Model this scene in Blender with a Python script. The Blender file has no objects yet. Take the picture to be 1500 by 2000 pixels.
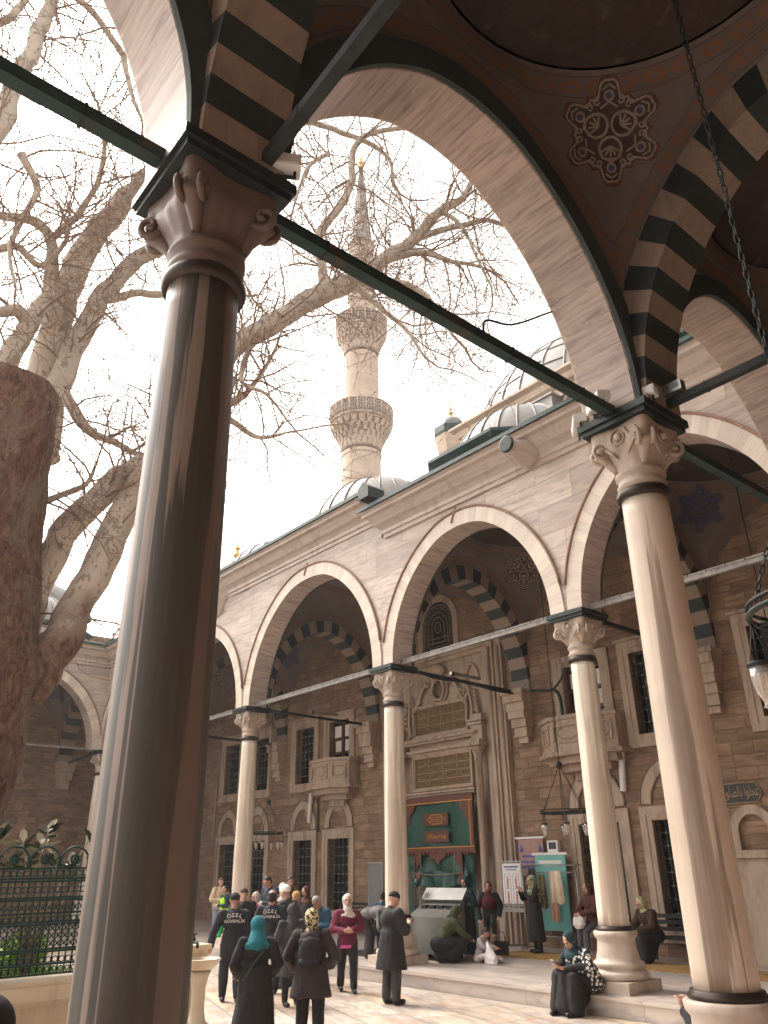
import bpy, bmesh, math, random
from mathutils import Vector, Matrix, noise
R_=math.radians; PI=math.pi; cos=math.cos; sin=math.sin
random.seed(7)
scn=bpy.context.scene; COL=scn.collection
# ---------------- camera -------------------------------------------------
FPX=1520.0; CX=750.0; CY=1000.0; CAMZ=2.17
_up=Vector((700-CX,-2340-CY,FPX)).normalized()
_vl=Vector((-650-CX,1715-CY,FPX)); _vl=(_vl-_up*_vl.dot(_up)).normalized()
_X=-_vl; _Z=_up; _Y=_Z.cross(_X)
def ray(px,py):
    v=Vector((px-CX,py-CY,FPX)); return Vector((_X.dot(v),_Y.dot(v),_Z.dot(v)))
def atz(px,py,z):
    d=ray(px,py); t=(z-CAMZ)/d.z; return Vector((d.x*t,d.y*t,z))
def aty(px,py,y):
    d=ray(px,py); t=y/d.y; return Vector((d.x*t,y,CAMZ+d.z*t))
def atx(px,py,x):
    d=ray(px,py); t=x/d.x; return Vector((x,d.y*t,CAMZ+d.z*t))
def atd(px,py,D):
    d=ray(px,py); t=D/math.hypot(d.x,d.y); return Vector((d.x*t,d.y*t,CAMZ+d.z*t))
cam=bpy.data.cameras.new('camera'); camo=bpy.data.objects.new('camera',cam); COL.objects.link(camo)
cam.sensor_fit='VERTICAL'; cam.sensor_height=24.0; cam.lens=24.0*FPX/2000.0; cam.clip_end=600; cam.clip_start=0.05
rt=Vector((_X.x,_Y.x,_Z.x)); dn=Vector((_X.y,_Y.y,_Z.y)); fw=Vector((_X.z,_Y.z,_Z.z))
camo.matrix_world=Matrix(((rt.x,-dn.x,-fw.x,0),(rt.y,-dn.y,-fw.y,0),(rt.z,-dn.z,-fw.z,CAMZ),(0,0,0,1)))
scn.camera=camo
# ---------------- tagging -------------------------------------------------
def tag(o,label=None,cat=None,group=None,kind=None):
    if label: o['label']=label
    if cat: o['category']=cat
    if group: o['group']=group
    if kind: o['kind']=kind
    return o
def empty(name,loc=(0,0,0),rz=0,label=None,cat=None,group=None):
    o=bpy.data.objects.new(name,None); COL.objects.link(o); o.location=loc; o.rotation_euler=(0,0,rz)
    o.empty_display_size=.2
    return tag(o,label,cat,group)
def kids(o): return [c for c in bpy.data.objects if c.parent==o]
def copy_tree(o,parent=None):
    c=o.copy(); COL.objects.link(c); c.parent=parent
    for ch in kids(o): copy_tree(ch,c)
    return c
# ---------------- mesh builder ---------------------------------------------
class MB:
    def __init__(s): s.v=[]; s.f=[]; s.m=[]; s.uv={}; s.sm=[]
    def add(s,vs,fs,mi=0,smooth=False):
        b=len(s.v); s.v+=[tuple(v) for v in vs]
        for f in fs: s.f.append(tuple(b+i for i in f)); s.m.append(mi); s.sm.append(smooth)
        return s
    def quad(s,a,b,c,d,mi=0): return s.add([a,b,c,d],[(0,1,2,3)],mi)
    def box(s,x0,x1,y0,y1,z0,z1,mi=0,M=None):
        vs=[Vector((x,y,z)) for z in (z0,z1) for y in (y0,y1) for x in (x0,x1)]
        if M is not None: vs=[M@v for v in vs]
        return s.add(vs,[(0,2,3,1),(4,5,7,6),(0,1,5,4),(2,6,7,3),(0,4,6,2),(1,3,7,5)],mi)
    def bar(s,a,b,w,h=None,mi=0,upv=(0,0,1)):
        a=Vector(a);b=Vector(b);h=h or w; d=(b-a); L=d.length
        if L<1e-6: return s
        d/=L; u=Vector(upv); sx=d.cross(u)
        if sx.length<1e-4: sx=d.cross(Vector((1,0,0)))
        sx.normalize(); uz=sx.cross(d)
        vs=[p+sx*(i*w/2)+uz*(j*h/2) for p in (a,b) for j in (-1,1) for i in (-1,1)]
        return s.add(vs,[(0,1,3,2),(4,6,7,5),(0,4,5,1),(2,3,7,6),(0,2,6,4),(1,5,7,3)],mi)
    def tube(s,pts,rad,n=8,mi=0,cap=True,smooth=True):
        pts=[Vector(p) for p in pts]; k=len(pts)
        if not hasattr(rad,'__len__'): rad=[rad]*k
        b=len(s.v); up=None
        for i,p in enumerate(pts):
            t=(pts[min(i+1,k-1)]-pts[max(i-1,0)])
            if t.length<1e-9: t=Vector((0,0,1))
            t.normalize()
            if up is None:
                up=t.orthogonal().normalized()
            up=(up-t*up.dot(t))
            if up.length<1e-5: up=t.orthogonal()
            up.normalize(); sd=t.cross(up)
            for j in range(n):
                a=2*PI*j/n; s.v.append(tuple(p+(up*cos(a)+sd*sin(a))*rad[i]))
        for i in range(k-1):
            for j in range(n):
                j2=(j+1)%n
                s.f.append((b+i*n+j,b+i*n+j2,b+(i+1)*n+j2,b+(i+1)*n+j)); s.m.append(mi); s.sm.append(smooth)
        if cap:
            s.f.append(tuple(b+j for j in range(n))[::-1]); s.m.append(mi); s.sm.append(False)
            s.f.append(tuple(b+(k-1)*n+j for j in range(n))); s.m.append(mi); s.sm.append(False)
        return s
    def lathe(s,prof,c=(0,0,0),n=32,mi=0,smooth=True,rfun=None,M=None,a0=0,a1=2*PI):
        c=Vector(c); b=len(s.v); full=abs(a1-a0-2*PI)<1e-6; nn=n if full else n+1
        for (r,z) in prof:
            for j in range(nn):
                a=a0+(a1-a0)*j/n; rr=r*(rfun(a,z) if rfun else 1)
                v=Vector((rr*cos(a),rr*sin(a),z))
                if M is not None: v=M@v
                s.v.append(tuple(c+v))
        for i in range(len(prof)-1):
            for j in range(n):
                j2=(j+1)%nn
                s.f.append((b+i*nn+j,b+i*nn+j2,b+(i+1)*nn+j2,b+(i+1)*nn+j)); s.m.append(mi); s.sm.append(smooth)
        if full:
            if prof[0][0]>1e-4: s.f.append(tuple(b+j for j in range(n))[::-1]); s.m.append(mi); s.sm.append(False)
            if prof[-1][0]>1e-4: s.f.append(tuple(b+(len(prof)-1)*nn+j for j in range(n))); s.m.append(mi); s.sm.append(False)
        return s
    def sphere(s,c,r,n=12,mi=0,sq=(1,1,1)):
        c=Vector(c); m=max(4,n//2)
        b=len(s.v)
        for i in range(m+1):
            ph=-PI/2+PI*i/m
            for j in range(n):
                a=2*PI*j/n
                s.v.append((c.x+r*sq[0]*cos(ph)*cos(a),c.y+r*sq[1]*cos(ph)*sin(a),c.z+r*sq[2]*sin(ph)))
        for i in range(m):
            for j in range(n):
                s.f.append((b+i*n+j,b+i*n+(j+1)%n,b+(i+1)*n+(j+1)%n,b+(i+1)*n+j)); s.m.append(mi); s.sm.append(True)
        return s
    def grid(s,P,mi=0,smooth=True,flip=False):
        b=len(s.v); nr=len(P); nc=len(P[0])
        for r in P:
            for p in r: s.v.append(tuple(p))
        for i in range(nr-1):
            for j in range(nc-1):
                q=(b+i*nc+j,b+i*nc+j+1,b+(i+1)*nc+j+1,b+(i+1)*nc+j)
                s.f.append(q[::-1] if flip else q); s.m.append(mi); s.sm.append(smooth)
        return s
    def sweep(s,prof,path,mi=0,closed=False):
        """prof: (outward,z) list; path: list of (x,y, nx,ny) with outward normal per point"""
        rows=[[ (x+nx*o,y+ny*o,z) for (x,y,nx,ny) in path] for (o,z) in prof]
        return s.grid(rows,mi,False)
    def build(s,name,mats,parent=None,label=None,attr=None,weld=False):
        me=bpy.data.meshes.new(name); me.from_pydata(s.v,[],s.f)
        if not isinstance(mats,(list,tuple)): mats=[mats]
        for m in mats: me.materials.append(m)
        me.polygons.foreach_set('material_index',s.m); me.polygons.foreach_set('use_smooth',s.sm)
        if attr:
            for k,vals in attr.items():
                a=me.attributes.new(k,'FLOAT','POINT'); a.data.foreach_set('value',vals)
        me.update()
        if weld:
            bm=bmesh.new(); bm.from_mesh(me); bmesh.ops.remove_doubles(bm,verts=bm.verts,dist=1e-4); bm.to_mesh(me); bm.free()
        o=bpy.data.objects.new(name,me); COL.objects.link(o); o.parent=parent
        if label: o['label']=label
        return o
# ---------------- materials -------------------------------------------------
class NT:
    def __init__(s,name):
        s.mat=bpy.data.materials.new(name); s.mat.use_nodes=True; s.t=s.mat.node_tree; s.n=s.t.nodes
        s.b=s.n['Principled BSDF']; s.out=s.n['Material Output']
        s.co=s.n.new('ShaderNodeTexCoord')
    def new(s,ty,**kw):
        n=s.n.new(ty)
        for k,v in kw.items():
            if k.startswith('_'): setattr(n,k[1:],v)
            else:
                kk=int(k[1:]) if (k[0]=='i' and k[1:].isdigit()) else k.replace('__',' ')
                if isinstance(v,bpy.types.NodeSocket): s.t.links.new(v,n.inputs[kk])
                else: n.inputs[kk].default_value=v
        return n
    def map(s,scale=(1,1,1),rot=(0,0,0),loc=(0,0,0),src=None):
        m=s.new('ShaderNodeMapping'); s.t.links.new(src or s.co.outputs['Object'],m.inputs[0])
        m.inputs['Scale'].default_value=scale; m.inputs['Rotation'].default_value=rot; m.inputs['Location'].default_value=loc
        return m.outputs[0]
    def noise(s,vec,scale=3,detail=6,rough=.6,dist=0):
        n=s.new('ShaderNodeTexNoise',Scale=scale,Detail=detail,Roughness=rough,Distortion=dist); s.t.links.new(vec,n.inputs['Vector']); return n.outputs['Fac']
    def ramp(s,fac,stops):
        r=s.new('ShaderNodeValToRGB'); s.t.links.new(fac,r.inputs[0]); e=r.color_ramp.elements
        while len(e)<len(stops): e.new(.5)
        for i,(p,c) in enumerate(stops):
            e[i].position=p; e[i].color=(c[0],c[1],c[2],1) if hasattr(c,'__len__') else (c,c,c,1)
        return r.outputs[0]
    def mix(s,fac,a,b,mode='MIX'):
        m=s.new('ShaderNodeMix',_data_type='RGBA',_blend_type=mode)
        for k,v in ((0,fac),(6,a),(7,b)):
            if isinstance(v,bpy.types.NodeSocket): s.t.links.new(v,m.inputs[k])
            else: m.inputs[k].default_value=v if k==0 else (v[0],v[1],v[2],1)
        return m.outputs[2]
    def math(s,op,a,b=0.0,c=None):
        m=s.new('ShaderNodeMath',_operation=op)
        for k,v in ((0,a),(1,b),(2,c)):
            if v is None: continue
            if isinstance(v,bpy.types.NodeSocket): s.t.links.new(v,m.inputs[k])
            else: m.inputs[k].default_value=v
        return m.outputs[0]
    def attr(s,name): 
        a=s.new('ShaderNodeAttribute'); a.attribute_name=name; return a.outputs['Fac']
    def bump(s,h,st=.3,dist=.02):
        b=s.new('ShaderNodeBump',Strength=st,Distance=dist); s.t.links.new(h,b.inputs['Height']); s.t.links.new(b.outputs[0],s.b.inputs['Normal']); return s
    def fin(s,color,rough=.7,metal=0,spec=None,rs=None):
        if isinstance(color,bpy.types.NodeSocket): s.t.links.new(color,s.b.inputs['Base Color'])
        else: s.b.inputs['Base Color'].default_value=(*color,1)
        if isinstance(rough,bpy.types.NodeSocket): s.t.links.new(rough,s.b.inputs['Roughness'])
        else: s.b.inputs['Roughness'].default_value=rough
        s.b.inputs['Metallic'].default_value=metal
        if spec is not None: s.b.inputs['Specular IOR Level'].default_value=spec
        return s.mat
def plain(name,c,rough=.6,metal=0,var=.25,scale=6,bump=.15):
    t=NT(name); f=t.noise(t.map(),scale,5)
    c1=tuple(x*(1-var) for x in c); c2=tuple(min(1,x*(1+var)) for x in c)
    col=t.ramp(f,[(.3,c1),(.7,c2)])
    if bump: t.bump(t.noise(t.map(),scale*6,4),bump,.004)
    return t.fin(col,rough,metal)
def cube_vec(t,axis):
    """plane coordinates (along, up) for a wall whose along-axis is axis"""
    sp=t.new('ShaderNodeSeparateXYZ'); t.t.links.new(t.co.outputs['Object'],sp.inputs[0])
    cb=t.new('ShaderNodeCombineXYZ'); t.t.links.new(sp.outputs[0 if axis=='X' else 1],cb.inputs[0]); t.t.links.new(sp.outputs[2],cb.inputs[1])
    t.t.links.new(sp.outputs[1 if axis=='X' else 0],cb.inputs[2])
    return cb.outputs[0]
def masonry(name,axis,c1,c2,cj,bw,bh,joint=.012,vein=.5,stretch=6,stain=(.5,.4,.33),stainamt=.3,rough=.7,bstr=.5,veinc=None,jc=.75):
    t=NT(name); v=cube_vec(t,axis)
    # a little wobble so joints are not ruler-straight
    br=t.new('ShaderNodeTexBrick',Color1=(0,0,0,1),Color2=(1,1,1,1),Mortar=(.5,.5,.5,1),Scale=1.0)
    br.inputs['Mortar Size'].default_value=joint; br.inputs['Brick Width'].default_value=bw; br.inputs['Row Height'].default_value=bh
    br.inputs['Mortar Smooth'].default_value=.3; br.offset=.43; br.squash=1.45; br.squash_frequency=3
    wob=t.new('ShaderNodeTexNoise',Scale=.7,Detail=2); t.t.links.new(v,wob.inputs['Vector'])
    vm=t.new('ShaderNodeVectorMath',_operation='MULTIPLY_ADD'); t.t.links.new(wob.outputs['Color'],vm.inputs[0]); vm.inputs[1].default_value=(.05,.05,0); t.t.links.new(v,vm.inputs[2])
    t.t.links.new(vm.outputs[0],br.inputs['Vector'])
    base=t.mix(br.outputs['Color'],c1,c2)
    # veins: stretched noise, shifted per block
    off=t.new('ShaderNodeVectorMath',_operation='MULTIPLY_ADD'); t.t.links.new(br.outputs['Color'],off.inputs[0]); off.inputs[1].default_value=(7,5,3); t.t.links.new(v,off.inputs[2])
    vv=t.map((1,stretch,1),(0,0,.12),src=off.outputs[0])
    ve=t.noise(vv,1.3,8,.65,.6)
    veinc=veinc or tuple(x*.55 for x in c1)
    col=t.mix(t.math('MULTIPLY',t.ramp(ve,[(.45,0.),(.7,1.)]),vein),base,veinc)
    st=t.noise(v,.9,7,.7,.3)
    col=t.mix(t.math('MULTIPLY',t.ramp(st,[(.45,0.),(.75,1.)]),stainamt),col,stain)
    col=t.mix(t.math('MULTIPLY',br.outputs['Fac'],jc),col,cj)
    h=t.math('SUBTRACT',t.noise(v,14,6,.7),t.math('MULTIPLY',br.outputs['Fac'],2.0))
    t.bump(h,bstr,.015)
    return t.fin(col,rough)
def marble(name,c,veinc,sc=(1,1,7),rot=(0,0,0),vein=.6,rough=.45,tone=False,stain=None,bump=.1):
    t=NT(name)
    if tone:
        cb=t.new('ShaderNodeCombineXYZ'); t.t.links.new(t.math('MULTIPLY',t.attr('vu'),9.),cb.inputs[0]); t.t.links.new(t.math('MULTIPLY_ADD',t.attr('vw'),.9,t.math('MULTIPLY',t.attr('tone'),40.)),cb.inputs[1]); t.t.links.new(t.math('MULTIPLY',t.attr('tone'),23.),cb.inputs[2]); v=cb.outputs[0]
    else: v=t.map(sc,rot)
    f=t.noise(v,1.6,9,.62,.8)
    col=t.mix(t.math('MULTIPLY',t.ramp(f,[(.42,0.),(.55,.35),(.72,1.)]),vein),c,veinc)
    if tone:
        col=t.mix(1.0,col,t.ramp(t.attr('tone'),[(0,(.84,.83,.82)),(1,(1.08,1.07,1.06))]),'MULTIPLY')
        col=t.mix(t.ramp(t.attr('joint'),[(.70,0.),(1,.85)]),col,tuple(x*.4 for x in c))
    if stain:
        g=t.noise(t.map((1.6,1.6,.12)),2.4,6,.6,.4)
        col=t.mix(t.ramp(g,[(.52,0.),(.66,stain[3])]),col,stain[:3])
    t.bump(t.noise(t.map(),22,5),bump,.004)
    return t.fin(col,rough)
M={}
WARM=(.60,.48,.40)
FAC=((.62,.53,.45),(.42,.345,.305),(.20,.15,.13),1.45,.60,.007,.9,8,(.36,.26,.20),.45,.6,.18,(.27,.225,.215))
M['facade']=masonry('facade_marble','X',*FAC)
M['facade_y']=masonry('facade_marble_side','Y',*FAC)
WAL=((.38,.25,.165),(.235,.15,.10),(.085,.055,.04),.50,.27,.009,.85,5,(.12,.072,.048),.75,.9,1.0,(.13,.078,.05),.16)
M['wall']=masonry('brown_limestone','X',*WAL)
M['wall_y']=masonry('brown_limestone_side','Y',*WAL)
M['trim']=marble('window_marble',(.46,.35,.265),(.22,.155,.115),(3,3,.9),vein=.7,rough=.6,stain=(.13,.09,.065,.6))
M['cornice']=marble('cornice_marble',(.48,.40,.35),(.32,.25,.22),(.7,.7,9),vein=.7,rough=.55,stain=(.30,.22,.18,.5))
M['intrados']=marble('voussoir_marble',(.52,.425,.375),(.20,.15,.135),(5,5,1.0),(.5,.3,.2),vein=.95,rough=.55,tone=True)
M['intradosL']=marble('voussoir_light_marble',(.64,.56,.48),(.40,.33,.28),(5,5,1.0),(.3,.4,.1),vein=.5,rough=.5,tone=True)
M['white_v']=marble('striped_arch_light_stone',(.30,.23,.175),(.14,.10,.08),(6,6,1.4),(.4,.2,.5),vein=.6,rough=.65)
M['dark_v']=marble('striped_arch_dark_stone',(.022,.032,.033),(.010,.012,.012),(5,5,1.2),(.6,.3,.1),vein=.6,rough=.6)
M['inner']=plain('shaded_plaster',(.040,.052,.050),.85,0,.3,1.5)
def colmat(name,c,vc,st,sc=3.2,pale=None,rough=.42,th=.485):
    t=NT(name)
    f=t.noise(t.map((2.2,2.2,.055)),sc,7,.55,.35)
    f2=t.noise(t.map((9,9,.16)),2.0,7,.65,.3)
    f3=t.noise(t.map((2.6,2.6,.045),loc=(5,3,0)),sc*1.15,5,.5,.25)
    col=t.mix(t.ramp(f,[(th,0.),(th+.02,.75),(th+.11,1.)]),c,vc)
    if pale: col=t.mix(t.ramp(f3,[(.56,0.),(.575,.8),(.63,.8),(.645,0.)]),col,pale)
    col=t.mix(t.math('MULTIPLY',t.ramp(f2,[(.45,0.),(.7,1.)]),.45),col,st)
    col=t.mix(t.math('MULTIPLY',t.ramp(t.noise(t.map(),1.1,6),[(.5,0.),(.7,1.)]),.3),col,tuple(x*.6 for x in st))
    t.bump(t.noise(t.map((1,1,.3)),12,6),.12,.01)
    return t.fin(col,rough)
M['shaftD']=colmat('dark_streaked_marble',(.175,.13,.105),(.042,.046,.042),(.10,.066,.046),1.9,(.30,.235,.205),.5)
M['shaftB']=colmat('cream_streaked_marble',(.68,.57,.47),(.22,.15,.11),(.50,.39,.30),1.35,None,.45,.565)
M['shaftL']=colmat('pale_column_marble',(.74,.66,.56),(.48,.38,.29),(.56,.46,.36),1.6,None,.45,.55)
M['cap']=marble('capital_marble',(.50,.41,.34),(.26,.19,.15),(2,2,2),vein=.5,rough=.55,stain=(.16,.11,.09,.7))
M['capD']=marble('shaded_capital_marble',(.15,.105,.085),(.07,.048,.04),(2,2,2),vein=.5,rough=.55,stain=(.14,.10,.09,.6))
M['base']=marble('base_marble',(.58,.49,.41),(.34,.26,.21),(2,2,2),vein=.5,rough=.5,stain=(.33,.23,.17,.5))
M['iron']=plain('black_iron',(.018,.023,.023),.55,.3,.4,9)
M['leadsheet']=plain('dark_lead_sheet',(.020,.030,.029),.5,.3,.4,5)
M['rod']=plain('green_black_tie_rod',(.016,.046,.042),.5,.2,.4,7)
M['rodgrey']=plain('grey_tie_rod_cover',(.20,.185,.165),.6,.2,.35,9)
def rodm():
    t=NT('worn_green_rod_paint'); f=t.noise(t.map(),2.2,6,.7,.4); g=t.noise(t.map(),14,5,.7)
    col=t.ramp(g,[(.3,(.012,.036,.033)),(.7,(.022,.058,.052))])
    col=t.mix(t.ramp(f,[(.56,0.),(.62,.8)]),col,(.085,.040,.022))
    t.bump(g,.5,.006); return t.fin(col,.6,.15)
M['rod']=rodm()
M['gutter']=plain('dark_green_gutter',(.022,.050,.047),.5,.1,.35,4)
M['bronze']=plain('dark_bronze_ring',(.045,.035,.03),.4,.5,.3,8)
def lead(name,c):
    t=NT(name); f=t.noise(t.map(),.9,8,.65); g=t.noise(t.map(),6,5)
    col=t.ramp(f,[(.3,tuple(x*.75 for x in c)),(.7,tuple(min(1,x*1.2) for x in c))])
    col=t.mix(t.math('MULTIPLY',t.ramp(g,[(.5,0.),(.8,1.)]),.4),col,(.27,.20,.17))
    t.bump(g,.2,.02); return t.fin(col,.55,.15)
M['lead']=lead('lead_roofing',(.23,.225,.215))
M['leadseam']=lead('lead_seam',(.15,.135,.13))
M['minaret']=masonry('minaret_stone','X',(.62,.50,.40),(.55,.43,.34),(.36,.27,.21),1.1,.55,.012,.4,3,(.36,.25,.19),.5,.85,.3)
M['minaret_c']=plain('minaret_carved_stone',(.42,.33,.27),.8,0,.4,2)
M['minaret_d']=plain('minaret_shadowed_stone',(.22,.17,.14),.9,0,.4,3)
M['gold']=plain('gilded_metal',(.75,.38,.10),.3,.8,.2,8)
M['glassd']=plain('dark_window_glass',(.012,.014,.014),.15,0,.3,3,0)
M['grille']=plain('window_iron_grille',(.05,.055,.05),.5,.4,.3,9)
M['studs']=plain('grille_studs',(.26,.24,.20),.35,.6,.3,9)
M['wood']=plain('dark_red_wood',(.085,.030,.018),.45,0,.35,8)
M['bench']=plain('black_wooden_bench',(.018,.016,.015),.5,0,.3,9)
M['goldpanel']=None
def gp():
    t=NT('gilded_inscription_panel'); f=t.noise(t.map((1,1,1)),26,4,.7,2.5); g=t.noise(t.map(),7,5)
    col=t.mix(t.ramp(f,[(.47,0.),(.54,1.)]),(.045,.027,.013),(.27,.165,.055))
    col=t.mix(t.math('MULTIPLY',g,.4),col,(.16,.10,.05)); return t.fin(col,.5,.3)
M['goldpanel']=gp()
M['goldline']=plain('pale_gold_line',(.34,.25,.13),.5,.3,.2,8)
def curt(name,c):
    t=NT(name); f=t.noise(t.map((1,1,.3)),9,4); return t.bump(t.noise(t.map((1,1,.25)),14,3),.3,.03).fin(t.ramp(f,[(.3,tuple(x*.7 for x in c)),(.7,tuple(x*1.25 for x in c))]),.4)
M['green']=curt('green_curtain_leather',(.005,.062,.045))
M['brownc']=curt('brown_curtain_leather',(.12,.036,.022))
M['goldthread']=plain('gold_thread',(.60,.30,.06),.5,.2,.2,9)
M['steel']=plain('brushed_steel',(.22,.22,.21),.5,.7,.15,3)
M['steeld']=plain('dark_steel_opening',(.03,.03,.03),.4,.5,.2,3)
M['chrome']=plain('grey_metal_tube',(.35,.35,.34),.35,.8,.1,3)
M['white']=plain('white_plastic',(.74,.73,.70),.4,0,.06,3)
M['glass']=None
def gl():
    t=NT('lamp_glass'); t.b.inputs['Transmission Weight'].default_value=.75; t.b.inputs['IOR'].default_value=1.3
    return t.fin((.93,.86,.78),.12)
M['glass']=gl()
M['poster']=plain('poster_paper',(.72,.68,.66),.6,0,.05,3)
M['pblue']=plain('poster_blue_ink',(.10,.10,.30),.6,0,.2,9)
M['pred']=plain('poster_red_ink',(.40,.06,.06),.6,0,.2,9)
M['tealboard']=plain('teal_banner',(.16,.44,.41),.45,0,.12,2)
M['greyboard']=plain('grey_notice_panel',(.16,.16,.165),.35,.3,.15,3)
M['beige']=plain('beige_cloth',(.70,.58,.42),.85,0,.15,6)
M['pink']=plain('dusty_pink_cloth',(.62,.38,.28),.85,0,.15,6)
M['cream_fascia']=plain('cream_painted_stone',(.62,.53,.42),.6,0,.15,3)
# paving
def paving():
    t=NT('courtyard_marble_paving'); v=t.map((1,1,1),(0,0,.30))
    br=t.new('ShaderNodeTexBrick',Color1=(0,0,0,1),Color2=(1,1,1,1),Mortar=(.5,.5,.5,1),Scale=1.0); br.offset=.37
    br.inputs['Mortar Size'].default_value=.011; br.inputs['Brick Width'].default_value=1.45; br.inputs['Row Height'].default_value=.85
    t.t.links.new(v,br.inputs['Vector'])
    base=t.ramp(br.outputs['Color'],[(0,(.58,.50,.42)),(.35,(.66,.60,.52)),(.6,(.50,.45,.40)),(.85,(.66,.52,.38)),(1,(.60,.46,.33))])
    off=t.new('ShaderNodeVectorMath',_operation='MULTIPLY_ADD'); t.t.links.new(br.outputs['Color'],off.inputs[0]); off.inputs[1].default_value=(9,4,3); t.t.links.new(v,off.inputs[2])
    ve=t.noise(t.map((1,3.5,1),(0,0,.5),src=off.outputs[0]),1.1,8,.6,.9)
    col=t.mix(t.ramp(ve,[(.44,0.),(.56,.55),(.72,.95)]),base,(.27,.24,.23))
    wv=t.noise(t.map((1,2,1),(0,0,1.2),src=off.outputs[0]),2.2,7,.6,1.5)
    col=t.mix(t.ramp(wv,[(.50,0.),(.68,.75)]),col,(.50,.29,.15))
    col=t.mix(t.math('MULTIPLY',t.ramp(t.noise(t.co.outputs['Object'],.5,6),[(.45,0.),(.8,1.)]),.35),col,(.30,.24,.20))
    col=t.mix(t.math('MULTIPLY',br.outputs['Fac'],.9),col,(.13,.09,.065))
    t.bump(t.math('SUBTRACT',t.noise(v,9,4),br.outputs['Fac']),.1,.01)
    return t.fin(col,t.ramp(t.noise(v,2,5),[(.3,.3),(.7,.55)]))
M['paving']=paving()
def plat():
    t=NT('platform_marble'); v=t.map((1,1,1))
    br=t.new('ShaderNodeTexBrick',Color1=(0,0,0,1),Color2=(1,1,1,1),Mortar=(.5,.5,.5,1),Scale=1.0); br.offset=.5
    br.inputs['Mortar Size'].default_value=.006; br.inputs['Brick Width'].default_value=2.3; br.inputs['Row Height'].default_value=.95
    t.t.links.new(v,br.inputs['Vector'])
    off=t.new('ShaderNodeVectorMath',_operation='MULTIPLY_ADD'); t.t.links.new(br.outputs['Color'],off.inputs[0]); off.inputs[1].default_value=(9,4,3); t.t.links.new(v,off.inputs[2])
    base=t.ramp(br.outputs['Color'],[(0,(.50,.44,.40)),(.5,(.58,.50,.43)),(1,(.42,.37,.35))])
    ve=t.noise(t.map((.8,3,3),(0,0,.2),src=off.outputs[0]),1.3,8,.6,.8)
    col=t.mix(t.ramp(ve,[(.46,0.),(.6,.5),(.75,.9)]),base,(.27,.235,.25))
    col=t.mix(t.math('MULTIPLY',br.outputs['Fac'],.7),col,(.2,.15,.12))
    t.bump(t.noise(v,9,4),.06,.01)
    return t.fin(col,.35)
M['platform']=plat()
def carpet():
    t=NT('ochre_carpet'); v=t.map((1,1,1))
    w=t.new('ShaderNodeTexVoronoi',Scale=5.0); t.t.links.new(t.map((1,2.2,1)),w.inputs['Vector'])
    n=t.noise(t.map((3,3,1),(0,0,.5)),5,4,.6,1.5)
    col=t.mix(t.ramp(n,[(.46,0.),(.56,1.)]),(.42,.26,.08),(.20,.10,.035))
    col=t.mix(t.ramp(w.outputs['Distance'],[(.1,0.4),(.3,0.)]),col,(.58,.42,.18)); t.bump(t.noise(v,60,2),.3,.01)
    return t.fin(col,.95)
M['carpet']=carpet()
# painted plaster of the vaults (attributes de = metres to arch edge, dr = metres to dome ring, al = metres along)
def plaster(name,c,dome=False):
    t=NT(name); v=t.co.outputs['Object']; f=t.noise(v,1.2,7,.65,.3); g=t.noise(v,5,6,.7)
    col=t.ramp(f,[(.3,tuple(x*.78 for x in c)),(.7,tuple(x*1.15 for x in c))])
    if not dome:
        de=t.attr('de'); dr=t.attr('dr'); al=t.attr('al')
        def band(d,a,b,soft=.006):
            return t.math('MULTIPLY',t.new('ShaderNodeMapRange',Value=d,i1=a-soft,i2=a+soft).outputs[0],t.new('ShaderNodeMapRange',Value=d,i1=b-soft,i2=b+soft,i3=1.,i4=0.).outputs[0])
        for d in (de,dr):
            # a chain of small ovals between two thin lines
            fr=t.math('FRACT',t.math('MULTIPLY',al,3.4)); u=t.math('ABSOLUTE',t.math('SUBTRACT',fr,.5)); w=t.math('ABSOLUTE',t.math('SUBTRACT',d,.17))
            rr=t.math('SQRT',t.math('ADD',t.math('POWER',t.math('MULTIPLY',u,2.3),2.),t.math('POWER',t.math('MULTIPLY',w,13.),2.)))
            ov=band(rr,.35,.95,.04); ins=band(d,.07,.27)
            col=t.mix(t.math('MULTIPLY',ins,.45),col,tuple(x*.72 for x in c))
            col=t.mix(t.math('MULTIPLY',t.math('MULTIPLY',ov,ins),.75),col,(.22,.095,.045))
            inn=t.math('LESS_THAN',rr,.28); col=t.mix(t.math('MULTIPLY',t.math('MULTIPLY',inn,ins),.7),col,(.12,.12,.16))
            for k in (.065,.275): col=t.mix(t.math('MULTIPLY',band(d,k-.008,k+.008,.003),.8),col,(.10,.065,.06))
    else:
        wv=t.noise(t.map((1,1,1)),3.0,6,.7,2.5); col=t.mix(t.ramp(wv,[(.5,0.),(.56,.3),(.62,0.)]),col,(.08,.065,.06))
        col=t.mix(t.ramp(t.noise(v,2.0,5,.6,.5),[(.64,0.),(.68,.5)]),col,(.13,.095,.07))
    col=t.mix(t.math('MULTIPLY',t.ramp(g,[(.5,0.),(.75,1.)]),.25),col,tuple(x*.5 for x in c))
    t.bump(g,.15,.01); return t.fin(col,.9)
M['plaster']=plaster('painted_vault_plaster',(.165,.130,.115))
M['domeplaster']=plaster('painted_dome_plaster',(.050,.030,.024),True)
M['ornw']=plain('ornament_cream_paint',(.30,.235,.185),.9,0,.2,8)
M['ornb']=plain('ornament_brown_paint',(.12,.055,.038),.9,0,.25,5)
M['ornd']=plain('ornament_dark_paint',(.07,.045,.045),.9,0,.25,5)
M['ornbl']=plain('ornament_blue_paint',(.07,.08,.17),.9,0,.2,8)
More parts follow.
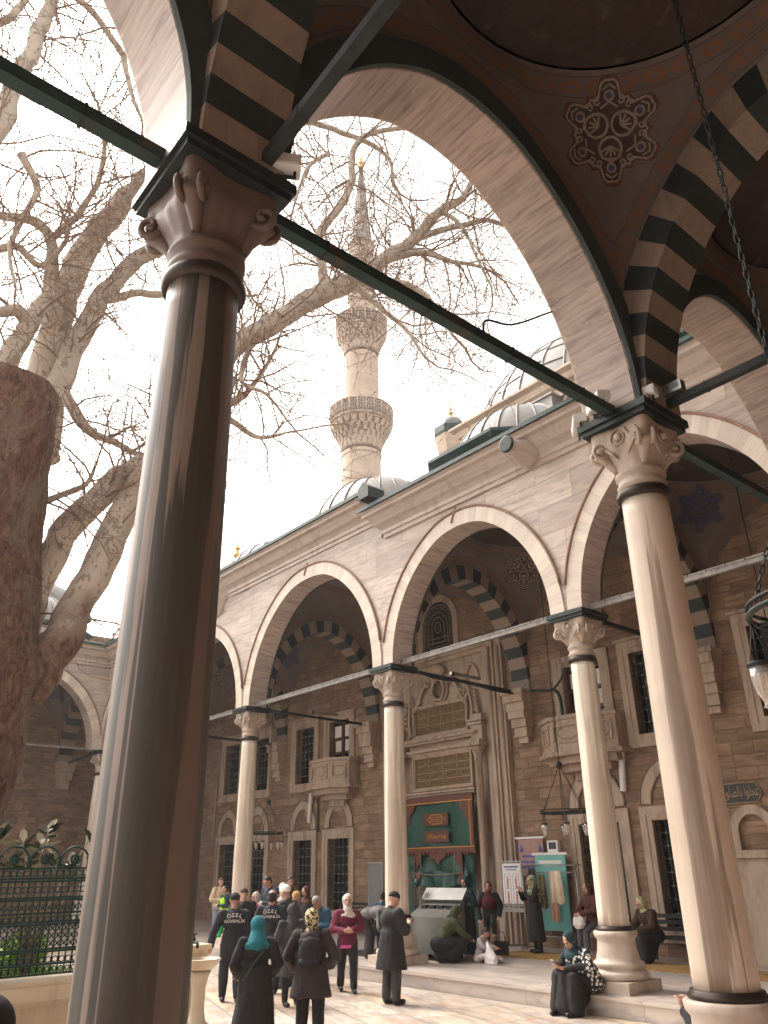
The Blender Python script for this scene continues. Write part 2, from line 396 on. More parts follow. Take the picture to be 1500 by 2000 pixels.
# bark
def bark(name,c,spots,amt):
    t=NT(name); v=t.map((1,1,.6)); vo=t.new('ShaderNodeTexNoise',Scale=8.0,Detail=5,Roughness=.55,Distortion=.8); t.t.links.new(v,vo.inputs['Vector'])
    f=t.noise(t.map(),1.5,6)
    col=t.ramp(f,[(.3,tuple(x*.8 for x in c)),(.7,tuple(x*1.15 for x in c))])
    col=t.mix(t.math('MULTIPLY',t.ramp(vo.outputs['Fac'],[(.56,0.),(.60,1.)]),amt),col,spots)
    if amt>0:
        sp=t.new('ShaderNodeSeparateXYZ'); t.t.links.new(t.co.outputs['Object'],sp.inputs[0])
        zz=t.math('ADD',sp.outputs[2],t.math('MULTIPLY',t.noise(t.map(),2.0,5),1.6))
        col=t.mix(t.ramp(t.math('MULTIPLY',zz,.1),[(.56,1.),(.66,0.)]),col,t.ramp(vo.outputs['Fac'],[(.35,(.06,.035,.027)),(.6,(.22,.14,.10))]))
    t.bump(vo.outputs['Fac'],.5,.03); return t.fin(col,.85)
M['bark']=bark('plane_bark',(.52,.45,.375),(.19,.145,.11),.65)
M['twig']=plain('twig_bark',(.29,.205,.155),.85,0,.25,3)
def trunkm():
    t=NT('old_trunk_bark'); v=t.map((1,1,.5))
    f=t.noise(v,1.4,8,.7,.6); g=t.noise(t.map((1.3,1.3,.6)),7,8,.75,.8); h=t.noise(t.map((1,1,.7)),16,5,.6,1.2)
    col=t.ramp(g,[(.30,(.045,.025,.019)),(.44,(.13,.066,.045)),(.55,(.21,.12,.08)),(.72,(.30,.215,.16))])
    col=t.mix(t.math('MULTIPLY',t.ramp(f,[(.50,0.),(.60,1.)]),.65),col,(.26,.21,.165))
    col=t.mix(t.ramp(h,[(.60,0.),(.64,.8)]),col,(.055,.032,.025))
    t.bump(t.math('ADD',t.math('MULTIPLY',h,.6),g),1.0,.06); return t.fin(col,.92)
M['trunk']=trunkm()
M['bud']=plain('plane_tree_buds',(.30,.17,.08),.8,0,.4,3)
M['leafy']=plain('young_plane_leaves',(.30,.28,.06),.7,0,.3,3)
M['fence']=plain('green_cast_iron',(.006,.040,.034),.45,.2,.4,9)
M['fencebase']=marble('fence_base_marble',(.66,.56,.42),(.42,.32,.24),(.7,.7,4),vein=.4,rough=.5,stain=(.36,.25,.17,.5))
M['soil']=plain('soil',(.10,.08,.05),.9,0,.3,3)
M['grass']=plain('grass_blades',(.21,.34,.04),.7,0,.4,2)
M['leafdark']=plain('magnolia_leaf',(.035,.065,.03),.35,0,.3,5)
M['leafpale']=plain('magnolia_leaf_underside',(.45,.42,.30),.5,0,.2,5)
M['petal']=plain('cream_flower_petal',(.75,.62,.50),.5,0,.1,5)

M['drip']=plain('reddish_stained_moulding',(.27,.16,.12),.7,0,.3,3)
# ======================= ARCHITECTURE =======================================
ZP=.27      # platform height
ZS=6.62     # springing
def crown(u,a):
    w=.35*a
    return (u*u/w+w)/2 if u<w else u
def arc(a,h,d=0.0,n=24):
    """pointed arch, half span a, rise h; offset outward by d. -> [(u,z)] left to right (z above springing)"""
    e=(h*h-a*a)/(2*a); r=a+e+d
    t1=math.acos(max(-1,min(1,e/r)))
    pts=[]
    for i in range(n+1):
        t=t1*i/n; u=-(r*cos(t)-e); 
        if i==n: u=0.0
        us=crown(abs(u),a); pts.append((u,math.sqrt(max(0,r*r-(us+e)**2)) if abs(u)<.35*a else r*sin(t)))
    return pts+[(-u,z) for (u,z) in pts[-2::-1]]
def arcz(a,h,d,u):
    e=(h*h-a*a)/(2*a); r=a+e+d; u=abs(u)
    if u>=a+d: return 0.0
    return math.sqrt(max(0,r*r-(crown(u,a)+e)**2))
def voussoirs(T,a,h,w0,w1,nv,name,mats,parent,zs,d=0.0,d2=None,alt=False,stilt=0.0):
    """soffit between w0,w1 (and, with d2, a solid ring with faces). T(u,w,z)."""
    mb=MB(); tone=[]; joint=[]; vu=[]; vw=[]; La=(a+h)*1.6
    P=arc(a,h,d,40); Q=arc(a,h,d2,40) if d2 is not None else None
    def samp(L,t):
        x=t*(len(L)-1); i=min(int(x),len(L)-2); f=x-i
        return (L[i][0]*(1-f)+L[i+1][0]*f, L[i][1]*(1-f)+L[i+1][1]*f)
    rnd=random.Random(int(a*100)+nv)
    for k in range(nv):
        tn=rnd.random(); mi=(k%2) if alt else 0
        ts=[(k+q)/nv for q in (0,.035,.5,.965,1)]; js=(1,0,0,0,1)
        base=len(mb.v)
        for t,jv in zip(ts,js):
            u,z=samp(P,t)
            row=[T(u,w0,zs+z),T(u,w1,zs+z)]
            if Q:
                u2,z2=samp(Q,t); row+=[T(u2,w1,zs+z2),T(u2,w0,zs+z2)]
            for q_,p in enumerate(row): mb.v.append(tuple(p)); tone.append(tn); joint.append(jv); vu.append(t*La); vw.append((w0,w1,w1+.35,w0-.35)[q_] if Q else (w0,w1)[q_])
        c=4 if Q else 2
        for i in range(4):
            for j in range(c if Q else 1):
                j2=(j+1)%c
                mb.f.append((base+i*c+j,base+i*c+j2,base+(i+1)*c+j2,base+(i+1)*c+j)); mb.m.append(mi); mb.sm.append(False)
    return mb.build(name,mats,parent,attr={'tone':tone,'joint':joint,'vu':vu,'vw':vw})
def arcade(T,bays,wf,wb,ztops,name,label,mats,group=None,vis=None,nv=21,inner=True,cat='arcade'):
    """bays: list of (u0,u1,apex z). wf = courtyard side w, wb = vault side w (wb>wf)."""
    root=empty(name,label=label,cat=cat,group=group)
    mw=MB(); HP=.37
    for i,(u0,u1,za) in enumerate(bays):
        zt=ztops[i]; c=(u0+u1)/2; a=(u1-u0)/2-HP; h=za-ZS
        P=[(c+u,ZS+z) for (u,z) in arc(a,h,0,20)]
        ed=[(u0,ZS)]+P+[(u1,ZS)]
        for w in (wf,wb):
            pts=[(u0,ZS),(u0+HP,ZS)]+P[1:-1]+[(u1-HP,ZS),(u1,ZS)]
            for (ua,zA),(ub,zB) in zip(pts[:-1],pts[1:]):
                mw.quad(T(ua,w,zA),T(ub,w,zB),T(ub,w,zt),T(ua,w,zt))
        mw.quad(T(u0,wf,zt),T(u1,wf,zt),T(u1,wb,zt),T(u0,wb,zt))
        for uu in ((u0,u0+HP),(u1-HP,u1)): mw.quad(T(uu[0],wf,ZS),T(uu[1],wf,ZS),T(uu[1],wb,ZS),T(uu[0],wb,ZS))
        for uu in (u0,u1): mw.quad(T(uu,wf,zt-.9),T(uu,wb,zt-.9),T(uu,wb,zt),T(uu,wf,zt))
    mw.build('wall',mats['wall'],root)
    for i,(u0,u1,za) in enumerate(bays):
        c=(u0+u1)/2; a=(u1-u0)/2-HP; h=za-ZS
        Tc=lambda u,w,z,c=c: T(c+u,w,z)
        n=nv+ (4 if a>2.7 else 0)
        voussoirs(Tc,a-.012,h-.012,wf-.02,wb-(.0 if not inner else .0),n,'arch_soffit',M['intrados'],root,ZS)
        if vis is None or i in vis:
            av=voussoirs(Tc,a-.012,h-.012,wf-.035,wf+.02,n*2,'archivolt',M['intradosL'],root,ZS,0,.34)
            m=MB(); Q=arc(a,h,.36,24)
            m.tube([Tc(u,wf-.045,ZS+z) for (u,z) in Q[3:-3]],.030,6)
            # keystone fillet: a small S curve across the ring
            m.tube([Tc(-.10+.16*sin(t*2.6-1.3)*.5,wf-.05,ZS+h+.01+.36*t) for t in [k/8 for k in range(9)]],.022,6)
            m.build('drip_moulding',M['drip'],av)
        if inner:
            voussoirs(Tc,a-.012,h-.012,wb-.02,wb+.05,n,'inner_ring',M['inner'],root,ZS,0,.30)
    return root
CORN=[(0,0),(.06,0),(.06,.10),(.10,.12),(.10,.22),(.16,.30),(.24,.36),(.30,.46),(.36,.56),(.46,.60),(.46,.68),(.50,.70),(.50,.76)]
GUT=[(.52,.745),(.57,.745),(.57,.84),(.52,.86),(.0,.88)]
# ---- structure: ground --------------------------------------------------
def struct(mb,name,mat):
    o=mb.build(name,mat); o['kind']='structure'; return o
g=MB(); g.quad((-300,-300,-.004),(300,-300,-.004),(300,300,-.004),(-300,300,-.004)); struct(g,'ground',M['soil'])
g=MB(); g.quad((-32.3,-40,0),(-4.9,-40,0),(-4.9,11.7,0),(-32.3,11.7,0)); struct(g,'courtyard_paving',M['paving'])
g=MB()
def platbox(x0,x1,y0,y1):
    g.box(x0,x1,y0,y1,-.02,ZP-.05); g.box(x0-(.03 if x0>-20 else 0),x1+(.03 if x1<-20 else 0),y0-.03,y1,ZP-.05,ZP)
platbox(-38,.6,11.75,17.3); 
g.box(-4.75,.6,-40,11.75,-.02,ZP-.05); g.box(-4.78,.6,-40,11.715,ZP-.05,ZP)
g.box(-38,-32.3,-40,11.75,-.02,ZP-.05); g.box(-38,-32.27,-40,11.715,ZP-.05,ZP)
struct(g,'platform',M['platform'])
TX=lambda u,w,z: Vector((u,w,z))            # facade arcade: along X, courtyard side = -Y
TR=lambda u,w,z: Vector((-w,u,z))           # right arcade: along Y; w=-x (courtyard side has larger -x => smaller w?) see below
TRi=lambda u,w,z: Vector((w,u,z))
XG,XF,XE,XD,XC,XK=-32.8,-26.9,-21.2,-14.5,-8.9,-3.95
YK=12.45
bx=[(XG,XF,9.53),(XF,XE,9.53),(XE,XD,9.96),(XD,XC,9.53),(XC,XK,9.53)]
amats=dict(wall=M['facade'])
FA=arcade(TX,bx,12.15,12.75,[10.0,10.0,10.5,10.0,10.0],'facade_arcade','pale marble arcade with five pointed arches along the front of the mosque',amats,cat='arcade')
bY=[(-8.63,-3.43,9.5),(-3.43,1.77,9.5),(1.77,6.97,9.5),(6.97,12.17,9.5)]
def TRt(u,w,z): return Vector((w,u,z))
# right arcade: courtyard face x=-4.27, vault face x=-3.63
RA=arcade(TRt,bY,-4.27,-3.63,[10.0]*4,'courtyard_arcade','near marble arcade whose wide arch frames the minaret',dict(wall=M['facade_y']),vis=[0,1,2,3])
def TLt(u,w,z): return Vector((-37.0-w,u,z))      # left wing, mirrored: face x=-32.5 -> w=-4.5
LA=arcade(lambda u,w,z: Vector((-36.77-w,u,z)),[(-3.43,1.77,9.5),(1.77,6.97,9.5),(6.97,12.17,9.5)],-4.27,-3.63,[10.0]*3,'side_arcade','far marble arcade on the left side of the court behind the plane tree',dict(wall=M['facade_y']))
for r_ in (RA,):
    m=MB(); m.box(-4.27,-3.63,12.17,12.148,10.0,9.0); 
# pier masonry closing corners
m=MB(); m.box(-4.27,-3.58,12.172,12.76,ZS,10.0); m.build('corner_pier',M['facade'],RA)
m=MB(); m.box(-33.14,-32.5,12.172,12.76,ZS,10.0); m.build('corner_pier',M['facade'],LA)
# ---- cornices
def cornice(path,z,root,mat=M['cornice'],g=True):
    m=MB(); m.sweep([(o,z+h) for (o,h) in CORN],path); m.build('cornice',mat,root)
    if g:
        m=MB(); m.sweep([(o,z+h) for (o,h) in GUT],path); m.build('gutter',M['gutter'],root)
yf=12.15
cornice([(-32.5-.0,yf,0,-1),(-23.3,yf,0,-1)],9.95,FA)
cornice([(-14.3,yf,-1,-1),(-4.27,yf,0,-1)],9.95,FA)
# raised central part, its left end curls down
s=[]
raised=[(-22.5,yf+.02,0,-1),(-14.62,yf+.02,0,-1)]
m=MB(); m.sweep([(o,10.48+h) for (o,h) in CORN],raised)
# left end: curved drop
rows=[]
for (o,h) in CORN:
    row=[]
    for k in range(15):
        t=k/14; ang=t*PI/2
        if t<.5: cxx=-22.5-.45*sin(t*PI)*(1+h*.9); zz=10.48+h-.27*(1-cos(t*PI))
        else: cxx=-22.5-.45*(1+h*.9)-.45*(1-sin(t*PI)) ; zz=10.48+h-.27*(1-cos(t*PI))
        row.append((cxx,yf+.02-o,zz-.0))
    rows.append(row)
m.grid(rows,0,True,True)
for (a,b) in zip(CORN[:-1],CORN[1:]):
    m.quad((-14.62,yf+.02-a[0],10.48+a[1]),(-14.62,yf+.02-b[0],10.48+b[1]),(-14.62,yf+.5,10.48+b[1]),(-14.62,yf+.5,10.48+a[1]))
m.build('raised_cornice',M['cornice'],FA)
m=MB(); m.sweep([(o,10.48+h) for (o,h) in GUT],raised)
rows=[]
for (o,h) in GUT[:-1]:
    row=[]
    for k in range(15):
        t=k/14
        if t<.5: cxx=-22.5-.45*sin(t*PI)*(1+h*.9)
        else: cxx=-22.5-.45*(1+h*.9)-.45*(1-sin(t*PI))
        row.append((cxx,yf+.02-o,10.48+h-.27*(1-cos(t*PI))))
    rows.append(row)
m.grid(rows,0,True,True); m.build('gutter',M['gutter'],FA)
# block infill above spandrels up to the roof
m=MB(); m.box(-23.2,-14.64,12.19,12.7,10.0,11.3); m.build('parapet',M['facade'],FA)
# rain spouts: one metal box at the step, one carved stone
sp=MB(); sp.box(-14.62,-14.2,11.45,12.0,10.95,11.25); sp.add([(-14.62,11.45,11.25),(-14.2,11.45,11.25),(-14.41,11.45,11.42),(-14.62,12.0,11.25),(-14.2,12.0,11.25),(-14.41,12.0,11.42)],[(0,1,2),(3,5,4),(0,2,5,3),(1,4,5,2)])
sp.build('rain_hopper',M['leadsheet'],FA)
sp=MB(); sp.lathe([(.30,-.45),(.30,0),(.24,.22),(.17,.42),(.16,.62)],(-9.35,11.95,10.28),20,0,M=Matrix.Rotation(PI/2,4,'X')); so=sp.build('rain_spout',M['cornice'],FA)
sp=MB(); sp.lathe([(.165,.60),(.19,.61),(.19,.66),(.165,.67)],(-9.35,11.95,10.28),16,0,M=Matrix.Rotation(PI/2,4,'X')); sp.build('spout_mouth',M['leadsheet'],so)
cornice([(-4.27,12.15,-1,0),(-4.27,-8.6,-1,0)],9.95,RA)
cornice([(-32.5,-3.43,1,0),(-32.5,12.15,1,0)],9.95,LA)
# ---- vaults ---------------------------------------------------------------
from mathutils.bvhtree import BVHTree
BV=[None]
def bay_surface(x0,x1,y0,y1,sides,zc,r):
    """returns S(theta,s)->Vector, edge function. sides: dict '+x','-x','+y','-y' -> (a,h,d) arch on that side"""
    cx=(x0+x1)/2; cy=(y0+y1)/2; hx=(x1-x0)/2; hy=(y1-y0)/2
    def edge(th):
        c,s_=cos(th),sin(th); t=min(hx/abs(c) if abs(c)>1e-6 else 1e9, hy/abs(s_) if abs(s_)>1e-6 else 1e9)
        x,y=c*t,s_*t
        if hx-abs(x)<1e-5: a,h,d=sides['+x' if x>0 else '-x']; z=arcz(a,h,d,y)
        else: a,h,d=sides['+y' if y>0 else '-y']; z=arcz(a,h,d,x)
        return x,y,ZS+z
    def S(th,s):
        x,y,z=edge(th); rho=math.hypot(x,y); cr=(r*cos(th),r*sin(th))
        k=1-s; q=.35*s+.65*math.sqrt(max(0,1-k*k))
        if zc-z<.8: q=s
        return Vector((cx+x+(cr[0]-x)*s,cy+y+(cr[1]-y)*s,z+(zc-z)*q))
    return S,edge,(cx,cy,hx,hy)
def medallion(S,thc,s0,parent,size=1.0,dth=.30,ds=.30,lift=.012,hi=True,cen=None,dark=False):
    """star shaped floral painting; local (p,q) in [-1,1] -> surface parameters"""
    ctr=cen; C0=S(thc,s0); n0=(ctr-C0).normalized(); rad=Vector((cos(thc),sin(thc),0))
    e1=Vector((-sin(thc),cos(thc),0)); e2=n0.cross(e1).normalized()
    if e2.z<0: e2=-e2
    RM=.60*size
    def W(p,q,l):
        X=C0+e1*(p*RM)+e2*(q*RM); dirn=(X-ctr).normalized()
        hit,nr,ix,ds_=BV[0].ray_cast(ctr,dirn)
        if hit is None: hit=X
        return hit-dirn*l
    def shape(fr,n,l,mb,mi,rings=4):
        b=len(mb.v); mb.v.append(tuple(W(0,0,l)))
        for k in range(1,rings+1):
            for i in range(n):
                a=2*PI*i/n; R=fr(a)*k/rings; mb.v.append(tuple(W(R*cos(a),R*sin(a),l)))
        for i in range(n): mb.f.append((b,b+1+i,b+1+(i+1)%n)); mb.m.append(mi); mb.sm.append(True)
        for k in range(rings-1):
            for i in range(n):
                a0=b+1+k*n; a1=a0+n; mb.f.append((a0+i,a1+i,a1+(i+1)%n,a0+(i+1)%n)); mb.m.append(mi); mb.sm.append(True)
    def line(pts,w,l,mb,mi,closed=False):
        n=len(pts); L=[]; 
        for i in range(n):
            p0=pts[(i-1)%n] if (closed or i>0) else pts[i]; p1=pts[(i+1)%n] if (closed or i<n-1) else pts[i]
            dx,dy=p1[0]-p0[0],p1[1]-p0[1]; m_=math.hypot(dx,dy) or 1; nx,ny=-dy/m_,dx/m_
            L.append((W(pts[i][0]+nx*w,pts[i][1]+ny*w,l),W(pts[i][0]-nx*w,pts[i][1]-ny*w,l)))
        if closed: L.append(L[0])
        b=len(mb.v)
        for a_,b_ in L: mb.v+= [tuple(a_),tuple(b_)]
        for i in range(len(L)-1): mb.f.append((b+2*i,b+2*i+1,b+2*i+3,b+2*i+2)); mb.m.append(mi); mb.sm.append(True)
    mb=MB()
    out=lambda a: .78+.16*cos(6*(a-PI/2))+.05*cos(18*a)+.04*cos(12*a)
    shape(lambda a: out(a)+.10,72,lift,mb,0)
    shape(lambda a: out(a)+.02,72,lift+.004,mb,1)
    line([((out(a)+.0)*cos(a),(out(a)+.0)*sin(a)) for a in [2*PI*i/72 for i in range(72)]],.022,lift+.012,mb,2,True)
    # inner hearts
    for k in range(3):
        ac=PI/2+PI+2*PI*k/3
        hp=[]
        for i in range(22):
            t=2*PI*i/22; rr=.21*(1-.25*cos(t)); hp.append((.34*cos(ac)+rr*cos(t+ac)*(1.25 if abs(t-PI)>PI*.7 else 1),.34*sin(ac)+rr*sin(t+ac)))
        line(hp,.026,lift+.014,mb,2,True)
        for j in range(5):
            t=ac+(j-2)*.55; line([(.25*cos(ac),.25*sin(ac)),(.25*cos(ac)+.2*cos(t),.25*sin(ac)+.2*sin(t))],.02,lift+.013,mb,2)
    # scroll ring and rosettes
    for k in range(6):
        ac=PI/2+PI*k/3
        c0=(.66*cos(ac),.66*sin(ac))
        shape_c=lambda a: .075
        line([(c0[0]+.085*cos(t),c0[1]+.085*sin(t)) for t in [2*PI*i/10 for i in range(10)]],.022,lift+.014,mb,2,True)
        line([(c0[0]+.03*cos(t),c0[1]+.03*sin(t)) for t in [2*PI*i/8 for i in range(8)]],.03,lift+.015,mb,3,True)
        for sgn in (-1,1):
            a2=ac+sgn*.36; c1=(.60*cos(a2),.60*sin(a2))
            line([(c1[0]+(.10-.012*i)*cos(sgn*i*.7+ac),c1[1]+(.10-.012*i)*sin(sgn*i*.7+ac)) for i in range(8)],.018,lift+.014,mb,2)
            a3=ac+sgn*.16; line([(.78*cos(a3),.78*sin(a3)),(.86*cos(ac),.86*sin(ac))],.02,lift+.014,mb,2)
            line([(.48*cos(a2),.48*sin(a2)),(.55*cos(ac),.55*sin(ac))],.018,lift+.014,mb,2)
    return mb.build('painted_medallion',[M['ornb'],M['ornd'] if dark else M['ornd'],M['ornbl'] if dark else M['ornw'],M['ornbl']],parent)
def vault(parent,x0,x1,y0,y1,sides,zc=10.35,r=2.05,med=(0,1,2,3),dark=(),capz=1.7):
    S,edge,(cx,cy,hx,hy)=bay_surface(x0,x1,y0,y1,sides,zc,r)
    mb=MB(); NT_=160; NS=14; de=[];dr=[];al=[]
    cor=[math.atan2(sy*hy,sx*hx) for sx,sy in ((1,1),(-1,1),(-1,-1),(1,-1))]
    ths=sorted(set([2*PI*i/NT_-PI for i in range(NT_)]+cor))
    ee=[edge(t) for t in ths]; E3=[Vector(e) for e in ee]
    acc=[0]
    for i in range(1,len(ths)): acc.append(acc[-1]+(E3[i]-E3[i-1]).length)
    # nearest distance to the edge polyline (per quadrant) gives band coordinates
    C3=[(v.x+cx,v.y+cy,v.z) for v in E3]; C3v=[Vector(v) for v in C3]
    nT=len(ths)
    for j in range(NS+1):
        s_=j/NS
        for i,t in enumerate(ths):
            p=S(t,s_); mb.v.append(tuple(p))
            best=1e9;bi=i
            for k in range(-26,27):
                q=C3v[(i+k)%nT]; d=(q-p).length
                if d<best: best=d;bi=(i+k)%nT
            rr=math.hypot(p.x-cx,p.y-cy); dring=math.hypot(rr-r,zc-p.z)
            de.append(best); dr.append(dring); al.append(acc[bi] if best<dring else (t+PI)*r)
    for j in range(NS):
        for i in range(nT):
            i2=(i+1)%nT; mb.f.append((j*nT+i,(j+1)*nT+i,(j+1)*nT+i2,j*nT+i2)); mb.m.append(0); mb.sm.append(True)
    o=mb.build('vault',M['plaster'],parent,attr={'de':de,'dr':dr,'al':al})
    BV[0]=BVHTree.FromPolygons([Vector(v) for v in mb.v],mb.f)
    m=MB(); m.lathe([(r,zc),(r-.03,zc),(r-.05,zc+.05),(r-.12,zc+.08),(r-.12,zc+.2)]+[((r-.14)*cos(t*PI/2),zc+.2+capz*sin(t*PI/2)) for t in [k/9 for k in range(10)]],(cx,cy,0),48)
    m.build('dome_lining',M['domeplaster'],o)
    for k in med:
        c=cor[k]; medallion(S,c,.60,o,cen=Vector((cx,cy,8.0)),dark=(k in dark))
    return o
def striped(T,a,h,w0,w1,nv,parent,d=.36):
    o=voussoirs(T,a,h,w0,w1,nv,'striped_arch',[M['white_v'],M['dark_v']],parent,ZS,0,d,True)
    # plaster/stone above the ring up to the vault
    m=MB(); P=arc(a,h,d-.04,24); zt=10.4
    for w in (w0+.04,w1-.04):
        for (ua,za),(ub,zb) in zip(P[:-1],P[1:]): m.quad(T(ua,w,ZS+za),T(ub,w,ZS+zb),T(ub,w,zt),T(ua,w,zt))
    m.build('arch_infill',M['plaster'],o)
    return o
V=empty('portico_vaults',label='painted domed vaults and dark striped arches roofing the colonnades',cat='vault')
WY=17.3; XW=.6
# transverse arches (facade)
ycen=(12.75+WY)/2; ahalf=(WY-12.75)/2-.12
for x in (XF,XE,XD,XC):
    T=lambda u,w,z,x=x: Vector((x+w,ycen+.05+u,z))
    striped(T,ahalf,2.93,-.30,.30,25,V)
# along the side arcade columns, spanning to the side wall
xcen=(-3.63+XW)/2; bhalf=(XW+3.63)/2-.10
for y in (-3.43,1.77,6.97,12.45):
    T=lambda u,w,z,y=y: Vector((xcen+u,y+w,z))
    striped(T,bhalf,2.95,-.32,.32,29,V,.40)
T=lambda u,w,z: Vector((XK+w,ycen+.05+u,z)); striped(T,ahalf,2.93,-.30,.30,25,V)
Ltr=[6.97,12.45]
for y in Ltr+[1.77]:
    T=lambda u,w,z,y=y: Vector((-35.3+u,y+w,z)); striped(T,2.1,2.9,-.32,.32,23,V,.40)
def sd(a,h,d): return (a,h,d)
for i,(u0,u1,za) in enumerate(bx):
    aa=(u1-u0)/2-.37
    sides={'-y':(aa,za-ZS,.30),'+y':((u1-u0)/2-.42,za-ZS,.36),'-x':(ahalf,2.93,.36),'+x':(ahalf,2.93,.36)}
    vault(V,u0+.28,u1-.28,12.76,WY,sides,10.42 if i!=2 else 10.75,2.05 if i!=2 else 2.15,dark=(0,1,2,3) if i in (1,4) else ())
for (u0,u1,za) in bY[1:]:
    aa=(u1-u0)/2-.37
    sides={'-x':(aa,za-ZS,.30),'+x':(aa,za-ZS,.30),'-y':(bhalf,2.95,.40),'+y':(bhalf,2.95,.40)}
    vault(V,-3.62,XW,u0+.30,u1-.30,sides,10.35,2.0)
vault(V,-3.65,XW,12.78,WY,{'-x':(ahalf,2.93,.36),'+x':(ahalf,2.93,.36),'-y':(bhalf,2.95,.40),'+y':(bhalf,2.95,.40)},10.35,2.0,med=())
for (u0,u1) in ((1.77,6.97),(6.97,12.45)):
    sides={'-x':(2.1,2.9,.36),'+x':(2.2,2.88,.30),'-y':(2.1,2.9,.40),'+y':(2.1,2.9,.40)}
    vault(V,-37.4,-33.15,u0+.30,u1-.30,sides,10.35,2.0,dark=(0,1,2,3))
# flat roof slab and lead
RF=empty('portico_roof',label='lead covered colonnade roof with a row of small ribbed domes',cat='roof')
m=MB(); m.box(-37.5,1.2,12.3,WY+.2,12.15-1.5,10.80-.08+.0); m.box(-4.2,1.2,-9,12.3,10.65,10.72); m.box(-38,-32.6,-5,12.3,10.65,10.72)
m2=MB()
m2.box(-37.5,1.2,12.25,WY+.2,10.74,10.82); m2.box(-4.2,1.2,-9,12.25,10.74,10.82); m2.box(-38,-32.55,-5,12.25,10.74,10.82)
m2.build('roof_deck',M['lead'],RF)
def leaddome(parent,c,zd,R,zc,drum=2.75,n=8,rot=PI/8,ribs=24,a0=None,zb=10.8):
    """polygonal drum with eaves then a ribbed lead dome"""
    dm=MB(); Q=1/cos(PI/n)
    dm.lathe([(drum*Q,zb),(drum*Q,zd-.16)],(c[0],c[1],0),n,0,False,M=Matrix.Rotation(rot,4,'Z'))
    dr=dm.build('drum',M['cornice'],parent)
    ev=MB(); ev.lathe([(drum*Q,zd-.18),(drum*Q+.10,zd-.14),(drum*Q+.20,zd-.06),(drum*Q+.20,zd+.02),(drum*Q+.02,zd+.06)],(c[0],c[1],0),n,0,False,M=Matrix.Rotation(rot,4,'Z'))
    ev.build('eaves',M['gutter'],dr)
    d=MB(); t0=math.asin(max(-.9,min(.9,(zd-zc)/R)))
    prof=[(R*cos(t0)+.12,zd+.03)]+[(R*cos(t),zc+R*sin(t)) for t in [t0+(PI/2-t0)*k/14 for k in range(15)]]
    d.lathe(prof,(c[0],c[1],0),48)
    do=d.build('dome',M['lead'],parent)
    s_=MB()
    for k in range(ribs):
        a=2*PI*(k+.3)/ribs; tt=t0
        s_.tube([(c[0]+(R+.012)*cos(t)*cos(a),c[1]+(R+.012)*cos(t)*sin(a),zc+(R+.012)*sin(t)) for t in [t0+(PI/2*.93-t0)*q/8 for q in range(9)]],.03,4,0,False)
    s_.build('seam',M['leadseam'],do)
    return do
def finial(parent,c,z,h,mat=None):
    f=MB(); f.lathe([(.10*h,0),(.14*h,.04*h),(.05*h,.12*h),(.05*h,.18*h),(.15*h,.28*h),(.16*h,.34*h),(.05*h,.44*h),(.04*h,.5*h),(.10*h,.56*h),(.10*h,.60*h),(.03*h,.68*h),(.025*h,.75*h),(.05*h,.79*h),(.02*h,.84*h),(.001,1.0*h)],(c[0],c[1],z),12)
    return f.build('finial',mat or M['gold'],parent)
for (x,R,zd) in ((-29.85,2.1,11.55),(-24.05,2.1,11.55),(-17.85,2.34,11.72),(-11.7,2.05,11.62),(-6.4,2.0,11.5)):
    leaddome(RF,(x,14.93),zd,R,11.45,2.45 if x!=-17.85 else 2.6)
for y in (4.37,9.57): leaddome(RF,(-1.5,y),11.75,1.95,11.3,2.1)
for y in (4.37,9.6): leaddome(RF,(-35.3,y),11.7,2.0,11.3,2.1); 
leaddome(RF,(-35.3,14.93),11.7,2.0,11.3,2.1)
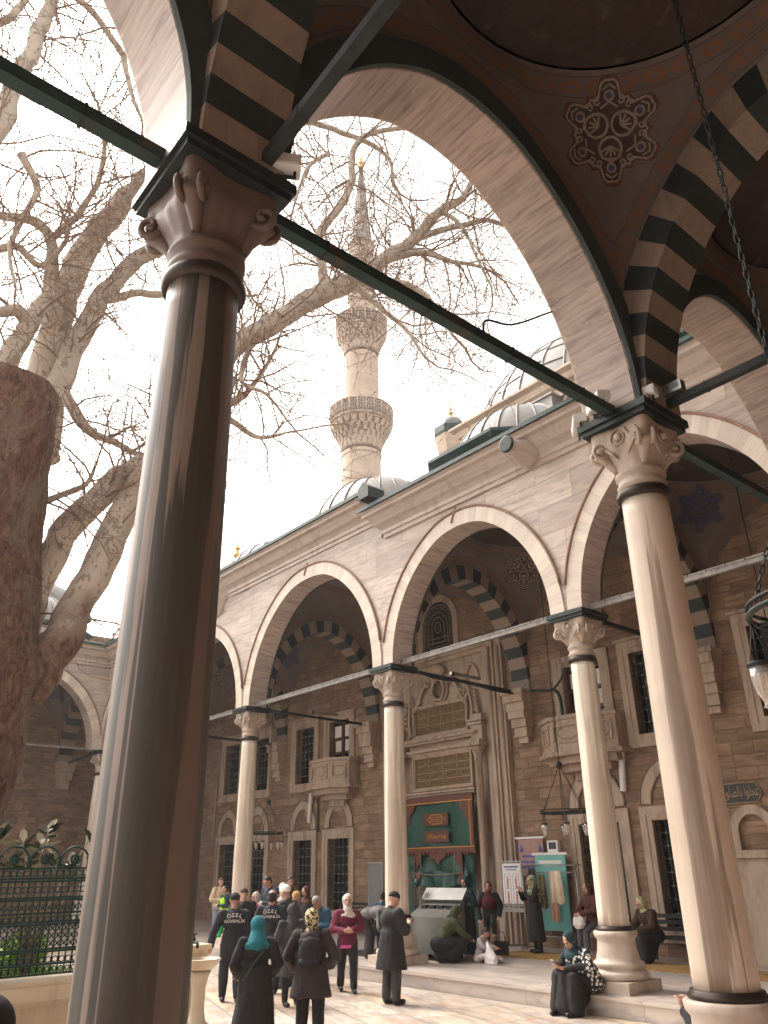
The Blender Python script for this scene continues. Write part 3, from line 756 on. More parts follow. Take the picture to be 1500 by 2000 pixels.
# ---- columns --------------------------------------------------------------
def capital_mb(rn,hw,z0,z1,detail=True,faces=True):
    """bell from a round neck rn to a concave square of half width hw"""
    mb=MB(); n=64; H=z1-z0
    levels=[(0,.0,1.0),(.06,.0,1.10),(.10,0,1.10),(.14,0,1.0),(.20,0,1.0),(.24,0,1.12),(.29,0,1.12),(.32,0,1.02),(.42,.05,1.06),(.55,.2,1.2),(.66,.45,1.42),(.76,.75,1.65),(.84,.95,1.78),(.90,1,1.80),(.93,1,1.86),(1.0,1,1.90)]
    rows=[]
    for (t,k,f) in levels:
        row=[]
        for j in range(n+1):
            a=2*PI*j/n; c2=abs(cos(2*(a)))   # 1 at axes, 0 at corners
            sq=hw/max(abs(cos(a)),abs(sin(a)))          # square
            conc=min(sq, hw*1.30)*(1-.13*c2)            # concave sides, cut corners
            rc=rn*f
            r=rc*(1-k)+conc*k*(.97 if t<.9 else 1.0)
            if .4<t<.88: r*=1+.015*cos(16*a)
            row.append((r*cos(a),r*sin(a),z0+H*t))
        rows.append(row)
    mb.grid(rows,0,True)
    if detail:
        for q in range(4):
            a=PI/4+q*PI/2; ca,sa=cos(a),sin(a)
            for sg in (-1,1):
                pts=[]
                R0=hw*.33
                for i in range(22):
                    t=i/21; ang=PI/2+ t*4.2*PI*.75; rr=R0*(1-.85*t)
                    # spiral in the vertical plane containing the diagonal, slightly offset sideways
                    px=hw*1.13+rr*cos(ang)*.9; pz=z0+H*.70+rr*sin(ang)
                    off=sg*(.050+.030*t)
                    pts.append((px*ca-off*sa*1.2,px*sa+off*ca*1.2,pz))
                mb.tube(pts,[.030*hw/.4+.0]*10+[.026*hw/.4]*12,6)
            # scroll body hanging down to the neck
            pts=[((rn*1.05+(hw*1.10-rn)*t**1.7)*ca,(rn*1.05+(hw*1.10-rn)*t**1.7)*sa,z0+H*(.34+.36*t)) for t in [k/8 for k in range(9)]]
            mb.tube(pts,[.03+.055*k/8 for k in range(9)],10)
            if not faces: continue
            # rosette on each face
            a2=q*PI/2; c3,s3=cos(a2),sin(a2); cc=Vector((c3*(hw*.90),s3*(hw*.90),z0+H*.80))
            mb.sphere(cc,.055,8,0,(1,1,1))
            pts=[]
            for i in range(16):
                t=i/15; ang=t*3.6*PI; rr=.13*(1-.8*t)
                pts.append((cc.x-s3*rr*cos(ang),cc.y+c3*rr*cos(ang),cc.z+rr*sin(ang)))
            mb.tube(pts,.014,5)
            for sg in (-1,1):
                pts=[(c3*hw*(.83+.08*t)-s3*sg*(.06+.22*t),s3*hw*(.83+.08*t)+c3*sg*(.06+.22*t),z0+H*(.5+.36*t)) for t in [k/5 for k in range(6)]]
                mb.tube(pts,[.012,.020,.024,.020,.014,.008],5)
    return mb
def column(name,x,y,label,shaft,cap,rb=.26,rt_=.225,group=None,zb=1.17,hw=.36,faces=True):
    root=empty(name,(x,y,ZP),0,label,'column',group)
    Z=lambda z: z-ZP
    m=MB(); n=48; prof=[]
    for k in range(21):
        t=k/20; ent=1+.02*sin(PI*t); prof.append(((rb+(rt_-rb)*t)*ent,Z(zb)+(5.70-zb)*t))
    m.lathe(prof,(0,0,0),n); m.build('shaft',shaft,root)
    m=MB(); s=rb/.26
    # pedestal: square plinth, tori, drum
    m.box(-.46*s,.46*s,-.46*s,.46*s,.0,.17)
    m.build('plinth',M['base'],root)
    m=MB(); m.lathe([(.44*s,.172),(.47*s,.19),(.475*s,.25),(.44*s,.29),(.40*s,.30),(.39*s,.33),(.41*s,.35),(.42*s,.39),(.40*s,.42),(.36*s,.44),(.345*s,.50),(.325*s,.58),(.31*s,.68),(.31*s,.74),(.35*s,.79),(.36*s,.85),(.33*s,.87)],(0,0,0),48); m.build('base',M['base'],root)
    m=MB(); m.lathe([(rb*1.03,.872),(rb*1.20,.872),(rb*1.20,.905),(rb*1.12,.92),(rb*1.12,.935),(rb*1.0,.94)],(0,0,0),40); m.build('base_ring',M['bronze'],root)
    m=MB(); m.lathe([(rt_*1.0,Z(5.66)),(rt_*1.14,Z(5.67)),(rt_*1.2,Z(5.70)),(rt_*1.2,Z(5.74)),(rt_*1.12,Z(5.77)),(rt_*1.0,Z(5.78))],(0,0,0),40); m.build('neck_ring',M['bronze'],root)
    capital_mb(rt_*1.0,hw,Z(5.77),Z(6.47),True,faces).build('capital',cap,root)
    m=MB(); m.box(-.40,.40,-.40,.40,Z(6.472),Z(6.53)); m.box(-.43,.43,-.43,.43,Z(6.532),Z(6.615)); m.build('abacus',M['leadsheet'],root)
    return root
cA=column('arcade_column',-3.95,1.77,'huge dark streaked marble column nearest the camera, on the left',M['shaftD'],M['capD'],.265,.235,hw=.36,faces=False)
cB=column('arcade_column',-3.95,6.97,'tall cream column with one long brown streak at the right edge',M['shaftB'],M['cap'],.265,.235)
cK=column('arcade_column',-3.95,12.45,'corner column where the near arcade meets the front arcade',M['shaftB'],M['cap'],.265,.235)
cC=column('portico_column',XC,YK,'pale front column directly behind the woman sitting on the step',M['shaftL'],M['cap'],.26,.225,'pale marble columns along the mosque front')
def dupcol(src,x,y,label):
    c=copy_tree(src); c.location=(x,y,ZP); c['label']=label; return c
dupcol(cC,XD,YK,'pale front column beside the man in the long dark coat')
dupcol(cC,XE,YK,'pale front column behind the crowd at the left of the front arcade')
dupcol(cC,XF,YK,'pale front column hidden largely behind the dark near column')
for (y,lb) in ((12.45,'corner column of the far left arcade'),(6.97,'second column of the far left arcade, behind the plane trunk')):
    c=dupcol(cC,-32.82,y,lb); c['group']='columns of the far left arcade'
# ---- tie rods ------------------------------------------------------------
def rod(a,b,w,mat,label,name='tie_rod',group='iron tie rods between the columns',clips=True,sheath=None):
    r=empty(name,(Vector(a)+Vector(b))/2,0,label,'tie rod',group); o=Vector(a).lerp(Vector(b),.5)
    a_=Vector(a)-o; b_=Vector(b)-o; L=(b_-a_).length
    m=MB(); m.bar(a_,b_,w); m.build('bar',mat,r)
    if sheath:
        m=MB(); n=int(L/.33)
        for k in range(n):
            p=a_.lerp(b_,(k+.03)/n); q=a_.lerp(b_,(k+.97)/n); dz=Vector((0,0,w*.5+.012+.004*(k%2))); m.bar(p+dz,q+dz,w*1.25,.03)
        m.build('cover',sheath,r)
    else:
        m=MB()
        for k in range(max(2,int(L/.9))):
            p=a_.lerp(b_,(k+.5)/max(2,int(L/.9))); d=(b_-a_).normalized(); m.bar(p-d*.012,p+d*.012,w*1.12)
        m.build('clamp',M['iron'],r)
    return r
zr=6.66
rod((-3.95,2.2,zr),(-3.95,6.6,zr-.03),.105,M['rod'],'thick green tie rod crossing the big arch in front of the minaret')
rod((-3.95,-3.1,zr),(-3.95,1.37,zr),.105,M['rod'],'thick dark tie rod leaving the dark capital to the upper left')
rod((-3.95,7.4,zr),(-3.95,12.1,zr),.105,M['rod'],'dark tie rod running from the cream column away to the right')
rod((-3.6,1.95,zr+.05),(.58,1.85,zr+.12),.085,M['iron'],'black tie rod rising over the dark capital to the top of the picture')
rod((-3.6,7.05,zr+.04),(.58,7.05,zr+.04),.085,M['iron'],'black tie rod from the cream column capital to the right edge')
rod((XC+.4,YK-.05,zr),(-4.35,YK-.05,zr),.09,M['rodgrey'],'grey covered tie rod behind the tall cream column',sheath=M['rodgrey'])
rod((XD+.4,YK-.05,zr),(XC-.4,YK-.05,zr),.09,M['rodgrey'],'grey covered tie rod across the arch in front of the portal inscriptions',sheath=M['rodgrey'])
rod((XE+.4,YK-.05,zr),(XD-.4,YK-.05,zr),.09,M['rodgrey'],'grey covered tie rod across the wide middle arch',sheath=M['rodgrey'])
rod((XF+.4,YK-.05,zr),(XE-.4,YK-.05,zr),.09,M['rodgrey'],'grey covered tie rod left of the crowd\'s column',sheath=M['rodgrey'])
rod((XG+.4,YK-.05,zr),(XF-.4,YK-.05,zr),.09,M['rodgrey'],'grey covered tie rod of the leftmost front arch',sheath=M['rodgrey'])
for (x,lb) in ((XC,'dark tie rod from the capital above the seated woman back to the wall'),(XD,'dark tie rod wrapped in cables running to the wall beside the portal'),(XE,'dark tie rod with a lamp above, running to the wall left of the balcony'),(XF,'dark tie rod running to the wall at the far left')):
    rod((x,12.86,zr-.02),(x,WY-.25,zr-.10),.075,M['iron'],lb)
rod((-32.82,7.4,zr),(-32.82,12.1,zr),.08,M['rodgrey'],'pale tie rod across the far left arch')
rod((-33.2,12.45,zr),(-37.3,12.45,zr-.1),.07,M['iron'],'short dark tie rod inside the far left arch')
# ======================= MOSQUE WALL ======================================
MO=empty('mosque',label='brown limestone mosque front wall with grilled windows and the big lead dome behind',cat='mosque')
def holed(T,x0,x1,z0,z1,holes,mb,depth=.32):
    xs=sorted(set([x0,x1]+[h[0] for h in holes]+[h[1] for h in holes])); zs=sorted(set([z0,z1]+[h[2] for h in holes]+[h[3] for h in holes]))
    for a,b in zip(xs[:-1],xs[1:]):
        for c,d in zip(zs[:-1],zs[1:]):
            mx,mz=(a+b)/2,(c+d)/2
            if any(h[0]<mx<h[1] and h[2]<mz<h[3] for h in holes): continue
            mb.quad(T(a,0,c),T(b,0,c),T(b,0,d),T(a,0,d))
    for (a,b,c,d) in holes:
        for p,q in (((a,c),(b,c)),((b,c),(b,d)),((b,d),(a,d)),((a,d),(a,c))):
            mb.quad(T(p[0],0,p[1]),T(q[0],0,q[1]),T(q[0],depth,q[1]),T(p[0],depth,p[1]))
TW=lambda u,w,z: Vector((u,WY+w,z))
wins=[-30.75,-28.45,-25.3,-23.15,-12.45,-10.35,-7.25,-4.95]
lower=[(x-.6,x+.6,.85,3.06) for x in wins]; upper=[(x-.6,x+.6,5.0,7.0) for x in wins]
door=(-18.75,-16.85,.27,3.9); awin=(-18.45,-17.2,8.45,9.75)
mb=MB(); holed(TW,-37.6,1.2,0,12.6,lower+upper+[door,awin],mb); mb.build('wall',M['wall'],MO)
def boxT(mb,T,u0,u1,w0,w1,z0,z1,mi=0):
    vs=[T(u,w,z) for z in (z0,z1) for w in (w0,w1) for u in (u0,u1)]
    mb.add(vs,[(0,2,3,1),(4,5,7,6),(0,1,5,4),(2,6,7,3),(0,4,6,2),(1,3,7,5)],mi)
def frame(mb,T,u0,u1,z0,z1,wd,pr,w0=0.0,bottom=True,mi=0):
    """rectangular moulding around an opening: two steps"""
    for (d0,d1,p) in ((0,wd*.45,pr*.7),(wd*.45,wd,pr)):
        boxT(mb,T,u0-d1,u0-d0,w0-p,w0+.004,z0-(d1 if bottom else 0),z1+d1,mi); boxT(mb,T,u1+d0,u1+d1,w0-p,w0+.004,z0-(d1 if bottom else 0),z1+d1,mi)
        boxT(mb,T,u0-d0,u1+d0,w0-p+.002,w0+.004,z1+d0,z1+d1,mi)
        if bottom: boxT(mb,T,u0-d0,u1+d0,w0-p+.002,w0+.004,z0-d1,z0-d0,mi)
def window(T,x,z0,z1,parent,kind='low',w=.6,glass=True):
    mb=MB(); frame(mb,T,x-w,x+w,z0,z1,.30,.07); 
    if kind=='up': boxT(mb,T,x-w-.36,x+w+.36,-.12,.002,z1+.31,z1+.38)
    fr=mb.build('window',M['trim'],parent)
    if kind=='low':
        voussoirs(lambda u,ww,z: T(x+u,ww,z),.55,.72,-.05,.03,9,'blind_arch',M['trim'],fr,z1+.36,0,.26)
        m=MB(); m.tube([T(x+u,-.045,z1+.36+z) for (u,z) in arc(.55,.72,.29,14)],.018,5)
        m.tube([T(x+u,-.02,z1+.36+z) for (u,z) in arc(.55,.72,-.02,14)],.015,5); m.build('arch_groove_shade',M['minaret_d'],fr)  # raised dark tubes, coloured to stand in for the shade of a groove
    g=MB(); g.quad(T(x-w,.28,z0),T(x+w,.28,z0),T(x+w,.28,z1),T(x-w,.28,z1)); g.build('pane',M['glassd'],fr)
    g=MB(); st=MB()
    nx=5; nz=int((z1-z0)/.27)
    for i in range(nx+1):
        u=x-w+2*w*i/nx; g.tube([T(u,.10,z0),T(u,.10,z1)],.016,5)
    for k in range(nz+1):
        z=z0+(z1-z0)*k/nz; g.tube([T(x-w,.10,z),T(x+w,.10,z)],.013,5)
        for i in range(1,nx): g.sphere(T(x-w+2*w*i/nx,.10,z),.032,6,1)
    g.build('grille',[M['grille'],M['studs']],fr)
    return fr
for x in wins:
    window(TW,x,.85,3.06,MO)
for x in wins:
    if x in (-23.15,-12.45): continue
    window(TW,x,5.0,7.0,MO,'up')
def balcony(x):
    """glazed upper door with a small carved stone balcony"""
    mb=MB(); frame(mb,TW,x-.6,x+.6,5.0,7.0,.30,.07); fr=mb.build('balcony_door',M['trim'],MO)
    g=MB(); g.quad(TW(x-.6,.26,5),TW(x+.6,.26,5),TW(x+.6,.26,7),TW(x-.6,.26,7)); g.build('pane',M['glassd'],fr)
    g=MB()
    for u in (-.57,-.03,.03,.57): boxT(g,TW,x+u-.05,x+u+.05,.14,.2,5,7)
    for z in (5.9,6.4,6.95): boxT(g,TW,x-.6,x+.6,.145,.195,z-.04,z+.04)
    g.build('door_leaf',M['wood'],fr)
    g=MB()
    for (a,b,c,d) in ((-.5,-.1,6.45,6.85),(.1,.5,6.45,6.85),(-.45,-.1,5.95,6.33),(.12,.5,5.95,6.33)): boxT(g,TW,x+a,x+b,.16,.17,c,d)
    g.build('curtained_pane',M['poster'],fr)
    b=MB()
    # polygonal parapet
    pts=[(x-1.15,0),(x-1.15,-.45),(x-.55,-.85),(x+.55,-.85),(x+1.15,-.45),(x+1.15,0)]
    def ring(z0,z1,o):
        P=[(x+(p[0]-x)*(1+o),p[1]*(1+o*1.2)) for p in pts]
        for p,q in zip(P[:-1],P[1:]): b.quad(TW(p[0],p[1],z0),TW(q[0],q[1],z0),TW(q[0],q[1],z1),TW(p[0],p[1],z1))
        c=[TW(p[0],p[1],z1) for p in P]; b.add(c,[tuple(range(6))]); c=[TW(p[0],p[1],z0) for p in P]; b.add(c,[tuple(range(6))])
    ring(4.62,4.72,.10); ring(4.722,4.84,.02); ring(4.842,5.50,0); ring(5.502,5.60,.05)
    ring(4.45,4.618,-.10); ring(4.28,4.448,-.35); ring(4.08,4.278,-.6); ring(3.92,4.078,-.78)
    for (p,q) in ((pts[1],pts[2]),(pts[2],pts[3]),(pts[3],pts[4])):
        A=TW(p[0],p[1],0);B=TW(q[0],q[1],0);d=(B-A).normalized();n=Vector((d.y,-d.x,0)); L=(B-A).length
        P0=[A+d*.12+n*.02,B-d*.12+n*.02]
        for (za,zb) in ((4.95,4.99),(5.36,5.40)): b.bar(P0[0]+Vector((0,0,za)),P0[1]+Vector((0,0,za)),.04,.05)
        for pp in P0: b.bar(pp+Vector((0,0,4.95)),pp+Vector((0,0,5.4)),.04,.04)
        cc=(A+B)/2+n*.02; b.tube([cc+d*(L*.3*cos(t))+Vector((0,0,5.17+.15*sin(t))) for t in [2*PI*i/16 for i in range(17)]],.014,5)
    b.build('balcony',M['trim'],MO)
balcony(-23.15); balcony(-12.45)
# corbels under the striped arches
for x in (XF,XE,XD,XC,XK):
    c=MB()
    for (dz0,dz1,dep,hw) in ((6.50,6.615,.55,.40),(6.28,6.498,.50,.36),(6.05,6.278,.42,.33),(5.85,6.048,.40,.29),(5.62,5.848,.31,.26),(5.42,5.618,.24,.22),(5.36,5.418,.27,.24),(5.2,5.358,.16,.17)):
        c.box(x-hw,x+hw,WY-dep,WY+.01,dz0,dz1)
    c.build('corbel',M['trim'],MO)
# string course + side walls of the court wings
m=MB(); T2=lambda u,w,z: Vector((XW+w,u,z)); holed(T2,-12,WY,0,12.6,[],m); m.build('side_wall',M['wall_y'],MO)
m=MB(); T3=lambda u,w,z: Vector((-37.4-w,u,z)); holed(T3,-8,WY,0,12.6,[],m); m.build('side_wall',M['wall_y'],MO)
for y in (12.45,6.97,1.77):
    c=MB()
    for (dz0,dz1,dep,hw) in ((6.50,6.615,.55,.40),(6.2,6.498,.48,.36),(5.85,6.198,.38,.31),(5.5,5.848,.26,.25)):
        c.box(-37.41,-37.4+dep,y-hw,y+hw,dz0,dz1)
    c.build('corbel',M['trim'],MO)
# arched window above the portal
W0=-17.82
m=MB(); 
fr=voussoirs(lambda u,w,z: TW(W0+u,w,z),.72,.78,-.07,.0,11,'arched_window',M['trim'],MO,9.35,0,.22)
f2=MB(); boxT(f2,TW,W0-.94,W0-.72,-.07,.004,8.38,9.35); boxT(f2,TW,W0+.72,W0+.94,-.07,.004,8.38,9.35); boxT(f2,TW,W0-.99,W0+.99,-.10,.004,8.22,8.378)
f2.build('jamb',M['trim'],fr)
g=MB(); P=[(-.72,0)]+arc(.72,.78,0,12)+[(.72,0)]
g.add([TW(W0+u,-.012,9.35+z) for (u,z) in P]+[TW(W0+.72,-.012,8.38),TW(W0-.72,-.012,8.38)],[tuple(range(len(P)+2))]); g.build('pane',M['glassd'],fr)
g=MB()
for s_ in (.93,.62,.40):
    g.tube([TW(W0-.72*s_,-.025,8.44+(1-s_)*.5)]+[TW(W0+u*s_,-.025,9.30+z*s_-.0) for (u,z) in arc(.72,.78,0,12)]+[TW(W0+.72*s_,-.025,8.44+(1-s_)*.5),TW(W0-.72*s_,-.025,8.44+(1-s_)*.5)],.016,5)
for z in (8.75,8.9): g.tube([TW(W0-.4,-.025,z),TW(W0+.4,-.025,z)],.014,5)
for k in range(14):
    a=PI*k/13; 
    g.tube([TW(W0+.56*cos(a)+.05*cos(t),-.025,9.32+.58*sin(a)+.05*sin(t)) for t in [i for i in (0,1.5,3,4.5,6)]],.010,4)
for k in range(6):
    for sg in (-1,1): g.tube([TW(W0+sg*.56+.05*cos(t),-.025,8.6+.12*k+.05*sin(t)) for t in (0,1.5,3,4.5,6)],.010,4)
g.tube([TW(W0+.14*cos(t),-.025,9.25+.18*sin(t)) for t in [2*PI*i/12 for i in range(13)]],.016,5)
g.build('tracery',M['ornw'],fr)
# ---------------- portal -----------------------------------------------------
PO=empty('portal',(W0,WY,ZP),0,'tall carved marble portal with two gilded inscription panels over the doorway','portal')
PT=lambda u,w,z: Vector((u,w,z-ZP))
def PB(name,mat,boxes,parent=PO):
    mb=MB()
    for b in boxes: boxT(mb,PT,*b)
    return mb.build(name,mat,parent)
def pbx(mb,*b): boxT(mb,PT,*b)
mb=MB()
for (o,wd,pr) in ((2.45,.28,.16),(2.18,.268,.24),(1.95,.228,.14)):
    pbx(mb,-o-wd,-o,-pr,.002,.30,8.05+ (o-1.95)*.6); pbx(mb,o,o+wd,-pr,.002,.30,8.05+(o-1.95)*.6)
    pbx(mb,-o-wd,o+wd,-pr-.004,.002,8.05+(o-1.95)*.6,8.05+(o-1.95)*.6+.14)
for o in (2.33,2.62):
    for sg in (-1,1): mb.tube([PT(sg*o,-.26 if o<2.5 else -.18,.3),PT(sg*o,-.26 if o<2.5 else -.18,8.1)],.05,8)
mb.build('outer_frame',M['trim'],PO)
PB('back_panel',M['trim'],[(-1.95,1.95,-.03,.002,4.0,8.05),(-1.95,-1.05,-.03,.002,.27,4.0),(1.05,1.95,-.03,.002,.27,4.0)])
for sg in (-1,1):
    mb=MB()
    for uu in (1.72,):
        mb.lathe([(.17,.0),(.17,.12),(.13,.16),(.115,.25),(.11,4.6),(.13,4.62),(.13,4.7),(.12,4.72),(.19,4.92),(.22,4.95),(.22,5.0)],PT(sg*uu,-.30,.28),20)
        pbx(mb,sg*uu-.30,sg*uu+.30,-.55,.0,5.29,5.37); pbx(mb,sg*uu-.26,sg*uu+.26,-.50,.0,5.372,5.46)
    mb.build('colonnette',M['trim'],PO)
mb=MB()
for (z0,z1,p,hw) in ((4.02,4.07,.16,1.35),(4.072,4.14,.24,1.42),(4.142,4.20,.30,1.48), (5.30,5.36,.18,1.45),(5.362,5.45,.26,1.52),(5.452,5.60,.14,1.42),(5.602,5.67,.34,1.62),(5.672,5.74,.42,1.75),(5.742,5.80,.30,1.7)):
    pbx(mb,-hw,hw,-p,0,z0,z1)
for sg in (-1,1):
    pbx(mb,sg*1.72-.22,sg*1.72+.22,-.32,0,5.47,6.2)
    for z in (5.9,6.0): pbx(mb,sg*1.72-.28,sg*1.72+.28,-.40,0,z,z+.06)
mb.build('cornice',M['trim'],PO)
def goldpanel(u0,u1,z0,z1,nx,nz):
    f=MB(); frame(f,lambda u,w,z: PT(u,w,z),u0,u1,z0,z1,.10,.10,-.06); fo=f.build('panel_frame',M['trim'],PO)
    PBo=MB(); boxT(PBo,PT,u0,u1,-.07,-.0,z0,z1); PBo.build('inscription_panel',M['goldpanel'],fo)
    l=MB()
    for i in range(nx+1): u=u0+(u1-u0)*i/nx; boxT(l,PT,u-.012,u+.012,-.078,-.071,z0,z1)
    for k in range(nz+1): z=z0+(z1-z0)*k/nz; boxT(l,PT,u0,u1,-.0785,-.0712,z-.010,z+.010)
    for i in range(1,nx):
        for k in range(1,nz): l.sphere(PT(u0+(u1-u0)*i/nx,-.078,z0+(z1-z0)*k/nz),.035,6,0,(1,.3,1))
    l.build('panel_grid',M['goldline'],fo)
    # inscription strokes (curving lettering in each cell)
    s_=MB(); rr=random.Random(int(z0*10))
    for i in range(nx):
        for k in range(nz):
            cu=u0+(u1-u0)*(i+.5)/nx; cz=z0+(z1-z0)*(k+.5)/nz; W=(u1-u0)/nx*.42; H=(z1-z0)/nz*.34
            for q in range(7):
                uu=cu-W+2*W*(q+.5)/7; a=rr.uniform(.5,1)
                if rr.random()<.45: s_.tube([PT(uu,-.074,cz-H*.6),PT(uu+.01,-.074,cz+H*a)],.008,3)
                else: s_.tube([PT(uu+.05*cos(t)*a,-.074,cz-H*.3+H*.6*sin(t)*a) for t in (3.3,4.2,5.1,6.0,6.9)],.009,3)
            s_.tube([PT(cu-W,-.074,cz-H*.5),PT(cu-W*.3,-.074,cz-H*.75),PT(cu+W*.5,-.074,cz-H*.45),PT(cu+W,-.074,cz-H*.6)],.008,3)
    s_.build('lettering',M['goldline'],fo)
goldpanel(-1.12,1.12,5.92,6.72,4,3); goldpanel(-1.20,1.20,4.34,5.20,4,4)
# carved crest
mb=MB()
def spiral(c,r0,turns,a0,sg,rad,w=-.16,n=26,sh=.85):
    mb.tube([PT(c[0]+r0*(1-sh*t)*cos(a0+sg*turns*2*PI*t),w,c[1]+r0*(1-sh*t)*sin(a0+sg*turns*2*PI*t)) for t in [k/n for k in range(n+1)]],[rad*(1-.5*k/n) for k in range(n+1)],6)
mb.tube([PT(.27*cos(t),-.15,7.22+.33*sin(t)) for t in [2*PI*i/24 for i in range(25)]],.05,8)
mb.tube([PT(.37*cos(t),-.10,7.22+.43*sin(t)) for t in [2*PI*i/24 for i in range(25)]],.035,6)
for k in range(11):
    a=R_(20+14*k); mb.tube([PT(.16*cos(a),-.16,7.62+.1*sin(a)),PT(.42*cos(a),-.22,7.66+.34*sin(a))],[.03,.055],6)
for sg in (-1,1):
    pts=[(sg*(.36+.9*t),7.35-.55*t+.22*sin(t*PI*1.6)) for t in [k/14 for k in range(15)]]
    mb.tube([PT(u,-.14,z) for u,z in pts],[.07-.02*abs(k-7)/7 for k in range(15)],7)
    spiral((sg*1.20,6.98),.17,1.3,PI/2,-sg,.05); spiral((sg*.62,7.42),.16,1.2,-PI/2,sg,.045)
    # acanthus flank beside the upper panel
    for k in range(7):
        z=5.95+.16*k; rr=.13-.012*k
        mb.tube([PT(sg*(1.50+ .22*sin(t)*(1-.08*k)),-.12-.05*sin(t),z+rr*cos(t)) for t in [i*.45 for i in range(8)]],[.05,.055,.055,.05,.045,.04,.03,.02],6)
    mb.tube([PT(sg*(1.30+.12*sin(3*t)),-.13,5.9+1.05*t) for t in [k/12 for k in range(13)]],.05,7)
    spiral((sg*1.52,6.05),.20,1.2,-PI/2,-sg,.06)
    spiral((sg*.95,7.0),.12,1.1,0,sg,.04)
# pointed niche in the top right corner
mb.tube([PT(1.45+u,-.08,7.3+z) for (u,z) in arc(.26,.5,0,10)],.04,6)
mb.build('carved_crest',M['trim'],PO)
mb=MB(); mb.lathe([(0.001,.05),(.15,.045),(.24,.0)],PT(0,-.08,7.22),20,0,M=Matrix.Rotation(PI/2,4,'X')@Matrix.Diagonal((1,1.25,1,1))); mb.build('oval_medallion',M['goldpanel'],PO)
mb=MB(); mb.box(-.95,.95,.30,2.6,0,.02); mb.quad((-1,2.6,0),(1,2.6,0),(1,2.6,3.7),(-1,2.6,3.7)); mb.quad((-1,.32,0),(-1,2.6,0),(-1,2.6,3.7),(-1,.32,3.7)); mb.quad((1,.32,0),(1,2.6,0),(1,2.6,3.7),(1,.32,3.7)); mb.quad((-1,.32,3.7),(1,.32,3.7),(1,2.6,3.7),(-1,2.6,3.7)); mb.build('dark_passage',M['glassd'],PO)
# ---------------- curtain ------------------------------------------------------
CU=empty('door_curtain',(W0+.05,WY-.42,ZP),0,'green leather door curtain with brown trimmed panels hanging in the portal','curtain')
CT=lambda u,w,z: Vector((u,w,z-ZP))
def sheet(name,mat,u0,u1,z0,z1,amp=.03,wv=9,w=0,par=CU,nx=40,nz=16,shape=None,thick=.02):
    mb=MB(); rows=[]
    for k in range(nz+1):
        t=k/nz; row=[]
        for i in range(nx+1):
            s=i/nx; u=u0+(u1-u0)*s; z=z0+(z1-z0)*t
            if shape: u,z=shape(s,t,u,z)
            row.append(CT(u,w-amp*(sin(s*wv+2*t)+.5*sin(s*wv*2.3+1))*(1-.3*t),z))
        rows.append(row)
    mb.grid(rows); mb.grid([[p+Vector((0,thick,0)) for p in r] for r in rows])
    return mb.build(name,mat,par)
sheet('upper_panel',M['green'],-1.38,1.38,2.62,3.86,.02,7)
def strip(name,mat,u0,u1,z0,z1,w=-.045,th=.03,par=CU): 
    m=MB(); boxT(m,CT,u0,u1,w,w+th,z0,z1); return m.build(name,mat,par)
m=MB(); boxT(m,CT,-1.5,1.5,-.07,.04,3.84,4.02); 
for sg in (-1,1): boxT(m,CT,sg*1.42-.05,sg*1.42+.05,-.05,.03,2.6,3.838)
# scalloped band between the two panels
boxT(m,CT,-1.52,1.52,-.09,.03,2.50,2.66)
for k in range(24):
    u=-1.47+2.94*k/23; m.sphere(CT(u,-.05,2.48),.055,6,0,(1,.4,1))
# corner ornaments
for sg in (-1,1):
    m.add([CT(sg*1.37,-.055,3.84),CT(sg*.92,-.055,3.84),CT(sg*1.0,-.055,3.62),CT(sg*1.15,-.055,3.58),CT(sg*1.18,-.055,3.36),CT(sg*1.37,-.055,3.2)],[(0,1,2,3,4,5)])
m.build('brown_border',M['brownc'],CU)
m=MB()
for sg in (-1,1): boxT(m,CT,sg*1.36-.012,sg*1.36+.012,-.062,-.05,2.66,3.84)
boxT(m,CT,-1.5,1.5,-.076,-.071,3.84,3.865); boxT(m,CT,-1.52,1.52,-.095,-.091,2.63,2.65); m.build('gold_piping',M['goldthread'],CU)
# lower gathered part
def low(s,t,u,z):
    return (u,z)
sheet('lower_panel',M['green'],-1.3,1.3,1.98,2.50,.05,11,.05)
for sg in (-1,1):
    sheet('side_drop',M['green'],sg*1.36,sg*1.02,.3,2.48,.03,5,.05,nx=10)
    m=MB(); m.tube([CT(sg*(.98+.04*k/6)*(1),-.06,2.45-.30*k) for k in range(8)],.035,6); m.build('brown_cord',M['brownc'],CU)
    sheet('tied_fold',M['brownc'],sg*1.22,sg*.78,1.72,1.98,.05,9,-.06,nx=12,nz=6)
sheet('rolled_lower_edge',M['green'],-1.15,1.15,1.70,2.02,.07,14,-.02,shape=lambda s,t,u,z:(u,z-.09*sin(s*PI)*(1-t)+.02*sin(s*19)))
m=MB(); m.add([CT(-.38,-.07,2.5),CT(.38,-.07,2.5),CT(.30,-.07,2.36),CT(.12,-.07,2.32),CT(0,-.07,2.18),CT(-.12,-.07,2.32),CT(-.30,-.07,2.36)],[(0,1,2,3,4,5,6)])
for sg in (-1,1): m.add([CT(sg*.95,-.07,2.5),CT(sg*.62,-.07,2.5),CT(sg*.72,-.07,2.40),CT(sg*.80,-.07,2.2),CT(sg*.92,-.07,2.1)],[(0,1,2,3,4)])
m.build('brown_applique',M['brownc'],CU)
m=MB(); m.tube([CT(-.95+1.9*t,-.10,1.98-.06*sin(t*PI)) for t in [k/10 for k in range(11)]],.012,5)
for u in (-.72,.72): m.tube([CT(u,-.09,2.5),CT(u*.93,-.10,1.95)],.014,5)
m.build('tie_cord',M['ornw'],CU)
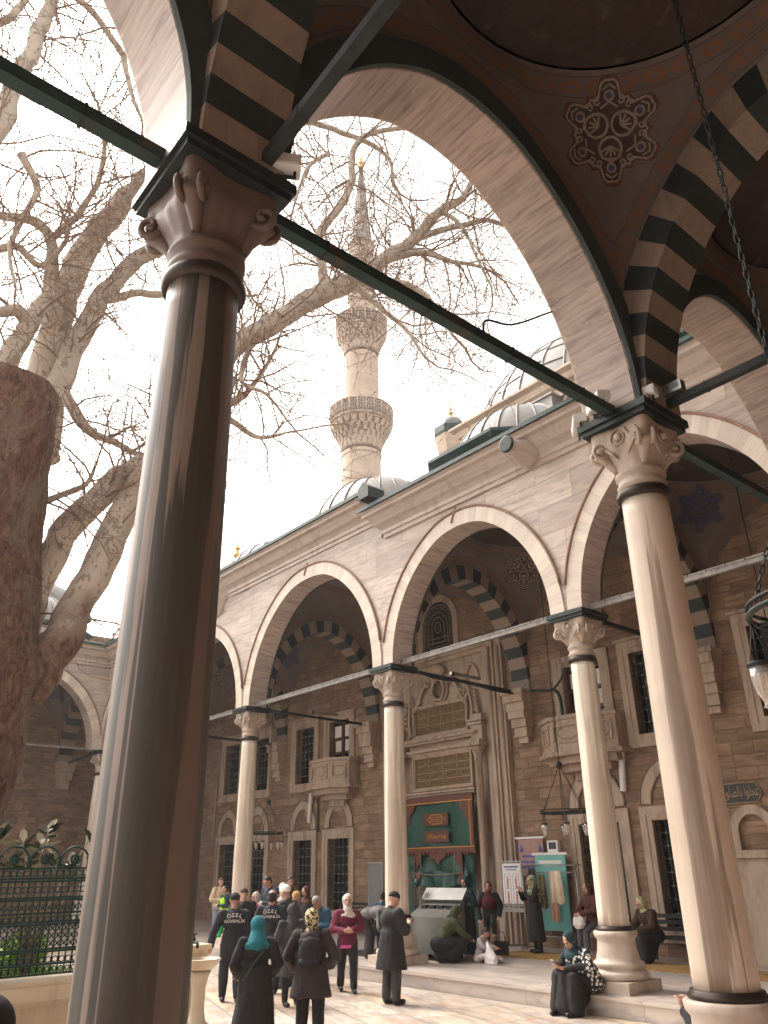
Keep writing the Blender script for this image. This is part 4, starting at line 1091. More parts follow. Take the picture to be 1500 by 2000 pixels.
def text(name,s,size,mat,M4,parent=None,ext=.003,label=None,align='CENTER'):
    cu=bpy.data.curves.new(name,'FONT'); cu.body=s; cu.size=size; cu.align_x=align; cu.align_y='CENTER'; cu.extrude=ext; cu.resolution_u=3
    to=bpy.data.objects.new(name,cu); COL.objects.link(to); bpy.context.view_layer.update()
    dg=bpy.context.evaluated_depsgraph_get(); me=bpy.data.meshes.new_from_object(to.evaluated_get(dg)); bpy.data.objects.remove(to)
    me.materials.clear(); me.materials.append(mat); o=bpy.data.objects.new(name,me); COL.objects.link(o); o.parent=parent; o.matrix_local=M4
    if label: o['label']=label
    return o
FACE=Matrix.Rotation(PI/2,4,'X')      # text in the XZ plane facing -Y
def inPlane(x,y,z): return Matrix.Translation((x,y,z))@FACE
for (z0,z1,txt) in ((3.22,3.56,0),(2.78,3.08,1)):
    p=strip('label_patch',M['brownc'],-.50,.50,z0,z1,-.075,.02)
    if txt==0:
        g=MB(); 
        g.tube([CT(.24*max(-1,min(1,1.3*cos(t))),-.08,(z0+z1)/2+.12*max(-1,min(1,1.3*sin(t)))) for t in [2*PI*i/24 for i in range(25)]],.012,5)
        for sg in (-1,1): g.tube([CT(sg*.25,-.08,(z0+z1)/2+.08),CT(sg*.38,-.08,(z0+z1)/2),CT(sg*.25,-.08,(z0+z1)/2-.08)],.010,5)
        for k in range(3): g.tube([CT(-.2+.4*t,-.08,(z0+z1)/2+.06-.06*k+.014*sin(t*22+k*2)) for t in [i/18 for i in range(19)]],.008,4)
        g.build('gold_emblem',M['goldthread'],p)
    else:
        text('lettering','\ufed9\ufe8e\ufee8\ufee0\ufeb3\ufead\ufe8d \ufe8e\ufee3\ufeed',.165,M['goldthread'],inPlane(0,-.08,(z0+z1)/2-ZP+.01),p)
# ---------------- calligraphy plaque on the wall right of the tall column --------------------
CP=empty('calligraphy_plaque',(-8.80,WY-.03,3.50),0,'black plaque with gold Arabic writing on the wall right of the tall column','plaque')
m=MB(); P=[(-.95,-.2),(.42,-.2),(.50,-.12),(.56,0),(.50,.12),(.42,.2),(-.95,.2)]
m.add([(u,0,z) for u,z in P]+[(u,.03,z) for u,z in P],[tuple(range(7)),tuple(range(13,6,-1))]+[(i,(i+1)%7,7+(i+1)%7,7+i) for i in range(7)]); m.build('board',M['bench'],CP)
m=MB(); m.tube([(u,-.006,z) for u,z in P]+[(P[0][0],-.006,P[0][1])],.014,5); m.build('gold_border',M['goldline'],CP)
text('lettering','\ufede\ufe92\ufed7 \ufe93\ufeee\ufee0\ufebc\ufedf\ufe8e\ufe91 \ufe8d\ufeee\ufee0\ufea0\ufecb',.24,M['goldline'],inPlane(.50,-.008,.02)@Matrix.Diagonal((.62,1.25,1,1)),CP,align='RIGHT')
# marble niche beneath it
NI=empty('wall_niche',(-8.55,WY,ZP),0,'small arched stone wall niche with a ledge below the gold writing','niche')
m=MB(); boxT(m,lambda u,w,z:Vector((u,w,z)),-.5,.5,-.10,0,0,1.95); m.box(-.62,.62,-.2,0,1.952,2.03); m.box(-.56,.56,-.16,0,2.032,2.10)
for sg in (-1,1): m.box(sg*.42-.09,sg*.42+.09,-.10,0,2.102,2.45)
m.build('surround',M['trim'],NI); voussoirs(lambda u,w,z: Vector((u,w,z-ZS)),.33,.36,-.10,.0,7,'arch',M['trim'],NI,ZS+2.45,0,.18)
# ---------------- prayer hall, big dome, turret --------------------------------
hall=MB(); hall.box(-19.6,-6,21.3,40,12,19.0); hall.build('prayer_hall',M['wall'],MO)
cm=MB(); cm.sweep([(0,18.2),(.1,18.2),(.15,18.5),(.35,18.6),(.4,18.85),(.6,18.95),(.6,19.05)],[(-19.6,40,-1,0),(-19.6,21.3,-1,-1),(-6,21.3,1,-1)]); cm.build('hall_cornice',M['minaret'],MO)
dm=MB(); dm.lathe([(6.6,18.9),(6.6,19.5),(6.7,19.6)],(-17.85,29,0),8,0,False,M=Matrix.Rotation(PI/8,4,'Z')); 
BD=dm.build('dome_drum',M['minaret'],MO)
e=MB(); e.lathe([(6.72,19.6),(6.8,19.62),(6.8,19.7),(6.3,19.8)],(-17.85,29,0),8,0,False,M=Matrix.Rotation(PI/8,4,'Z')); e.build('drum_eaves',M['gutter'],BD)
dmo=MB(); t0=.08; dmo.lathe([(6.46*cos(t),19+6.46*sin(t)) for t in [t0+(PI/2-t0)*k/20 for k in range(21)]],(-17.85,29,0),64); do=dmo.build('great_dome',M['lead'],MO)
sm=MB()
for k in range(36):
    a=2*PI*k/36; sm.tube([(-17.85+6.48*cos(t)*cos(a),29+6.48*cos(t)*sin(a),19+6.48*sin(t)) for t in [t0+(1.48-t0)*q/10 for q in range(11)]],.05,4,0,False)
for j in range(5):
    t=.42+.2*j
    for k in range(36):
        a=2*PI*k/36; tt=t+(.06 if k%2 else 0); sm.tube([(-17.85+6.48*cos(tt)*cos(a+q*.0873),29+6.48*cos(tt)*sin(a+q*.0873),19+6.48*sin(tt)) for q in (0,1,2)],.03,4,0,False)
sm.build('seam',M['leadseam'],do)
# buttress blocks with a lattice window in front of the drum
for (dx) in (-.6,2.4,5.2):
    b=MB(); b.box(-17.85+dx-.7,-17.85+dx+.7,20.7,21.31,14,18.1); b.box(-17.85+dx-.76,-17.85+dx+.76,20.64,21.31,18.102,18.19); b.build('buttress',M['lead'],BD)
def lattice_window(x,z,par):
    fr=MB(); fr.tube([(x+.62*cos(t),21.2,z+.62*sin(t)) for t in [PI*i/14 for i in range(15)]],.07,6); fr.tube([(x-.62,21.2,z-.7),(x-.62,21.2,z)],.07,6); fr.tube([(x+.62,21.2,z-.7),(x+.62,21.2,z)],.07,6)
    o=fr.build('lattice_window',M['minaret'],par); l=MB()
    for i in range(-3,4):
        for k in range(-3,4):
            u=i*.19+(.095 if k%2 else 0); v=k*.17
            if u*u+max(0,v)**2<.33: l.tube([(x+u+.08*cos(t),21.2,z+v+.08*sin(t)) for t in [PI/3*q for q in range(7)]],.018,4)
    l.build('lattice',M['minaret'],o)
    g=MB(); g.lathe([(0.001,0),(.6,0)],(x,21.26,z),20,0,M=Matrix.Rotation(PI/2,4,'X')); g.build('pane',M['glassd'],o)
for x,z in ((-15.2,18.25+1.55),(-12.2,19.8)): pass
lattice_window(-14.05,17.55,MO); lattice_window(-16.95,17.55,MO)
def turret(c,z0,r,h,name,label,n=8):
    t=empty(name,(c[0],c[1],z0),0,label,'turret')
    m=MB(); RZ=Matrix.Rotation(PI/8,4,'Z'); m.lathe([(r,0),(r,h*.45),(r*1.1,h*.47),(r*1.12,h*.52),(r*1.0,h*.54),(r*1.0,h*.72),(r*1.12,h*.74),(r*1.3,h*.80),(r*1.35,h*.82)],(0,0,0),n,0,False,M=RZ); m.build('shaft',M['minaret'],t)
    m=MB(); m.lathe([(r*1.37,h*.82),(r*1.42,h*.83),(r*1.42,h*.86),(r*.98,h*.89)],(0,0,0),n,0,False,M=RZ); m.build('eaves',M['gutter'],t)
    m=MB(); m.lathe([(r*.95*cos(a),h*.88+r*.85*sin(a)) for a in [PI/2*k/8 for k in range(9)]],(0,0,0),24); 
    o=m.build('dome',M['lead'],t)
    finial(t,(0,0),h*.88+r*.83,r*1.3); return t
p=aty(881,828,24.6)
turret((-21.25,22.0),11.0,.60,10.4,'corner_turret','small domed stone turret on the roof between the minaret and the big dome')
p=aty(461,1115,24.6); turret((p.x,p.y),8.0,1.5,p.z-8+.9,'corner_turret','small domed turret with gilded finial just right of the near dark column')
m=MB(); p=atx(88,1200,-48); turret((p.x,p.y),8.0,1.9,p.z-8+1.4,'corner_turret','small domed lantern behind the fork of the plane tree at the left')
# ---------------- minaret ------------------------------------------------------
MN=empty('minaret',(-45.5,36,0),0,'slender stone minaret with two balconies and a pointed lead spire','minaret')
def fl(n): return lambda a,z: 1+.0*cos(n*a)
m=MB(); m.lathe([(2.1,0),(2.1,12),(1.75,24),(1.70,31),(1.74,31.1),(1.74,31.35),(1.66,31.4),(1.64,33.4),(1.72,33.5),(1.72,33.8)],(0,0,0),28,0,False); 
m.lathe([(1.58,36),(1.52,43.7)],(0,0,0),28,0,False); m.lathe([(1.32,46),(1.18,56.6)],(0,0,0),28,0,False); m.build('shaft',M['minaret'],MN)
def balc(z0,z1,z2,ra,rb,n=24):
    b=MB(); H=z1-z0
    b.lathe([(ra,z0-.3),(ra+.02,z0),(ra+(rb-ra)*.28,z0+H*.5),(rb*.90,z1),(rb,z1+.05),(rb+.08,z1+.2),(rb,z1+.25),(rb,z1+.3)],(0,0,0),n*2)
    bo=b.build('balcony',M['minaret_c'],MN); 
    tiers=4
    d=MB(); 
    for t in range(tiers):
        zt=z0+H*t/tiers; r0=ra+(rb-ra)*((t+.35)/tiers)**1.5; r1=ra+(rb-ra)*((t+1.0)/tiers)**1.25
        for k in range(n):
            a=2*PI*(k+(.5 if t%2 else 0))/n; wdt=PI/n*.80
            P=[(r0,a-wdt*.55,zt),(r0,a+wdt*.55,zt),(r1,a+wdt,zt+H/tiers*.86),(r1,a-wdt,zt+H/tiers*.86)]
            V4=[Vector((r*cos(q),r*sin(q),z)) for r,q,z in P]; tip=Vector((r0*cos(a),r0*sin(a),zt-H/tiers*.30))
            inn=[Vector((v.x*.86,v.y*.86,v.z)) for v in V4]
            d.add(V4+inn+[tip],[(0,1,2,3),(0,3,7,4),(1,5,6,2),(3,2,6,7),(0,8,1),(0,4,8),(1,8,5)])
    d.build('stalactite_corbels',M['minaret'],bo)
    # pierced parapet
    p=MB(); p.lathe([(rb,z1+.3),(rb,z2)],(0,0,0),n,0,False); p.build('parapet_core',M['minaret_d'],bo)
    p=MB()
    p.lathe([(rb+.02,z2-.14),(rb+.12,z2-.12),(rb+.12,z2),(rb+.0,z2+.02)],(0,0,0),n,0,False)
    for k in range(n):
        a=2*PI*k/n; p.tube([((rb+.04)*cos(a),(rb+.04)*sin(a),z1+.3),((rb+.04)*cos(a),(rb+.04)*sin(a),z2)],.07,5)
        for j in range(3):
            for q in range(3):
                aa=a+2*PI/n*(q+.5)/3; zz=z1+.45+(z2-z1-.6)*(j+.4)/3; h=.13
                e=Vector((-sin(aa),cos(aa),0)); cc=Vector(((rb+.02)*cos(aa),(rb+.02)*sin(aa),zz))
                p.tube([cc+e*(h*cos(t))+Vector((0,0,h*1.3*sin(t))) for t in [PI/2*i+.78 for i in range(5)]],.035,4)
    p.build('pierced_parapet',M['minaret'],bo)
    for k in range(0,n,3):
        pass
balc(34.3,36.5,38.1,1.70,2.66); balc(44.2,46.1,47.7,1.56,2.28)
m=MB(); m.lathe([(1.28,56.6),(1.32,56.8),(1.32,57.0),(1.02,57.3),(.55,62.5),(.12,67.2),(.02,67.4)],(0,0,0),20); sp_=m.build('spire',lead('pale_spire_lead',(.42,.39,.36)),MN)
m=MB()
for k in range(16):
    a=2*PI*k/16; m.tube([(1.04*cos(a),1.04*sin(a),57.3),(.57*cos(a),.57*sin(a),62.5),(.13*cos(a),.13*sin(a),67.2)],.035,4,0,False)
m.build('seam',M['leadseam'],sp_)
finial(MN,(0,0),67.2,2.2)
# ======================= TREE, GARDEN, FENCE, FURNITURE =====================
rnd=random.Random(11)
TREE=empty('plane_tree',(0,0,0),0,'huge bare plane tree with a sawn off trunk and mottled pale limbs','tree')
TREE.location=atd(-330,1900,13.0); TREE.location.z=.6; TO=Vector(TREE.location)
trunk=[(-330,1960,340,13.0),(-230,1750,300,13.0),(-155,1630,262,13.0),(-104,1500,245,13.0),(-62,1380,240,13.0),(-48,1300,240,13.0),(-42,1200,232,13.0),(-45,1080,238,13.0),(-42,900,270,13.0),(-32,776,285,13.0)]
def w_(px,py,D,w):
    p=atd(px,py,D); d=ray(px,py); t=D/math.hypot(d.x,d.y); return p-TO,w/2*t
P=[w_(a,b,d,w) for a,b,w,d in trunk]
def catmull(L,k=5):
    out=[]
    n=len(L)
    for i in range(n-1):
        p0=L[max(i-1,0)];p1=L[i];p2=L[i+1];p3=L[min(i+2,n-1)]
        for j in range(k):
            t=j/k
            v=.5*((2*p1[0])+(p2[0]-p0[0])*t+(2*p0[0]-5*p1[0]+4*p2[0]-p3[0])*t*t+(3*p1[0]-p0[0]-3*p2[0]+p3[0])*t**3)
            out.append((v,p1[1]*(1-t)+p2[1]*t))
    out.append(L[-1]); return out
PT_=catmull(P,6)
m=MB(); m.tube([p for p,r in PT_],[r for p,r in PT_],40)
# gnarled surface
top=max(v[2] for v in m.v)
for i,v in enumerate(m.v):
    vv=Vector(v); n=noise.fractal(vv*1.6,1.0,2.0,5); n2=noise.noise(vv*.7+Vector((3,1,2)))
    ax=min(PT_,key=lambda q:(q[0]-vv).length)[0]; d=(vv-ax)
    if d.length>1e-3: dn_=d.normalized(); dn_.z*=.2; vv=vv+dn_*(n*.07+n2*.10)
    m.v[i]=tuple(vv)

m.build('trunk',M['trunk'],TREE)
limbs=[
 [(40,1350,90,13),(80,1312,92,13),(110,1262,78,13),(147,1190,64,13.1),(200,1085,62,13.2),(250,985,52,13.3),(310,885,47,13.3),(385,765,43,13.3),(465,672,43,13.3),(520,640,40,13.3),(580,600,40,13.3),(635,570,44,13.3),(700,538,31,13.3),(760,500,25,13.4),(810,465,21,13.5),(860,412,18,13.6),(905,385,14,13.6),(925,335,10,13.6),(932,285,6,13.6)],
 [(20,1260,90,13.3),(72,1135,64,13.5),(115,1058,56,13.5),(180,985,49,13.5),(270,912,45,13.6),(350,850,34,13.6),(420,800,22,13.6),(480,770,12,13.6)],
 [(45,900,80,14.5),(75,780,70,14.5),(98,690,60,14.5),(122,590,54,14.5),(160,500,48,14.5),(225,410,42,14.5),(290,350,38,14.4),(370,280,35,14.2),(430,180,26,14)],
 [(85,900,56,14.2),(112,760,48,14.2),(165,645,40,14.2),(215,560,34,14.2),(260,515,31,14.2),(320,480,28,14.2),(400,450,25,14.1),(500,400,14,14),(560,330,8,14)],
 [(-50,830,52,13.8),(0,735,46,13.8),(45,655,38,13.8),(85,590,30,13.8),(105,540,28,13.9),(100,470,20,14),(60,430,19,14),(-20,420,16,14)],
 [(60,640,24,13.8),(35,605,24,13.6),(-20,612,20,13.5)],
 [(-60,330,44,12.5),(0,245,38,12.6),(38,140,33,12.7),(75,65,29,12.8),(100,5,23,12.9),(118,-90,17,13)],
 [(110,-30,12,13),(165,10,13,13),(212,65,13,13),(240,110,12,13),(256,180,9,13),(278,235,5,13)],
 [(640,572,26,13.3),(628,520,18,13.3),(622,462,17,13.3),(665,402,16,13.2),(686,350,14,13.2),(692,290,12,13.2),(722,262,10,13.2),(790,250,8,13.2),(862,262,5,13.2)],
 [(560,232,9,13.2),(610,238,11,13.2),(690,268,10,13.2),(752,300,8,13.2),(770,360,5,13.2)],
 [(655,560,20,13.3),(725,550,16,13.3),(800,558,13,13.3),(850,600,10,13.3),(885,655,6,13.3)],
 [(740,515,16,13.4),(810,492,14,13.5),(865,505,10,13.6),(935,520,6,13.7)],
 [(800,470,13,13.5),(880,446,12,13.7),(950,432,9,13.9),(1010,448,5,14)],
 [(700,562,14,13.2),(742,602,11,13.1),(790,640,8,13),(832,700,5,12.9)],
 [(500,655,13,13.3),(470,740,9,13.2),(520,770,6,13.2),(560,820,4,13.2)],
 [(420,800,14,13.6),(490,848,10,13.6),(530,852,7,13.6),(560,845,4,13.6)],
 [(130,760,24,13.9),(155,820,21,13.8),(186,850,17,13.8)],
 [(185,590,18,14.2),(260,575,16,14.2),(330,574,14,14.2),(400,560,9,14.2)],
 [(40,300,18,12.6),(70,360,14,12.7),(60,400,12,12.8),(20,480,9,13),(30,560,6,13)],
 [(100,470,15,14),(150,420,13,14),(190,360,11,14),(205,280,8,14),(190,200,6,14)],
 [(-30,500,18,13.5),(30,480,15,13.5),(80,520,12,13.5),(130,470,9,13.5)],
 [(90,980,13,13.4),(140,960,12,13.4),(172,940,9,13.4),(190,900,5,13.4)],
 [(860,412,10,13.6),(900,440,8,13.5),(930,500,6,13.4),(960,560,4,13.4)],
 [(-60,60,20,13),(10,40,16,13),(60,-10,12,13)],
 [(640,300,9,12.6),(600,330,7,12.6),(575,400,5,12.6)],
]
bm_=MB(); tw=MB(); bud=MB(); leaf=MB()
paths=[]
for L in limbs:
    Q=catmull([w_(a,b,d,w) for a,b,w,d in L],5)
    Q2=[]
    for i,(p,r) in enumerate(Q):
        j=Vector((noise.noise(p*2.1),noise.noise(p*2.1+Vector((9,0,0))),noise.noise(p*2.1+Vector((0,9,0)))))*min(.10,r*.6)
        Q2.append((p+j,r*(1+.10*noise.noise(p*3.0))))
    bm_.tube([p for p,r in Q2],[r for p,r in Q2],14); paths.append(Q2)
def rdir():
    while True:
        v=Vector((rnd.uniform(-1,1),rnd.uniform(-1,1),rnd.uniform(-1,1)))
        if .1<v.length<1: return v.normalized()
cnt=[0]
def grow(p,d,r,L,lev):
    n=4 if lev<3 else 3
    pts=[p];rs=[r]; dd=d.copy()
    for i in range(n):
        dd=(dd+rdir()*(.42 if lev<3 else .5)+Vector((0,0,.10 if lev<2 else -.05))).normalized()
        pts.append(pts[-1]+dd*L/n); rs.append(max(.0052,r*(1-.66*(i+1)/n)))
    (bm_ if r>.05 else tw).tube(pts,rs,7 if r>.03 else (4 if r>.012 else 3),0,False)
    cnt[0]+=1
    if lev>=4 or r<.0075:
        for q in range(2):
            b=pts[-1-q]+rdir()*.012; s=rnd.uniform(.012,.024)
            tgt=bud if rnd.random()<.85 else leaf
            u=rdir()*s; v=u.cross(rdir()).normalized()*s
            tgt.add([b+u,b+v,b-u,b-v],[(0,1,2,3)])
        return
    k={1:6,2:6,3:5}.get(lev,3)
    for i in range(k):
        t=(i+.4+rnd.random()*.6)/k; x=t*(len(pts)-1); a=min(int(x),len(pts)-2); f=x-a
        q=pts[a].lerp(pts[a+1],f); ax=(pts[a+1]-pts[a]).normalized()
        side=rdir(); side=(side-ax*side.dot(ax)).normalized()
        nd=(ax*rnd.uniform(.35,.9)+side*rnd.uniform(.6,1.0)).normalized()
        grow(q,nd,max(.006,rs[a]*rnd.uniform(.42,.62)),L*rnd.uniform(.42,.66),lev+1)
for Q in paths:
    total=sum((Q[i+1][0]-Q[i][0]).length for i in range(len(Q)-1))
    nb=int(total*4.0)
    thin=[i for i,(p,r) in enumerate(Q) if r<.24]
    for _ in range(nb):
        i=rnd.choice(thin) if thin and rnd.random()<.85 else rnd.randrange(len(Q)-1)
        i=min(i,len(Q)-2)
        p,r=Q[i]; ax=(Q[i+1][0]-p).normalized(); side=rdir(); side=(side-ax*side.dot(ax)).normalized()
        if r>.26 and (p+TO).z<5: continue
        nd=(ax*rnd.uniform(.2,.8)+side+Vector((0,0,.25))).normalized()
        grow(p,nd,min(.022,max(.009,r*.40)),rnd.uniform(1.2,2.6),2)
    p,r=Q[-1]; grow(p,(Q[-1][0]-Q[-3][0]).normalized(),max(.01,r),1.6,2)
bm_.build('limbs',M['bark'],TREE); o=tw.build('twigs',M['twig'],TREE); bud.build('buds',M['bud'],TREE); leaf.build('young_leaves',M['leafy'],TREE)
# garden bed + fence
FX=-10.5; FZ=1.06; FE=4.95
g=MB(); g.quad((-25,-30,.78),(-10.75,-30,.78),(-10.75,4.7,.78),(-25,4.7,.78)); g.box(-25.2,-25,-30,4.9,0,.95); o=g.build('garden_bed',M['soil']); o['kind']='structure'
g=MB()
for i in range(26000):
    x=-10.8-9*rnd.random()**1.4; y=rnd.uniform(-2.5,4.6); h=rnd.uniform(.10,.30); a=rnd.uniform(0,6.28); w=.012
    dx,dy=cos(a)*w,sin(a)*w; lx,ly=rnd.uniform(-.08,.08),rnd.uniform(-.08,.08)
    g.add([(x-dx,y-dy,.78),(x+dx,y+dy,.78),(x+lx,y+ly,.78+h)],[(0,1,2)])
o=g.build('grass',M['grass']); tag(o,'bright green grass growing behind the green iron fence','grass',kind='stuff')
FN=empty('iron_fence',(FX,FE,0),0,'ornate green cast iron fence on a cream marble base at the lower left','fence')
fb=MB(); F=lambda x,y0,y1,z0,z1:fb.box(-x,x,y0-FE,y1-FE,z0,z1)
F(.22,-8,FE,0,.80); F(.27,-8,FE+.03,.802,.86); F(.31,-8,FE+.05,.862,1.0); F(.27,-8,FE+.03,1.002,1.055); F(.26,-8,FE+.02,.0,.12)
fb.build('base_wall',M['fencebase'],FN)
def fence_panel(y0,y1):
    m=MB(); L=y1-y0; z0,z1=FZ+.03,2.20
    def b(ya,za,yb,zb,w): m.bar((0,ya-FE,za),(0,yb-FE,zb),w,w,upv=(1,0,0))
    for z in (z0,z0+.10,1.32,1.345,1.60,1.625,1.72,1.86,1.885,2.06,2.09,z1): b(y0,z,y1,z,.022)
    n=int(L/.075)
    for i in range(n+1):
        y=y0+L*i/n; m.tube([(0,y-FE,z0),(0,y-FE,z1)],.010,4)
        if i<n:
            yc=y+L/n/2-FE
            for (zc,r) in ((1.14,.026),(1.66,.030),(2.145,.034),(1.235,.032),(1.97,.036)):
                m.tube([(.0,yc+r*cos(t),zc+r*sin(t)) for t in [PI/4*q for q in range(9)]],.007,4)
            for zc in (1.40,1.48,1.56,1.78):
                m.bar((0,yc-.035,zc-.035),(0,yc+.035,zc+.035),.010); m.bar((0,yc+.035,zc-.035),(0,yc-.035,zc+.035),.010)
                m.sphere((.012,yc,zc),.016,6)
    m.build('lattice_panel',M['fence'],FN)
    c=MB(); k=int(L/.30)
    for i in range(k):
        yc=y0+L*(i+.5)/k-FE; R=L/k*.55
        c.tube([(0,yc+R*cos(t),z1+.0+R*1.25*sin(t)) for t in [PI*q/10 for q in range(11)]],.013,5)
        for q in range(9):
            a=2*PI*q/9; c.sphere((0,yc+.045*cos(a),z1+.10+.045*sin(a)),.021,6,0,(.5,1,1))
        c.sphere((0.01,yc,z1+.10),.028,6,0,(.6,1,1)); c.tube([(0,yc-R,z1),(0,yc-R,z1+.10)],.012,5); c.sphere((0,yc-R,z1+.12),.024,6)
    c.build('cresting',M['fence'],FN)
ys=[-2.6,-.8,1.0,2.85,4.75]
for a,b in zip(ys[:-1],ys[1:]): fence_panel(a+.06,b-.06)
for y in ys:
    m=MB(); m.box(-.05,.05,y-.05-FE,y+.05-FE,FZ,2.28); m.box(-.07,.07,y-.07-FE,y+.07-FE,FZ,FZ+.12); m.box(-.065,.065,y-.065-FE,y+.065-FE,2.282,2.33); m.lathe([(.04,0),(.055,.04),(.03,.09),(.001,.14)],(0,y-FE,2.33),8)
    for dz in (1.36,1.62,1.88): m.box(-.062,.062,y-.062-FE,y+.062-FE,dz-.02,dz+.02)
    m.build('post',M['fence'],FN)
# magnolia behind the fence
MG=empty('magnolia_plant',(-11.6,3.75,.78),0,'young magnolia with dark glossy leaves and pale blooms standing behind the fence','plant')
st=MB(); lf=MB(); lp=MB(); fw_=MB()
for k in range(13):
    a=rnd.uniform(0,6.28); h=rnd.uniform(1.35,2.0); r=rnd.uniform(.15,.62); tip=Vector((r*cos(a)*.8,r*sin(a),h))
    st.tube([(0,0,0),(tip.x*.3,tip.y*.3,h*.55),tuple(tip)],[.02,.014,.008],5)
    for q in range(8):
        b=rnd.uniform(0,6.28); el=rnd.uniform(-.1,.9); d=Vector((cos(b)*cos(el),sin(b)*cos(el),sin(el))); L=rnd.uniform(.16,.26); s=d.cross(Vector((0,0,1))).normalized()*L*.22; n=s.cross(d).normalized()*.02
        base=tip+Vector((0,0,-.05*q/3)); (lf if rnd.random()<.72 else lp).add([base,base+d*L*.35+s+n,base+d*L*.75+s*.8+n,base+d*L,base+d*L*.75-s*.8+n,base+d*L*.35-s+n,base+d*L*.5-n],[(0,1,6),(1,2,6),(2,3,6),(3,4,6),(4,5,6),(5,0,6)])
    if k%5==0:
        for q in range(6):
            b=q*1.05; fw_.sphere(tip+Vector((.014*cos(b),.014*sin(b),.05)),.022,6,0,(.8,.8,1.7))
st.build('stem',M['twig'],MG); lf.build('leaves',M['leafdark'],MG); lp.build('pale_leaves',M['leafpale'],MG); fw_.build('flowers',M['petal'],MG)
# low shrubs behind the fence
for (x,y,r,lb) in ((-12.6,2.0,.36,'low bright shrub at the left edge behind the fence'),(-13.5,4.3,.34,'low leafy shrub behind the fence beside the magnolia')):
    sh=MB(); s2=MB()
    for i in range(900):
        d=rdir(); rr=r*rnd.uniform(.4,1); c=Vector((0,0,r*.9))+Vector((d.x*rr,d.y*rr,d.z*rr*.9)); u=rdir()*.05; v=u.cross(rdir()).normalized()*.03; sh.add([c+u,c+v,c-u,c-v],[(0,1,2,3)])
    for i in range(8): s2.tube([(0,0,0),tuple(rdir()*r*.6+Vector((0,0,r)))],.012,4)
    e=empty('shrub',(x,y,.78),0,lb,'shrub','low shrubs in the garden bed'); sh.build('leaves',M['grass'],e); s2.build('stems',M['twig'],e)
# ablution basin beside the near column
bp=atz(392,1874,.92)
BS=empty('marble_basin',(bp.x,bp.y,0),0,'shell shaped marble wash basin with a brass tap right of the near column','basin')
m=MB(); m.lathe([(.001,.78),(.12,.76),(.22,.82),(.30,.91),(.31,.93),(.27,.935),(.22,.87),(.1,.82),(.001,.81)],(0,0,0),28,0,True,lambda a,z:1+.03*cos(12*a)); m.build('bowl',M['fencebase'],BS)
m=MB(); m.lathe([(.19,0),(.19,.08),(.13,.12),(.10,.3),(.10,.55),(.14,.70),(.17,.77)],(0,0,0),16); m.build('pedestal',M['fencebase'],BS)
m=MB(); m.box(-.62,-.34,-.30,.30,0,1.02); m.box(-.66,-.30,-.34,.34,1.022,1.09); m.build('slab',M['fencebase'],BS)
m=MB(); m.tube([(-.34,0,1.13),(-.18,0,1.14),(-.14,0,1.12),(-.13,0,1.06)],.022,8); m.tube([(-.26,0,1.12),(-.26,0,1.24)],.014,6); m.bar((-.32,0,1.25),(-.2,0,1.25),.02); m.sphere((-.26,0,1.18),.03,8); m.build('tap',M['iron'],BS)
# ---------------- chandeliers -------------------------------------------------
def chain(m,a,b,r=.012,link=.09):
    a=Vector(a);b=Vector(b);L=(b-a).length;n=max(2,int(L/link)); d=(b-a)/L; s=d.orthogonal().normalized(); t=d.cross(s)
    for k in range(n):
        c=a+d*(L*(k+.5)/n); u=s if k%2 else t; h=L/n*.62
        m.tube([c+d*(h*cos(q))+u*(link*.22*sin(q)) for q in [PI/4*i for i in range(9)]],r,4,0,False)
def chandelier(x,y,zt,zball,zring,R,label,cup=1.0,links=True):
    e=empty('mosque_lamp',(x,y,zring),0,label,'hanging lamp','ring lamps hanging under the colonnades')
    m=MB()
    if links: chain(m,(0,0,zball-zring+.1),(0,0,zt-zring),.007,.075)
    else: m.tube([(0,0,zball-zring),(0,0,zt-zring)],.012,5)
    m.build('chain',M['iron'],e)
    m=MB(); m.sphere((0,0,zball-zring),.075,12,0,(1,1,1.1)); m.build('ball',M['iron'],e)
    m=MB(); m.tube([(R*cos(t),R*sin(t),0) for t in [2*PI*i/32 for i in range(33)]],.017,6); m.tube([(R*cos(t),R*sin(t),.05) for t in [2*PI*i/32 for i in range(33)]],.012,5)
    for k in range(3):
        a=PI*k/3; m.bar((R*cos(a),R*sin(a),0),(-R*cos(a),-R*sin(a),0),.018)
    m.build('ring',M['iron'],e)
    m=MB()
    for k in range(6):
        a=2*PI*k/6+.2
        if links: chain(m,(R*cos(a),R*sin(a),.03),(0,0,zball-zring),.005,.05)
        else: m.tube([(R*cos(a),R*sin(a),.03),(0,0,zball-zring)],.007,4)
    m.build('hanger',M['iron'],e)
    for k in range(6):
        a=2*PI*k/6+.2; c=(R*1.0*cos(a),R*1.0*sin(a),-.22*cup-.04)
        h=MB()
        for q in range(3): 
            b=2*PI*q/3; h.tube([(c[0],c[1],0),(c[0]+.06*cup*cos(b),c[1]+.06*cup*sin(b),c[2]+.02)],.004,4)
        h.lathe([(.05*cup,.0),(.072*cup,.015),(.075*cup,.035),(.05*cup,.04)],c,14)
        ho=h.build('cup_holder',M['iron'],e)
        g=MB(); g.lathe([(.062*cup,.012),(.060*cup,-.05*cup),(.045*cup,-.13*cup),(.022*cup,-.17*cup),(.018*cup,-.19*cup),(.028*cup,-.205*cup),(.001,-.215*cup)],c,14); g.build('glass_cup',M['glass'],ho)
    return e
chandelier(-1.50,4.37,12.0,4.35,3.38,.42,'iron ring lamp with glass cups close to the camera at the right edge',1.0)
chandelier(-11.7,15.0,12.0,4.22,3.20,.52,'iron ring lamp on a long chain between the portal and the clothes rack',1.0,False)
